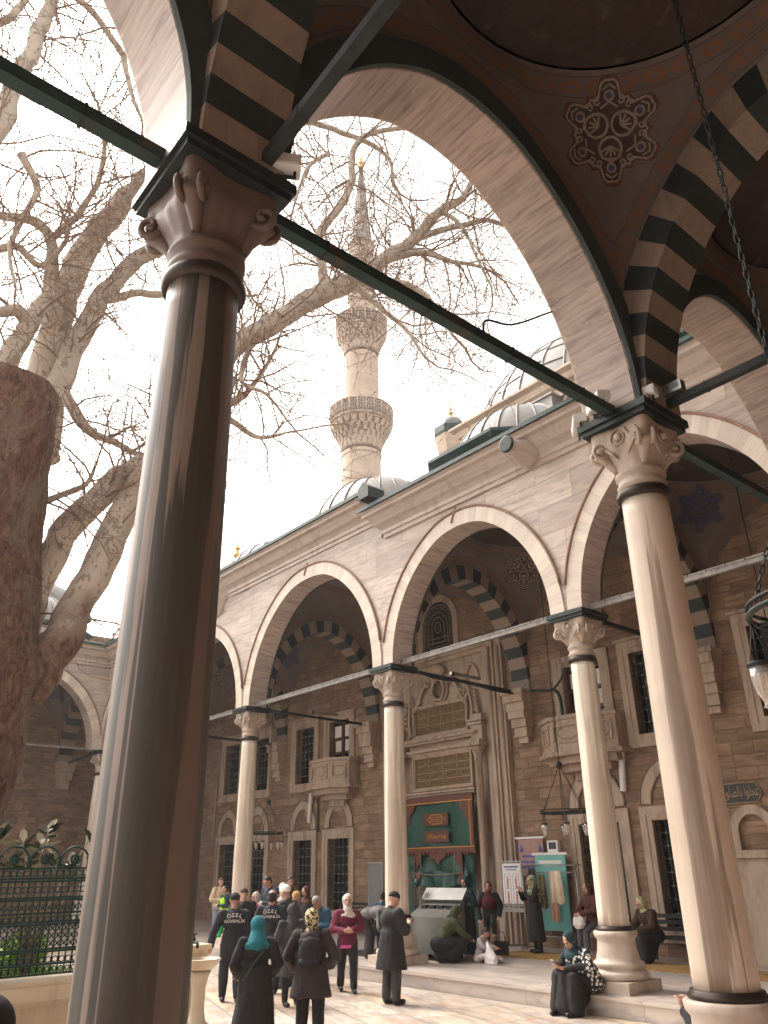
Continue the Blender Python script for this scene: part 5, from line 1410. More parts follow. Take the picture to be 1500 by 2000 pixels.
chandelier(-24.05,15.0,12.0,4.22,3.20,.52,'iron ring lamp hanging above the crowd in front of the left windows',1.0,False)
chandelier(-6.4,15.0,12.0,4.22,3.20,.52,'iron ring lamp hanging behind the tall cream column',1.0,False)
# ---------------- small fittings ---------------------------------------------
def fit(name,label,cat,loc,parts,group=None,rz=0):
    e=empty(name,loc,rz,label,cat,group)
    for nm,mat,mb in parts: mb.build(nm,mat,e)
    return e
def bx_(*a):
    m=MB(); m.box(*a); return m
def flood(loc,rz,label):
    h=bx_(-.19,.19,-.07,.07,.06,.16); f=bx_(-.175,.175,-.076,-.071,.07,.15); b=MB(); b.tube([(-.15,0,0),(-.15,.0,.1)],.012,5); b.tube([(.15,0,0),(.15,0,.1)],.012,5); b.bar((-.15,0,0.005),(.15,0,0.005),.02)
    fit('floodlight',label,'floodlight',loc,[('housing',M['white'],h),('lens',M['white'],f),('bracket',M['iron'],b)],'small floodlights on the capitals',rz)
flood((-4.02,6.47,6.62),R_(-35),'slim white floodlight on the courtyard edge of the cream column capital')
flood((-4.42,6.66,6.60),R_(-50),'second slim floodlight behind the first on the cream column capital')
flood((-3.66,6.70,6.62),R_(10),'small bright floodlight on the near corner of the cream column capital')
flood((-3.55,2.02,6.62),R_(60),'floodlight clamped on the dark near capital')
e=fit('outlet_box','grey twin socket box clamped to the rod right of the cream capital','socket box',(-3.42,7.0,6.78),[('box',M['chrome'],bx_(-.12,.12,-.05,.05,-.02,.10)),('socket',M['greyboard'],bx_(-.09,-.02,-.056,-.051,.02,.08)),('socket',M['greyboard'],bx_(.02,.09,-.056,-.051,.02,.08))])
for (x,z0,z1,lb) in ((-24.72,3.62,4.62,'white fluorescent tube leaning on the wall between the left windows'),(-11.5,3.72,4.75,'white fluorescent tube on the wall right of the pale column')):
    m=MB(); m.box(-.07,.07,-.06,0,-.5,.5); p=MB(); p.box(-.05,.05,-.085,-.061,-.47,.47)
    e=fit('tube_light',lb,'tube light',(x,WY-.10,(z0+z1)/2),[('housing',M['white'],m),('diffuser',M['poster'],p)],'white tube lights on the wall'); e.rotation_euler=(0,R_(6),0)
for (x,y,lb) in ((-14.5,15.0,'slim batten light on the cable wrapped rod beside the portal'),(-21.2,15.2,'slim batten light lying on the rod left of the balcony')):
    fit('batten_light',lb,'batten light',(x,y,zr+.07),[('housing',M['chrome'],bx_(-.04,.04,-.55,.55,0,.07)),('clamp',M['iron'],bx_(-.05,.05,-.5,-.46,-.03,.075))],'batten lights on the rods')
# cables
def cable(pts,r,label,mat=None,name='cable'):
    Q=catmull([(Vector(p),r) for p in pts],6); m=MB(); c=Q[0][0]; m.tube([q[0]-c for q in Q],r,6); o=m.build(name,mat or M['iron']); o.location=c; tag(o,label,'cable'); return o
a=atx(1215,522,-3.6); b=atx(945,640,-4.0)
cable([atx(1240,490,-3.5),atx(1205,530,-3.62),atx(1120,590,-4.3),atx(1060,615,-4.25),atx(1000,634,-4.1),(-3.95,atx(950,640,-3.95).y,6.9),(-3.95,atx(945,645,-3.95).y,6.70)],.012,'thin black cable sagging from the vault across the big arch to the green rod')
for k,(p,q) in enumerate((((1000,640),(780,785)),((1110,570),(790,770)),((1060,640),(800,800)))):
    cable([atd(p[0]+120,p[1]-90,24),atd((p[0]+q[0])/2,(p[1]+q[1])/2+3,30),atd(q[0]+15,q[1]+5,44)],.010,['lowest','topmost','middle'][k]+' of three faint wires crossing the sky between the minaret and the big dome',M['chrome'])
cable([(XD+.02,12.9,6.72),(XD+.06,13.8,6.55),(XD-.03,15,6.6),(XD+.05,16.2,6.5),(XD+.05,17.0,6.52)],.035,'thick black cable bundle sagging along the rod beside the portal')
cable([(XD+.1,17.05,6.6),(-13.9,17.2,6.55),(-13.4,17.22,6.5),(-13.05,17.22,6.75),(-12.9,17.22,7.0)],.03,'grey cable conduit from the corbel towards the balcony door',M['fence'])
cable([(-13.4,17.22,6.5),(-13.2,17.24,6.3),(-13.15,17.24,5.6),(-13.15,17.24,5.2)],.045,'dark green cable duct running down left of the right balcony',M['fence'])
cable([(-4.32,6.9,6.66),(-4.38,7.1,6.5),(-4.3,7.3,6.66)],.010,'small cable loop on the cream column capital')
cable([(-24.32,17.22,4.6),(-24.32,17.24,3.9),(-24.3,17.24,3.3)],.03,'vertical conduit between the paired left windows')
# ring of wall pipes at far left
cable([(-31.9,17.24,6.2),(-31.9,17.24,4.2),(-31.95,17.24,2.8)],.03,'thin pale conduit on the wall left of the far windows',M['trim'])
# ---------------- platform furniture ---------------------------------------------
def at_(px,py,z=ZP): return atz(px,py,z)
p=at_(855,1873); 
SC=empty('steel_dispenser',(p.x,p.y,ZP),R_(8),'stainless steel overshoe dispenser cabinet with a sloping top in front of the portal','cabinet')
m=MB(); m.add([(-.55,-.35,.12),(.55,-.35,.12),(.55,.35,.12),(-.55,.35,.12),(-.55,-.35,.85),(.55,-.35,.85),(.55,.35,1.15),(-.55,.35,1.15)],[(0,3,2,1),(0,1,5,4),(1,2,6,5),(2,3,7,6),(3,0,4,7),(4,5,6,7)]); m.build('cabinet',M['steel'],SC)
m=MB(); m.add([(-.60,.20,1.18),(.60,.20,1.18),(.60,.42,1.42),(-.60,.42,1.42),(-.60,.24,1.14),(.60,.24,1.14),(.60,.46,1.38),(-.60,.46,1.38)],[(0,1,2,3),(4,7,6,5),(0,4,5,1),(2,6,7,3),(1,5,6,2),(0,3,7,4)]); m.build('lid',M['steel'],SC)
for k in range(4):
    m=MB(); m.box(-.42+.24*k,-.28+.24*k,-.02,.12,.985,1.065); m.build('slot',M['steeld'],SC)
m=MB()
for sx in (-.45,.45):
    for sy in (-.28,.28): m.lathe([(.05,-.02),(.05,.02)],(sx,sy,.055),10,0,M=Matrix.Rotation(PI/2,4,'Y')); m.tube([(sx,sy,.05),(sx,sy,.12)],.015,5)
m.build('castors',M['iron'],SC)
p=at_(819,1868)
fit('barrier_post','slim barrier post with a green knob beside the steel cabinet','post',(p.x,p.y,ZP),[('pole',M['iron'],MB().tube([(0,0,0),(0,0,1.45)],.022,8)),('foot',M['iron'],MB().lathe([(.15,0),(.15,.02),(.02,.05)],(0,0,0),16)),('knob',M['green'],MB().sphere((0,0,1.53),.085,14,0,(1,1,1.1)))])
def stand(px,py,w,h,z0,label,parts,rz=0,name='poster_stand',cat='sign stand',group=None):
    p=at_(px,py); e=empty(name,(p.x,p.y,ZP),rz,label,cat,group)
    m=MB()
    for (a,b,c,d) in ((-w/2,-w/2+.03,z0,z0+h),(w/2-.03,w/2,z0,z0+h)): m.box(a,b,-.02,.02,c,d)
    m.box(-w/2+.03,w/2-.03,-.02,.02,z0,z0+.03); m.box(-w/2+.03,w/2-.03,-.02,.02,z0+h-.03,z0+h); m.build('frame',M['chrome'],e)
    m=MB(); m.tube([(-w/2+.02,0,0),(-w/2+.02,0,z0)],.014,6); m.tube([(w/2-.02,0,0),(w/2-.02,0,z0)],.014,6); m.bar((-w/2,0,z0-.08),(w/2,0,z0-.08),.05,.10); m.build('legs',M['chrome'],e)
    for nm,mat,mb in parts: mb.build(nm,mat,e)
    return e
pl=MB(); pl.box(-.31,.31,-.012,.012,.98,1.92)
hd=MB(); hd.box(-.24,.24,-.017,-.0125,1.82,1.86); hd.box(-.18,.18,-.017,-.0125,1.76,1.785)
fg=MB()
for i in range(2):
    for k in range(2):
        cx_=-.14+.28*i; cz=1.12+.34*k; fg.box(cx_-.022,cx_+.022,-.017,-.0125,cz-.02,cz+.11); fg.sphere((cx_,-.015,cz+.14),.024,8,0,(1,.15,1)); fg.box(cx_-.02,cx_-.004,-.017,-.0125,cz-.12,cz-.022); fg.box(cx_+.004,cx_+.02,-.017,-.0125,cz-.12,cz-.022)
bxs=MB()
for i in range(2):
    for k in range(2):
        cx_=-.14+.28*i; cz=1.14+.34*k
        for (a,b,c,d) in ((-.1,.1,-.15,-.142),(-.1,.1,.19,.198),(-.1,-.092,-.142,.19),(.092,.1,-.142,.19)): bxs.box(cx_+a,cx_+b,-.0165,-.0125,cz+c,cz+d)
stand(1010,1852,.72,1.05,.93,'white poster stand showing four small figures, right of the portal',[('poster',M['poster'],pl),('heading',M['pblue'],hd),('printed_figures',M['pred'],fg),('printed_boxes',M['pblue'],bxs)],R_(0))
stand(735,1850,.62,1.25,.75,'grey notice board on a metal stand left of the middle column',[('panel',M['greyboard'],bx_(-.28,.28,-.012,.012,.80,1.95)),('paper_strip',M['poster'],bx_(-.22,.22,-.017,-.0125,.86,.90))],0,'notice_board','notice board')
fit('wall_sensor','small white wall box with a black screen above the clothes rack','wall box',(aty(1084,1655,WY-.02).x,WY-.12,aty(1084,1655,WY).z),[('case',M['white'],bx_(-.17,.17,-.0,.12,-.16,.16)),('screen',M['glassd'],bx_(-.12,.12,-.006,-.001,-.04,.12))])
wb=aty(1043,1665,WY)
m=MB(); m.box(-.42,.42,-.02,0,-.55,.32); hp=MB()
for (a,b,c,d) in ((-.3,.3,-.12,-.06),(-.34,.34,-.25,-.2),(-.34,.34,-.38,-.33)): hp.box(a,b,-.026,-.0205,c,d)
for sg in (-1,1): hp.lathe([(.07,-.1),(.05,.0),(.001,.09)],(sg*.32,-.024,.12),10,0,M=Matrix.Diagonal((1,.06,1,1)))
fit('wall_banner','faded pinkish wall banner with small blue drops under a white tube','banner',(wb.x,WY-.10,wb.z),[('sheet',plain('faded_pink_banner',(.36,.22,.19),.7,0,.2,6),m),('print',M['pblue'],hp),('top_bar',M['white'],bx_(-.48,.48,-.05,0,.33,.38))])
# clothes rack
p=at_(1085,1858); RK=empty('clothes_rack',(p.x,p.y,ZP),R_(6),'black tubular rack hung with scarves and gowns beside the wall','clothes rack')
m=MB()
for x in (-.78,.78):
    m.tube([(x,0,.05),(x,0,1.86)],.018,8); m.bar((x,-.28,.05),(x,.28,.05),.03)
m.tube([(-.80,0,1.86),(.95,0,1.86)],.018,8); m.tube([(-.6,.06,1.70),(.78,.06,1.70)],.015,8); m.tube([(-.78,0,.30),(.78,0,.30)],.014,8); m.build('rails',M['chrome'],RK)
def hang(name,mat,x0,x1,z0,z1,y=0,par=None,taper=.15,amp=.03,wv=10,label=None):
    mb=MB(); rows=[]
    for k in range(13):
        t=k/12; row=[]
        for i in range(15):
            s=i/14; c=(x0+x1)/2; hw=(x1-x0)/2*(1-taper*t); row.append((c+(2*s-1)*hw,y-amp*sin(s*wv+1.5*t)*(1.2-t),z0+(z1-z0)*t+ (.03*sin(s*7) if k==0 else 0)))
        rows.append(row)
    mb.grid(rows); mb.grid([[(a,b+.025,c) for a,b,c in r] for r in rows])
    for i in range(14):
        for R0 in (0,12):
            a=rows[R0][i];b=rows[R0][i+1]; mb.quad(a,b,(b[0],b[1]+.025,b[2]),(a[0],a[1]+.025,a[2]))
    return mb.build(name,mat,par,label)
e=hang('cream_scarf',M['beige'],.05,.40,1.02,1.74,-.03,None,.35); e.location=RK.location; e.rotation_euler=RK.rotation_euler; tag(e,'cream scarf draped over the upper rail of the rack','scarf')
e=hang('pink_scarf',M['pink'],-.02,.18,.62,1.74,.03,None,.2); e.location=RK.location; e.rotation_euler=RK.rotation_euler; tag(e,'long dusty pink scarf hanging behind the cream scarf','scarf')
e=hang('black_gown',M['bench'],-.62,-.38,.95,1.80,0,None,.35,.05); e.location=RK.location; e.rotation_euler=RK.rotation_euler; tag(e,'black gown on a hanger at the left end of the rack','gown')
e=hang('patterned_gown',plain('olive_patterned_cloth',(.14,.11,.05),.9,0,.8,14),-.34,-.12,.9,1.66,.02,None,.3,.04); e.location=RK.location; e.rotation_euler=RK.rotation_euler; tag(e,'dark olive patterned gown on the rack right of the black gown','gown')
tb=aty(1088,1740,WY-.1); fit('teal_banner','tall turquoise banner board leaning behind the clothes rack','banner',(tb.x,WY-.25,tb.z),[('sheet',M['tealboard'],bx_(-.48,.48,-.02,0,-.88,.82)),('top_bar',M['white'],bx_(-.56,.56,-.04,.02,.822,.88)),('print_strip',M['poster'],bx_(-.36,.36,-.026,-.0205,.62,.70))])
def bench(px0,px1,py,label,dep=.45):
    a=at_(px0,py); b=at_(px1,py); L=b.x-a.x; m=MB(); s=MB()
    e=empty('bench',((a.x+b.x)/2,WY-.75,ZP),0,label,'bench','low dark benches along the mosque wall')
    s.box(-L/2,L/2,-.2,.25,.42,.47); s.build('seat',M['bench'],e)
    s=MB()
    for z in (.55,.68,.80): s.box(-L/2,L/2,.25,.29,z,z+.08)
    s.build('backrest',M['bench'],e)
    for k in range(int(L/1.2)+1):
        x=-L/2+.04+(L-.08)*k/int(L/1.2+1e-6) if int(L/1.2)>0 else 0
        s=MB(); s.box(x-.03,x+.03,-.19,-.13,0,.418); s.box(x-.03,x+.03,.18,.24,0,.418); s.box(x-.03,x+.03,.20,.248,.472,.88); s.box(x-.025,x+.025,-.13,.18,.2,.24); s.build('leg',M['bench'],e)
    return e
bench(370,425,1830,'dark slatted bench at the far left beside the woman in cream')
bench(560,715,1830,'dark bench under the paired left windows behind the crowd')
bench(1235,1400,1880,'dark bench under the right windows where the old woman sits')
m=MB(); a=at_(1000,1858); m.box(-14.3,-5.5,15.0,16.2,ZP,ZP+.012); o=m.build('carpet',M['carpet']); tag(o,'long ochre patterned prayer carpet along the right wall','carpet')
m=MB(); a=at_(735,1870); m.box(a.x-1.6,a.x+.9,a.y-.1,a.y+1.5,ZP,ZP+.012); o=m.build('floor_mat',M['bench']); tag(o,'black floor mat behind the middle column','mat')
# ======================= PEOPLE ============================================
def cloth(name,c,rough=.85,c2=None,scale=20,thr=.5,kind='noise'):
    t=NT(name); f=t.noise(t.map(),5,5)
    col=t.ramp(f,[(.3,tuple(x*.75 for x in c)),(.7,tuple(min(1,x*1.25) for x in c))])
    if c2:
        if kind=='dots':
            v=t.new('ShaderNodeTexVoronoi',Scale=scale,Randomness=.75); t.t.links.new(t.map((1,1,.75)),v.inputs['Vector'])
            col=t.mix(t.ramp(v.outputs['Distance'],[(thr-.03,1.),(thr+.03,0.)]),col,c2)
        else:
            col=t.mix(t.ramp(t.noise(t.map(),scale,2,.4,.8),[(thr-.02,0.),(thr+.02,1.)]),col,c2)
    t.bump(t.noise(t.map((1,1,.5)),18,5),.35,.01); return t.fin(col,rough)
SK=plain('skin',(.50,.29,.21),.5,0,.1,9,.05); SK2=plain('tanned_skin',(.42,.235,.165),.5,0,.1,9,.05)
HAIR=plain('dark_hair',(.02,.014,.012),.6,0,.4,30); EYE=plain('eye_dark',(.02,.015,.015),.3,0,.1,3,0); LIP=plain('lips',(.34,.11,.10),.5,0,.1,9,0)
GREYH=plain('grey_hair',(.30,.28,.26),.7,0,.3,30)
SHOE=plain('black_shoe_leather',(.012,.011,.011),.45,0,.3,9)
C={}
def cl(k,*a,**kw):
    C[k]=cloth(k,*a,**kw)
cl('black_wool',(.014,.013,.014)); cl('charcoal_coat',(.040,.040,.045)); cl('navy_uniform',(.018,.020,.028)); cl('plum_black_parka',(.035,.024,.028)); cl('black_trousers',(.016,.016,.019)); cl('dark_grey_trousers',(.045,.045,.05))
cl('maroon_jacket',(.13,.012,.04)); cl('blue_quilted_jacket',(.02,.075,.125)); cl('teal_headscarf',(.01,.16,.20)); cl('deep_teal_headscarf',(.006,.035,.045)); cl('beige_headscarf',(.60,.52,.46),c2=(.42,.35,.32),scale=28,thr=.56)
cl('leopard_headscarf',(.62,.52,.30),c2=(.05,.035,.025),scale=26,thr=.50,kind='noise'); cl('olive_sweater',(.045,.055,.022)); cl('wine_headscarf',(.10,.012,.02)); cl('dark_brown_coat',(.045,.022,.016)); cl('rust_jacket',(.085,.028,.02)); cl('green_checked_scarf',(.12,.17,.05),c2=(.55,.55,.42),scale=34,thr=.52); cl('pale_green_headscarf',(.50,.50,.30),c2=(.10,.16,.04),scale=22,thr=.54)
cl('black_white_shawl',(.014,.015,.017),c2=(.75,.73,.70),scale=21,thr=.42,kind='dots'); cl('lilac_grey_top',(.42,.37,.40)); cl('dotted_white_trousers',(.70,.62,.58),c2=(.35,.06,.10),scale=30,thr=.22,kind='dots'); cl('cream_sweater',(.60,.46,.32)); cl('neon_vest',(.45,.95,.02)); cl('green_trousers',(.01,.30,.08)); cl('blue_denim',(.22,.26,.32)); cl('white_cloth',(.78,.75,.70)); cl('pink_cloth',(.72,.10,.38)); cl('magenta_coat',(.24,.02,.10)); cl('tan_cap',(.50,.32,.12)); cl('brown_coat',(.12,.06,.03)); cl('dark_blue_suit',(.03,.04,.06)); cl('brown_headscarf',(.09,.035,.025)); cl('grey_top',(.16,.15,.15)); cl('plastic_bag',(.75,.72,.70),.3); cl('grey_leggings',(.10,.10,.115))
V3=Vector
def rcone(mb,p1,r1,p2,r2,n=14,sq=None):
    """tapered capsule"""
    p1=V3(p1);p2=V3(p2);d=p2-p1;L=d.length
    if L<1e-5: d=V3((0,0,1));L=1e-5
    q=d.normalized().to_track_quat('Z','Y').to_matrix().to_4x4()
    prof=[(r1*cos(a),r1*sin(a)) for a in [-PI/2+PI/2*k/4 for k in range(5)]]+[(r2*cos(a),L+r2*sin(a)) for a in [PI/2*k/4 for k in range(5)]]
    prof=[(max(r,1e-4),z) for r,z in prof]
    b=len(mb.v); mb.lathe(prof,(0,0,0),n,0,True,M=q)
    for i in range(b,len(mb.v)):
        v=V3(mb.v[i])
        if sq: v=V3((v.x*sq[0],v.y*sq[1],v.z))
        mb.v[i]=tuple(v+p1)
def ell(mb,c,r,n=18,rot=None):
    b=len(mb.v); mb.sphere((0,0,0),1,n)
    for i in range(b,len(mb.v)):
        v=V3((mb.v[i][0]*r[0],mb.v[i][1]*r[1],mb.v[i][2]*r[2]))
        if rot: v=rot@v
        mb.v[i]=tuple(v+V3(c))
def loft(mb,secs,n=28,fold=0.0,seed=0):
    """secs: (x,y,z,rx,ry) bottom->top closed; fold = pleat amplitude growing downward"""
    b=len(mb.v); k=len(secs)
    for i,(x,y,z,rx,ry) in enumerate(secs):
        f=fold*(1-i/(k-1))
        for j in range(n):
            a=2*PI*j/n; w=1+f*(sin(a*6+seed+i*.3)*.6+sin(a*11+seed*2)*.4)
            mb.v.append((x+rx*w*cos(a),y+ry*w*sin(a),z))
    for i in range(k-1):
        for j in range(n):
            j2=(j+1)%n; mb.f.append((b+i*n+j,b+i*n+j2,b+(i+1)*n+j2,b+(i+1)*n+j)); mb.m.append(0); mb.sm.append(True)
    mb.f.append(tuple(b+j for j in range(n))[::-1]); mb.m.append(0); mb.sm.append(True)
    mb.f.append(tuple(b+(k-1)*n+j for j in range(n))); mb.m.append(0); mb.sm.append(True)
WS=bpy.data.scenes.new('work')
def rem(mb,name,mat,parent,vox=.014,sm=2,wr=0.0,label=None):
    me=bpy.data.meshes.new('t'); me.from_pydata(mb.v,[],mb.f); o=bpy.data.objects.new('t',me); WS.collection.objects.link(o)
    md=o.modifiers.new('r','REMESH'); md.mode='VOXEL'; md.voxel_size=vox; md.use_smooth_shade=True
    if sm: s=o.modifiers.new('s','SMOOTH'); s.iterations=sm; s.factor=.5
    WS.view_layers[0].update(); dg=WS.view_layers[0].depsgraph; m2=bpy.data.meshes.new_from_object(o.evaluated_get(dg)); bpy.data.objects.remove(o)
    if wr:
        off=rnd.uniform(0,50)
        for v in m2.vertices:
            p=v.co; n=noise.noise(V3((p.x*9+off,p.y*9,p.z*4)))+.5*noise.noise(V3((p.x*20,p.y*20+off,p.z*9)))
            v.co=p+v.normal*n*wr
    for p in m2.polygons: p.use_smooth=True
    m2.name=name; m2.materials.clear(); m2.materials.append(mat)
    o=bpy.data.objects.new(name,m2); COL.objects.link(o); o.parent=parent
    if label: o['label']=label
    return o
def hand(mb,w,d,side,curl=.5,s=1.0,palm_n=None):
    """palm + five bent fingers. w wrist, d direction, palm_n palm normal (fingers curl towards it)"""
    d=V3(d).normalized(); pn=V3(palm_n or (0,-1,0)); pn=(pn-d*pn.dot(d)); pn=pn.normalized() if pn.length>1e-3 else d.orthogonal().normalized()
    sd=d.cross(pn)*side
    w=V3(w); pc=w+d*.045*s
    rcone(mb,w,.026*s,pc+d*.02*s+sd*.012*s,.027*s,10); rcone(mb,w+sd*-.006*s,.024*s,pc+d*.03*s-sd*.018*s,.023*s,10)
    for k,(o,L) in enumerate(((.032,.064),(.011,.074),(-.010,.070),(-.030,.054))):
        p=w+d*.082*s+sd*o*s; dd=d.copy(); r=.0098*s
        for j in range(3):
            dd=(dd+pn*curl*(.5+.35*j)).normalized(); q=p+dd*L*s*(.42,.32,.26)[j]; rcone(mb,p,r,q,r*.93,7); p=q; r*=.93
    p=w+d*.03*s+sd*.030*s; dd=(d*.7+sd*.75+pn*.35).normalized()
    for L,r in ((.036,.0125),(.030,.0105)):
        q=p+dd*L*s; rcone(mb,p,r*s,q,r*.9*s,7); p=q; dd=(dd+d*.4+pn*.3*curl).normalized()
def person(label,loc,rz,H=1.70,pose=None,wear=None,head='hair',female=False,skin=None,group=None,vox=.015,face=True):
    if math.hypot(loc[0],loc[1])>15.5: vox=.019
    """local frame: faces -Y, feet at z=0. pose keys: lean, hipz, knees, feet, elbows, hands, headpitch, headyaw"""
    s=H/1.70; P=dict(lean=0.0,hip=(0,0,.92),turn=0,kneeR=(-.10,-.01,.49),kneeL=(.10,-.01,.49),footR=(-.11,0,.05),footL=(.11,0,.05),elbR=(-.27,.03,1.12),elbL=(.27,.03,1.12),handR=(-.27,-.06,.86),handL=(.27,-.06,.86),hp=0.0,hy=0.0,curl=.5,hdR=None,hdL=None,pnR=None,pnL=None)
    P.update(pose or {}); wear=wear or {}
    root=empty('person',loc,rz,label,'person',group); root.scale=(1.13,1.13,1.0)
    skin=skin or SK
    def S(p): return V3(p)*s
    hip=S(P['hip']); L=P['lean']   # lean: forward bend in radians about hip
    Rl=Matrix.Rotation(L,3,'X')    # positive tilts towards -Y
    def T(p):                      # torso point given relative to hip, upright
        return hip+Rl@(V3(p)*s)
    sh=.17 if female else .19
    chest=T((0,0,.36)); neck=T((0,0,.53)); shR=T((-sh,0,.47)); shL=T((sh,0,.47)); 
    hdir=Matrix.Rotation(L*.6+P['hp'],3,'X')@V3((0,0,1)); hc=neck+hdir*.155*s+Matrix.Rotation(L*.6+P['hp'],3,'X')@V3((0,-.025,0))*s
    Rh=Matrix.Rotation(P['hy'],3,'Z')@Matrix.Rotation(L*.6+P['hp'],3,'X')
    def HP(p): return hc+Rh@(V3(p)*s)
    eR,eL,hR,hL=S(P['elbR']),S(P['elbL']),S(P['handR']),S(P['handL'])
    # ---- body
    mb=MB()
    ell(mb,T((0,0,.30)),(.13*s,.09*s,.24*s),14,Rl); ell(mb,hip,(.14*s,.10*s,.14*s),14)
    rcone(mb,T((0,.01,.40)),.07*s,HP((0,.02,-.05)),.052*s,12)
    for a,b,c in ((shR,eR,hR),(shL,eL,hL)): rcone(mb,a,.05*s,b,.037*s); rcone(mb,b,.037*s,c,.026*s); rcone(mb,T((0,0,.43)),.07*s,a,.052*s)
    for k,f in ((P['kneeR'],P['footR']),(P['kneeL'],P['footL'])):
        sx=-1 if f is P['footR'] else 1; h0=hip+V3((sx*.085,0,-.02))*s
        rcone(mb,h0,.085*s,S(k),.055*s); rcone(mb,S(k),.052*s,S(f)+V3((0,.02,.03))*s,.035*s)
    # head
    ell(mb,HP((0,.012,.035)),(.074*s,.092*s,.095*s),18,Rh); ell(mb,HP((0,-.012,-.03)),(.060*s,.072*s,.082*s),16,Rh); ell(mb,HP((0,-.045,-.085)),(.032*s,.030*s,.024*s),10,Rh)
    rcone(mb,HP((0,-.083,.012)),.010*s,HP((0,-.102,-.028)),.016*s,8); ell(mb,HP((0,-.078,.030)),(.05*s,.014*s,.012*s),10,Rh)
    ell(mb,HP((0,-.080,-.058)),(.026*s,.014*s,.012*s),8,Rh)
    for sx in (-1,1): ell(mb,HP((sx*.078,.012,-.005)),(.012*s,.022*s,.034*s),8,Rh)
    for sd,e,h,dk,pk in ((-1,eR,hR,'hdR','pnR'),(1,eL,hL,'hdL','pnL')):
        d=V3(P[dk]) if P[dk] else (h-e); hand(mb,h,d,-sd,P['curl'],s,P[pk] or (0,-1,.2) if not P[pk] else P[pk])
    body=rem(mb,'body',skin,root,.0095 if math.hypot(loc[0],loc[1])<15.5 else .013,1)
    if face:
        fm=MB()
        for sx in (-1,1): ell(fm,HP((sx*.030,-.083,.010)),(.013*s,.006*s,.007*s),8,Rh); 
        fm.build('eyes',EYE,root)
        fb_=MB()
        for sx in (-1,1): ell(fb_,HP((sx*.032,-.088,.030)),(.020*s,.006*s,.0045*s),8,Rh)
        fb_.build('eyebrows',HAIR,root)
        lm=MB(); ell(lm,HP((0,-.091,-.058)),(.020*s,.006*s,.007*s),8,Rh); lm.build('mouth',LIP,root)
    # ---- clothing
    for name,(typ,mat,kw) in wear.items():
        mb=MB(); g=kw.get('g',.0)   # extra looseness
        if typ in ('top','coat','dress'):
            w=(.155 if female else .172)+g; dp=.115+g
            ell(mb,T((0,.0,.36)),(w*s,dp*s,.19*s),18,Rl); ell(mb,T((0,.0,.14)),((w-.02)*s,(dp-.0)*s,.20*s),18,Rl); rcone(mb,shR+(shL-shR)*.12,.072*s,shL+(shR-shL)*.12,.072*s)
            if kw.get('collar',True): rcone(mb,T((0,.012,.47)),.082*s,T((0,.0,.535)),.062*s)
            for a,b,c in ((shR,eR,hR),(shL,eL,hL)):
                if kw.get('sleeve',True):
                    cc=b+(c-b)*kw.get('cuff',.93); rcone(mb,a,(.068+g*.5)*s,b,(.055+g*.6)*s); rcone(mb,b,(.055+g*.6)*s,cc,(.043+g*.7)*s)
            if typ=='top':
                ell(mb,hip+V3((0,0,.0)),((.165+g)*s,(.125+g)*s,.13*s),18)
                if abs(L)<.3 and hip.z>.8*s: loft(mb,[(hip.x,hip.y,hip.z+dz*s,(rx+g)*s,(ry+g)*s) for dz,rx,ry in ((-.10,.165,.128),(-.02,.165,.13),(.08,.158,.122),(.2,.150,.112))],26,.03,rnd.uniform(0,6))
            if typ!='top':
                hem=kw.get('hem',.35)*s; hw=kw.get('hemw',.24)*s; top_=T((0,0,.18)); fx=(S(P['footR'])+S(P['footL']))/2
                secs=[]
                for k in range(9):
                    t=k/8; z=hem+(top_.z-hem)*t; q=1-t
                    cx_=top_.x+(hip.x-top_.x)*min(1,q*2); cy_=top_.y*(1-min(1,q*2))+hip.y*min(1,q*2); 
                    cx_=cx_+(fx.x-cx_)*kw.get('follow',.0)*q; cy_=cy_+(fx.y-cy_)*kw.get('follow',.0)*q
                    r_=(.165+g)*s+(hw-(.165+g)*s)*q**1.1; secs.append((cx_,cy_,z,r_,r_*.80))
                loft(mb,secs,30,kw.get('fold',.035),rnd.uniform(0,6))
            rem(mb,name,mat,root,vox,2,kw.get('wr',.016),kw.get('label'))
        elif typ=='trousers':
            ell(mb,hip,(.16*s,.125*s,.15*s),18)
            for k,f,sx in ((P['kneeR'],P['footR'],-1),(P['kneeL'],P['footL'],1)):
                h0=hip+V3((sx*.085,0,-.02))*s; rcone(mb,h0,(.098+g)*s,S(k),(.070+g)*s); rcone(mb,S(k),(.070+g)*s,S(f)+V3((0,.02,.05))*s,(.056+g)*s)
            rem(mb,name,mat,root,vox,2,kw.get('wr',.009))
        elif typ=='shoes':
            for f,yw in ((P['footR'],kw.get('yR',0)),(P['footL'],kw.get('yL',0))):
                q=S(f); dv=Matrix.Rotation(yw,3,'Z')@V3((0,-1,0)); m_=MB()
                zb=q.z-.05*s
                rcone(m_,V3((q.x,q.y+.03*s,zb+.047*s)),.045*s,V3((q.x,q.y,zb+.042*s))+dv*.13*s,.040*s); rcone(m_,V3((q.x,q.y+.02*s,zb+.05*s)),.045*s,V3((q.x,q.y+.02*s,zb+.12*s)),.045*s)
                for i,v in enumerate(m_.v): m_.v[i]=(v[0],v[1],max(v[2],zb+.002))
                rem(m_,'shoe',mat,root,.012,1,0)
        elif typ=='vest':
            w=(.172)+.02; ell(mb,T((0,.0,.34)),(w*s,.14*s,.2*s),18,Rl); ell(mb,T((0,0,.08)),(w*.95*s,.14*s,.22*s),18,Rl); rem(mb,name,mat,root,vox,2,.006)
        elif typ=='hijab':
            ell(mb,HP((0,.030,.028)),(.096*s,.104*s,.118*s),20,Rh); ell(mb,HP((0,.035,-.05)),(.088*s,.088*s,.09*s),16,Rh)
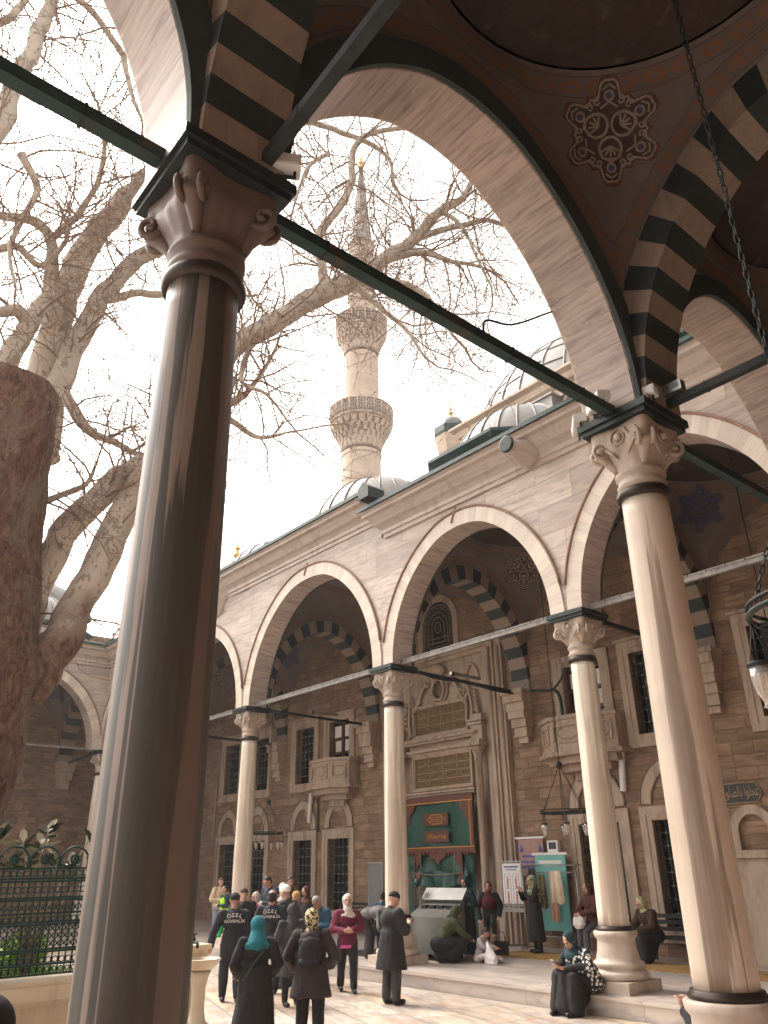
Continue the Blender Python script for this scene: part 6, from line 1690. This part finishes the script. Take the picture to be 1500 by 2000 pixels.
            rcone(mb,HP((0,.0,-.125)),.080*s,T((0,-.01,.44)),(.105+g)*s,16)
            ell(mb,T((0,-.005,.42)),((.165+g)*s,(.125+g)*s,(.105+g)*s),18,Rl)
            if kw.get('back',0): rcone(mb,HP((0,.03,-.06)),.085*s,T((0,.05,.46)),.13*s); ell(mb,T((0,.06,.43)),(.17*s,.10*s,.09*s),16)
            if kw.get('long',0): ell(mb,T((0,-.03,.28)),(.20*s,.16*s,.22*s),18,Rl)
            ho=rem(mb,name,mat,root,.011,2,.006,kw.get('label'))
            # open the face: push covering behind the face surface
            for v in ho.data.vertices:
                p=Rh.transposed()@(v.co-hc)/s
                if p.y<-.03 and (p.x/.056)**2+((p.z+.022)/.082)**2<1: v.co=hc+Rh@(V3((p.x,p.y*.25,p.z))*s)
        elif typ=='cap':
            ell(mb,HP((0,.015,.055)),(.086*s,.102*s,kw.get('h',.075)*s),18,Rh)
            co=rem(mb,name,mat,root,.010,1,.003)
            for v in co.data.vertices:
                p=Rh.transposed()@(v.co-hc)/s
                lim=kw.get('low',.035)
                if p.z<lim: v.co=hc+Rh@(V3((p.x,p.y,lim+ (p.z-lim)*.08))*s)
        elif typ=='hair':
            ell(mb,HP((0,.026,.050)),(.083*s,.098*s,.092*s),18,Rh); ell(mb,HP((0,.055,-.01)),(.075*s,.062*s,.08*s),14,Rh)
            if kw.get('longh'): rcone(mb,HP((0,.06,.0)),.085*s,HP((0,.09,-.26)),.07*s)
            ho=rem(mb,name,mat,root,.010,1,.007)
            for v in ho.data.vertices:
                p=Rh.transposed()@(v.co-hc)/s
                if p.y<-.02 and p.z<.062 and abs(p.x)<.075: v.co=hc+Rh@(V3((p.x*.9,p.y*.2,p.z))*s)
                if kw.get('bald') and p.z>.085: v.co=hc+Rh@(V3((p.x*.8,p.y*.8,.085))*s)
        elif typ=='hood':
            rcone(mb,T((-.08,.10,.46)),.06*s,T((.08,.10,.46)),.06*s); ell(mb,T((0,.12,.42)),(.13*s,.07*s,.12*s),14); rem(mb,name,mat,root,vox,2,.008)
        elif typ=='hoodup':
            ell(mb,HP((0,.035,.03)),(.105*s,.115*s,.125*s),18,Rh); rcone(mb,HP((0,.03,-.1)),.09*s,T((0,.02,.46)),.11*s); rcone(mb,HP((0,.05,.09)),.06*s,HP((0,.10,.14)),.03*s); rem(mb,name,mat,root,.012,2,.008)
        elif typ=='backpack':
            ell(mb,T((0,.19,.27)),(.145*s,.095*s,.20*s),18); rcone(mb,T((-.10,.17,.40)),.05*s,T((.10,.17,.40)),.05*s); rcone(mb,T((-.09,.25,.15)),.045*s,T((.09,.25,.15)),.045*s)
            for sx in (-1,1): mb.tube([T((sx*.10,.14,.42)),T((sx*.125,.02,.555)),T((sx*.125,-.13,.42)),T((sx*.14,-.06,.2)),T((sx*.13,.14,.12))],.022*s,6)
            rem(mb,name,mat,root,.014,1,.007)
        elif typ=='shawl':
            pts=[(T((0,-.02,.44)),.15),(T((.05,-.10,.30)),.17),(T((.10,-.08,.12)),.19)]
            ell(mb,T((0.02,-.02,.38)),(.215*s,.16*s,.16*s),18,Rl); ell(mb,T((.05,.0,.18)),(.235*s,.18*s,.19*s),18,Rl); ell(mb,T((.10,.03,.02)),(.20*s,.18*s,.16*s),16,Rl); rcone(mb,shL,.09*s,eL,.085*s); rem(mb,name,mat,root,.014,2,.012)
        elif typ=='strap':
            m_=MB(); pts=[T((-.15,.0,.50)),T((-.09,kw.get('y',.135),.40)),T((.04,kw.get('y',.15),.22)),T((.16,kw.get('y',.13)*.7,.0))]
            m_.tube(pts,.013*s,6); m_.build('bag_strap',mat,root)
        elif typ=='hem':
            loft(mb,[(hip.x,hip.y,(.765)*s,.162*s,.13*s),(hip.x,hip.y,.86*s,.162*s,.13*s)],24); rem(mb,name,mat,root,.012,1,.005)
        elif typ=='skirt_seated':
            kn=(S(P['kneeR'])+S(P['kneeL']))/2; ft=(S(P['footR'])+S(P['footL']))/2
            ell(mb,hip,(.22*s,.19*s,.17*s),18)
            for k,f,sx in ((P['kneeR'],P['footR'],-1),(P['kneeL'],P['footL'],1)):
                rcone(mb,hip+V3((sx*.09,0,0))*s,.13*s,S(k),.105*s); rcone(mb,S(k),.105*s,S(f)+V3((sx*.02,.03,.06))*s,.12*s)
            rcone(mb,kn,.11*s,ft+V3((0,.05,.08))*s,.17*s); rcone(mb,hip+V3((0,-.08,-.08))*s,.16*s,ft+V3((0,.15,.1))*s,.18*s)
            b0=len(mb.v)
            oo=rem(mb,name,mat,root,.018,3,.014)
            for v in oo.data.vertices: v.co.z=max(v.co.z,kw.get('zmin',0)+.01)
    return root
def foot_at(px,py,z=0): p=atz(px,py,z); return (p.x,p.y,z)
def toward(loc,ang=0):
    """rotation so that local -Y faces the camera, plus ang"""
    return math.atan2(-loc[0],-loc[1])*0+math.atan2(loc[0],-loc[1])*1+0.0+ang if False else (math.atan2(loc[1],loc[0])-PI/2)+ang
SHO=lambda **k:('shoes',SHOE,k)
def Ht(px,py_top,loc):
    """standing height so that the crown reaches py_top"""
    d=ray(px,py_top); D=math.hypot(loc[0],loc[1]); t=D/math.hypot(d.x,d.y); return CAMZ+d.z*t-loc[2]
def man(label,px,pyf,pyt,ang,wear,pose=None,z=0,**kw):
    l=foot_at(px,pyf,z); h=Ht(px,pyt,l)
    h=min(1.95,max(1.0,h)); return person(label,l,toward(l,ang),h,pose,wear,**kw)
GR='people standing and talking in the courtyard'
folded=dict(elbR=(-.27,-.02,1.10),elbL=(.27,-.02,1.10),handR=(-.06,-.23,1.08),handL=(.05,-.24,1.10),hdR=(.9,-.3,.0),hdL=(-.9,-.3,-.1),pnR=(0,1,0),pnL=(0,1,0))
pray=dict(elbR=(-.25,-.06,1.10),elbL=(.25,-.06,1.10),handR=(-.09,-.26,1.16),handL=(.09,-.26,1.16),hdR=(.2,-.5,.6),hdL=(-.2,-.5,.6),pnR=(.2,.3,1),pnL=(-.2,.3,1),hp=.35)
down=dict(elbR=(-.28,.04,1.12),elbL=(.28,.04,1.12),handR=(-.28,-.03,.85),handL=(.28,-.03,.85))
walk=dict(footR=(-.10,.16,.06),footL=(.10,-.16,.05),kneeR=(-.10,.04,.49),kneeL=(.10,-.10,.50))
def mg(*a):
    d={}
    for x in a: d.update(x)
    return d
# --- front group --------------------------------------------------------------
guard=man('capped security guard with white back lettering at the left of the crowd',447,1958,1748,PI+.10,{'trousers':('trousers',C['navy_uniform'],{'g':.01}),'jacket':('top',C['navy_uniform'],{'g':.02}),'cap':('cap',C['black_wool'],{'h':.085,'low':-.015}),'shoes':SHO(yR=PI,yL=PI)},mg(down,walk,dict(elbR=(-.29,.04,1.12),handR=(-.27,-.10,.86),elbL=(.31,.05,1.12),handL=(.34,-.04,.86))),group=GR,skin=SK2)
guard2=man('bare headed security guard with white back lettering inside the crowd',524,1940,1742,PI-.1,{'trousers':('trousers',C['navy_uniform'],{'g':.01}),'jacket':('top',C['navy_uniform'],{'g':.02}),'hair':('hair',HAIR,{'bald':1}),'shoes':SHO(yR=PI,yL=PI)},mg(down,dict(handR=(-.25,-.2,.95),handL=(.25,-.2,.95))),group=GR,skin=SK2)
for g_ in (guard,guard2):
    h=g_['h'] if 'h' in g_ else 1.72
def backtext(p,H,zrel=1.36,y=.155,sc=1.0):
    s=H/1.70
    M1=Matrix.Translation((0,y*s,zrel*s))@Matrix.Rotation(PI,4,'Z')@FACE
    wtx=C['white_cloth']
    # arched upper word, straight lower word
    up='ÖZEL'
    for i,ch in enumerate(up):
        a=(i-1.5)*.24; text('back_letter',ch,.085*s*sc,wtx,Matrix.Translation((-sin(a)*.26*s*1.0,(y+.012-abs(a)*.035)*s,(zrel+.26*(cos(a)-1)+.012)*s))@Matrix.Rotation(PI,4,'Z')@Matrix.Rotation(0,4,'X')@FACE@Matrix.Rotation(-a,4,'Z'),p,.004)
    text('back_lettering','GÜVENLİK',.068*s*sc,wtx,Matrix.Translation((0,(y+.004)*s,(zrel-.085)*s))@Matrix.Rotation(PI,4,'Z')@FACE,p,.004)
l=guard.location; backtext(guard,Ht(447,1748,l)); l=guard2.location; backtext(guard2,Ht(524,1742,l))
lt=foot_at(490,2062)
man('woman in a teal headscarf and long black coat seen from behind',492,2062,1795,PI+.05,{'coat':('coat',C['black_wool'],{'hem':.10,'hemw':.30,'g':.03,'fold':.03}),'headscarf':('hijab',C['teal_headscarf'],{'back':1}),'strap':('strap',C['olive_sweater'],{'y':.16}),'shoes':SHO(yR=PI,yL=PI)},mg(down,dict(handR=(-.22,-.18,.95),handL=(.22,-.18,.95))),female=True,group=GR,face=False)
man('woman in a leopard print headscarf and dark parka with a small backpack',604,2050,1780,PI-.12,{'trousers':('trousers',C['black_trousers'],{'g':.01}),'parka':('coat',C['plum_black_parka'],{'hem':.62,'hemw':.26,'g':.035,'fold':.02}),'headscarf':('hijab',C['leopard_headscarf'],{}),'hood':('hood',C['plum_black_parka'],{}),'backpack':('backpack',C['black_wool'],{}),'shoes':SHO(yR=PI,yL=PI)},mg(down,dict(handR=(-.22,-.22,.98),handL=(.24,-.2,.95),elbR=(-.30,.0,1.12),elbL=(.30,.0,1.12))),female=True,group=GR,face=False)
man('person in a dark pointed hood and long grey parka beside the leopard scarf woman',566,1965,1770,PI+.5,{'trousers':('trousers',C['black_trousers'],{}),'parka':('coat',C['charcoal_coat'],{'hem':.50,'hemw':.27,'g':.035,'fold':.02}),'hood':('hoodup',C['charcoal_coat'],{}),'shoes':SHO(yR=PI,yL=PI)},folded,group=GR,face=False)
man('man in a white skullcap and dark grey jacket seen from the side',556,1930,1732,PI+1.0,{'trousers':('trousers',C['dark_grey_trousers'],{}),'jacket':('top',C['charcoal_coat'],{'g':.03}),'skullcap':('cap',C['white_cloth'],{'h':.09,'low':.0}),'shoes':SHO()},mg(folded,dict(hp=.2)),group=GR)
man('man in a blue quilted jacket bowing his grey haired head',622,1922,1750,-.75,{'trousers':('trousers',C['black_trousers'],{}),'jacket':('top',C['blue_quilted_jacket'],{'g':.035}),'hair':('hair',GREYH,{}),'shoes':SHO()},mg(folded,dict(hp=.55)),group=GR,skin=SK2)
man('woman in a maroon jacket and beige headscarf with clasped hands',678,1938,1750,.12,{'trousers':('trousers',C['black_trousers'],{'g':.008}),'blouse_hem':('hem',C['pink_cloth'],{}),'jacket':('top',C['maroon_jacket'],{'g':.015}),'headscarf':('hijab',C['beige_headscarf'],{'g':.0}),'shoes':SHO()},mg(folded,walk,dict(hp=-.12)),female=True,group=GR)
man('elderly man in a long black overcoat and black cap looking down',766,1962,1744,PI-.85,{'trousers':('trousers',C['dark_grey_trousers'],{'g':.015}),'overcoat':('coat',C['black_wool'],{'hem':.52,'hemw':.27,'g':.03,'fold':.015}),'cap':('cap',C['black_wool'],{'h':.085,'low':.03}),'shoes':SHO(yR=0,yL=0)},pray,group=GR)
man('man with dark beanie facing the camera behind the first guard',468,1900,1738,.15,{'trousers':('trousers',C['black_trousers'],{}),'jacket':('top',C['black_wool'],{'g':.03}),'beanie':('cap',C['dark_brown_coat'],{'h':.085,'low':.03}),'shoes':SHO()},down,group=GR)
man('woman in a magenta coat and flowered scarf inside the crowd',402+92,1880,1745,-1.1,{'skirt':('coat',C['magenta_coat'],{'hem':.4}),'headscarf':('hijab',C['beige_headscarf'],{}),'shoes':SHO()},down,female=True,group=GR)
man('man in a tan cap partly hidden behind the white skullcap',575,1905,1745,-.6,{'trousers':('trousers',C['black_trousers'],{}),'jacket':('top',C['charcoal_coat'],{'g':.03}),'cap':('cap',C['tan_cap'],{'h':.1,'low':-.02}),'shoes':SHO()},down,group=GR)
man('woman in a white headscarf and brown coat at the back of the crowd',548,1868,1728,.2,{'coat':('coat',C['brown_coat'],{'hem':.3}),'headscarf':('hijab',C['white_cloth'],{}),'shoes':SHO()},down,female=True,group=GR,z=ZP)
man('dark haired man bending at the back of the crowd',523,1862,1712,-.9,{'trousers':('trousers',C['black_trousers'],{}),'jacket':('top',C['dark_blue_suit'],{'g':.02}),'hair':('hair',HAIR,{}),'shoes':SHO()},mg(folded,dict(hp=.5)),group=GR,z=ZP)
man('man in a brown coat behind the white headscarf',562,1858,1716,.4,{'trousers':('trousers',C['black_trousers'],{}),'coat':('coat',C['brown_coat'],{'hem':.6}),'hair':('hair',HAIR,{}),'shoes':SHO()},down,group=GR,z=ZP)
man('woman in a patterned headscarf and black dress left of the blue jacket',598,1872,1733,-.9,{'dress':('dress',C['black_wool'],{'hem':.1}),'headscarf':('hijab',C['brown_headscarf'],{}),'shoes':SHO()},mg(down,dict(hp=.3)),female=True,group=GR,z=ZP)
man('woman in a cream sweater and pale jeans by the far left bench',424,1832,1717,.5,{'jeans':('trousers',C['blue_denim'],{'g':.01}),'sweater':('top',C['cream_sweater'],{'g':.03}),'hair':('hair',C['brown_coat'],{'longh':1}),'shoes':SHO()},folded,female=True,z=ZP,group=GR)
man('person in a neon yellow vest and green trousers at the far left',434,1838,1732,-1.2,{'trousers':('trousers',C['green_trousers'],{'g':.01}),'jacket':('top',C['deep_teal_headscarf'],{'g':.01}),'vest':('vest',C['neon_vest'],{}),'hair':('hair',HAIR,{}),'shoes':SHO()},mg(folded,walk),z=ZP,group=GR)
# bending person left of the middle column
l=foot_at(722,1872,ZP); person('bending man in a grey jacket left of the middle column',l,toward(l,1.25),1.68,dict(lean=1.35,hip=(0,.18,.88),handR=(-.16,-.42,.42),handL=(.16,-.40,.40),elbR=(-.24,-.30,.66),elbL=(.24,-.30,.66),hp=.3),{'trousers':('trousers',C['dark_grey_trousers'],{'g':.01}),'jacket':('top',C['grey_top'],{'g':.02}),'hair':('hair',GREYH,{}),'shoes':SHO()})
man('person in a teal jacket hidden behind the middle column',748,1868,1745,PI,{'trousers':('trousers',C['black_trousers'],{}),'jacket':('top',C['blue_quilted_jacket'],{}),'hair':('hair',HAIR,{}),'shoes':SHO()},down,z=ZP)
# --- platform group ---------------------------------------------------------
l=foot_at(872,1880,ZP)
crouch=dict(lean=.55,hip=(0,.12,.34),kneeR=(-.16,-.28,.40),kneeL=(.16,-.28,.40),footR=(-.13,-.10,.05),footL=(.13,-.10,.05),elbR=(-.25,-.26,.52),elbL=(.25,-.26,.52),handR=(-.10,-.46,.42),handL=(.10,-.46,.42),hp=.15)
person('woman in an olive hooded top and black skirt crouching by the steel cabinet',l,toward(l,PI-1.15),1.75,crouch,{'skirt':('skirt_seated',C['black_wool'],{}),'top':('top',C['olive_sweater'],{'g':.03}),'headscarf':('hijab',C['olive_sweater'],{'g':.03})},female=True)
man('woman in a dark blue headscarf and long teal black coat standing in the doorway',916,1868,1716,-.75,{'dress':('dress',C['deep_teal_headscarf'],{'hem':.05,'hemw':.24}),'cloak':('coat',C['black_wool'],{'hem':.5,'hemw':.22}),'headscarf':('hijab',C['deep_teal_headscarf'],{'long':1})},folded,female=True,z=ZP)
man('woman in a wine red headscarf lifting one leg beside the portal jamb',962,1858,1724,-.15,{'trousers':('trousers',C['black_trousers'],{'g':.005}),'jacket':('top',C['black_wool'],{'g':.03}),'headscarf':('hijab',C['wine_headscarf'],{'long':1}),'shoes':('shoes',SK,{})},dict(kneeL=(.12,-.36,.70),footL=(.10,-.12,.40),lean=.12,handR=(-.22,-.25,.80),elbR=(-.30,-.08,1.05),handL=(.24,-.22,.86)),female=True,z=ZP)
p=atz(972,1862,ZP); m=MB(); m.box(-.17,.17,-.03,.03,.0,.30); m.tube([(-.10,0,.30),(-.08,0,.48),(.08,0,.48),(.10,0,.30)],.012,6); o=m.build('handbag',M['bench']); o.location=(p.x+.45,p.y-.35,ZP+.0); o.rotation_euler=(0,0,.5); tag(o,'black handbag on the carpet edge right of the wine red headscarf woman','handbag')
l=foot_at(943,1880,ZP)
sit=dict(hip=(0,.10,.13),lean=.25,kneeR=(-.22,-.30,.24),kneeL=(.22,-.34,.10),footR=(-.10,-.44,.05),footL=(-.02,-.55,.05),elbR=(-.20,-.12,.42),elbL=(.22,-.14,.42),handR=(-.04,-.32,.38),handL=(.12,-.34,.38),hp=.45)
person('small child in a lilac top and spotted white trousers sitting on the step',l,toward(l,PI-2.0),1.25,sit,{'trousers':('trousers',C['dotted_white_trousers'],{'g':.0}),'top':('top',C['lilac_grey_top'],{'g':.01}),'hair':('hair',HAIR,{'longh':0})},female=True)
p=atz(960,1884,ZP); m=MB(); loft(m,[(0,0,.01,.17,.08),(0,0,.12,.18,.09),(-.04,0,.28,.08,.05),(-.09,0,.42,.015,.012)],20,.08); o=rem(m,'plastic_bag',C['plastic_bag'],None,.012,1,.01); o.location=(p.x,p.y,ZP); tag(o,'white carrier bag held in front of the sitting child','bag')
man('person in long black clothes with a green checked scarf by the clothes rack',1052,1862,1712,-1.2,{'robe':('coat',C['black_wool'],{'hem':.25,'hemw':.23}),'trousers':('trousers',C['black_trousers'],{}),'headscarf':('hijab',C['green_checked_scarf'],{'g':.01}),'shoes':SHO()},dict(elbR=(-.24,-.16,1.18),elbL=(.24,-.16,1.18),handR=(-.08,-.30,1.36),handL=(.08,-.30,1.36),hp=.15,hdR=(.2,-.2,.9),hdL=(-.2,-.2,.9)),female=True,z=ZP)
l=foot_at(1160,1868,ZP)
person('woman in a rust jacket and brown headscarf perched behind the pale column',l,toward(l,-.95),1.66,dict(hip=(0,.10,.72),kneeR=(-.12,-.18,.52),kneeL=(.12,-.20,.52),footR=(-.12,-.22,.05),footL=(.12,-.26,.05),elbR=(-.25,-.05,.93),elbL=(.25,-.05,.93),handR=(-.06,-.26,.88),handL=(.06,-.26,.88),lean=.08,hdR=(.6,-.5,-.2),hdL=(-.6,-.5,-.2),hp=.1),{'trousers':('trousers',C['grey_leggings'],{'g':.0}),'jacket':('top',C['rust_jacket'],{'g':.03}),'headscarf':('hijab',C['brown_headscarf'],{'g':.01}),'shoes':SHO()},female=True)
p=V3(l); m=MB(); loft(m,[(0,0,0,.10,.08),(0,0,.08,.17,.11),(0,0,.2,.15,.09),(0,0,.29,.07,.05)],20,.08); o=rem(m,'shopping_bag',C['plastic_bag'],None,.012,1,.012); a=toward(l,-.95); dd=Matrix.Rotation(a,3,'Z')@V3((0,-.30,.56)); o.location=p+dd; tag(o,'crumpled white bag held by the woman in the rust jacket','bag')
l=foot_at(1282,1880,ZP); 
seat=dict(hip=(0,.05,.52),kneeR=(-.13,-.38,.50),kneeL=(.13,-.38,.50),footR=(-.12,-.38,.05),footL=(.12,-.38,.05),lean=.30,elbR=(-.25,-.20,.72),elbL=(.25,-.20,.72),handR=(-.08,-.42,.66),handL=(.10,-.40,.64),hp=.25)
person('old woman in a pale green headscarf and dark brown coat on the right bench',l,toward(l,-.85),1.62,seat,{'skirt':('skirt_seated',C['black_wool'],{}),'coat':('top',C['dark_brown_coat'],{'g':.045}),'headscarf':('hijab',C['pale_green_headscarf'],{'g':.0}),'shoes':SHO()},female=True)
# seated woman on the step
l=atz(1112,1984,.0); l=(l.x,11.42,0)
sitstep=dict(hip=(0,.38,.42),kneeR=(-.12,-.04,.55),kneeL=(.14,-.02,.53),footR=(-.13,-.10,.05),footL=(.13,-.06,.05),lean=.30,elbR=(-.26,.18,.68),elbL=(.28,.16,.70),handR=(-.08,-.08,.68),handL=(.04,-.06,.66),hp=.38,hdR=(.3,-.7,.1),hdL=(-.5,-.5,.1),pnR=(0,.2,1),pnL=(0,.2,1))
sw=person('woman in a black headscarf and black and white paisley shawl sitting on the step',l,toward(l,-.75),1.66,sitstep,{'skirt':('skirt_seated',C['black_wool'],{}),'blouse':('top',C['black_wool'],{'g':.02}),'headscarf':('hijab',C['deep_teal_headscarf'],{'g':.04,'long':1}),'shawl':('shawl',C['black_white_shawl'],{}),'shoes':SHO()},female=True)
m=MB(); m.box(-.037,.037,-.005,.005,-.075,.075); a=toward(l,-.75); o=m.build('smartphone',M['steel']); o.location=V3(l)+Matrix.Rotation(a,3,'Z')@V3((-.04,-.20,.735)); o.rotation_euler=(R_(60),0,a); tag(o,'pale smartphone in the hands of the woman sitting on the step','phone')
# person hidden behind the tall column base, holding a phone
p=atd(1450,1930,8.9); l=(-4.45,p.y,0)
rp=person('person behind the tall cream column holding a phone in both hands',l,-PI/2-.1,1.66,dict(hip=(0,.14,.38),kneeR=(-.12,-.26,.48),kneeL=(.12,-.26,.48),footR=(-.12,-.28,.05),footL=(.12,-.28,.05),elbR=(-.22,-.12,.72),elbL=(.22,-.12,.72),handR=(-.05,-.40,.90),handL=(.05,-.40,.90),hdR=(.1,-.35,1),hdL=(-.1,-.35,1),curl=.8,lean=.15,hp=.2),{'trousers':('skirt_seated',C['black_trousers'],{}),'jacket':('top',C['black_wool'],{'g':.02}),'hair':('hair',HAIR,{}),'shoes':SHO()},skin=SK)
p=atd(-24,1960,3.3); l=(p.x,p.y,0)
man2=person('person with a black cap cut off at the lower left corner',l,toward(l,PI),1.74,down,{'trousers':('trousers',C['black_trousers'],{}),'coat':('top',C['black_wool'],{'g':.05}),'cap':('cap',C['black_wool'],{'low':-.07,'h':.1}),'shoes':SHO()},face=False)

bpy.data.scenes.remove(WS)
EXPO=1.95
# ======================= LIGHT =============================================
W=bpy.data.worlds.new('World'); scn.world=W; W.use_nodes=True; nt=W.node_tree; bg=nt.nodes['Background']
sky=nt.nodes.new('ShaderNodeTexSky'); sky.sky_type='NISHITA'; sky.sun_disc=False
SUN_EL,SUN_AZ=R_(50),R_(258)      # azimuth measured clockwise from +Y
sky.sun_elevation=SUN_EL; sky.sun_rotation=SUN_AZ; sky.air_density=1.0; sky.dust_density=4.0; sky.ozone_density=1.0
hs=nt.nodes.new('ShaderNodeHueSaturation'); hs.inputs['Saturation'].default_value=.10; nt.links.new(sky.outputs[0],hs.inputs['Color'])
mx=nt.nodes.new('ShaderNodeMix'); mx.data_type='RGBA'; mx.blend_type='MULTIPLY'; mx.inputs[0].default_value=1; mx.inputs[7].default_value=(1.0,.935,.875,1)
nt.links.new(hs.outputs[0],mx.inputs[6]); nt.links.new(mx.outputs[2],bg.inputs['Color']); bg.inputs['Strength'].default_value=.15
sl=bpy.data.lights.new('sun','SUN'); sl.energy=.7; sl.angle=R_(30); sl.color=(1,.92,.83)
so=bpy.data.objects.new('sun',sl); COL.objects.link(so)
d=Vector((sin(SUN_AZ)*cos(SUN_EL),cos(SUN_AZ)*cos(SUN_EL),sin(SUN_EL))); so.rotation_euler=d.to_track_quat('Z','Y').to_euler()
so.location=d*100
vs=scn.view_settings; vs.view_transform='Standard'; vs.look='None'; vs.gamma=1; vs.use_curve_mapping=False; vs.exposure=EXPO
scn.cycles.max_bounces=8; scn.cycles.diffuse_bounces=5; scn.cycles.use_denoising=True
scn.cycles.sample_clamp_indirect=6

hz=MB(); hz.box(-72,3,-42,48,-1.0,75); ho=hz.build('haze',None or bpy.data.materials.new('thin_air_haze')); ho['kind']='stuff'; tag(ho,'thin pale haze that softens the far minaret','haze',kind='stuff')
hm=ho.data.materials[0]; hm.use_nodes=True; hn=hm.node_tree; 
for n_ in list(hn.nodes):
    if n_.type=='BSDF_PRINCIPLED': hn.nodes.remove(n_)
pv=hn.nodes.new('ShaderNodeVolumePrincipled'); pv.inputs['Color'].default_value=(1,.96,.93,1); pv.inputs['Density'].default_value=.0009; pv.inputs['Anisotropy'].default_value=.3
hn.links.new(pv.outputs[0],[n_ for n_ in hn.nodes if n_.type=='OUTPUT_MATERIAL'][0].inputs['Volume'])
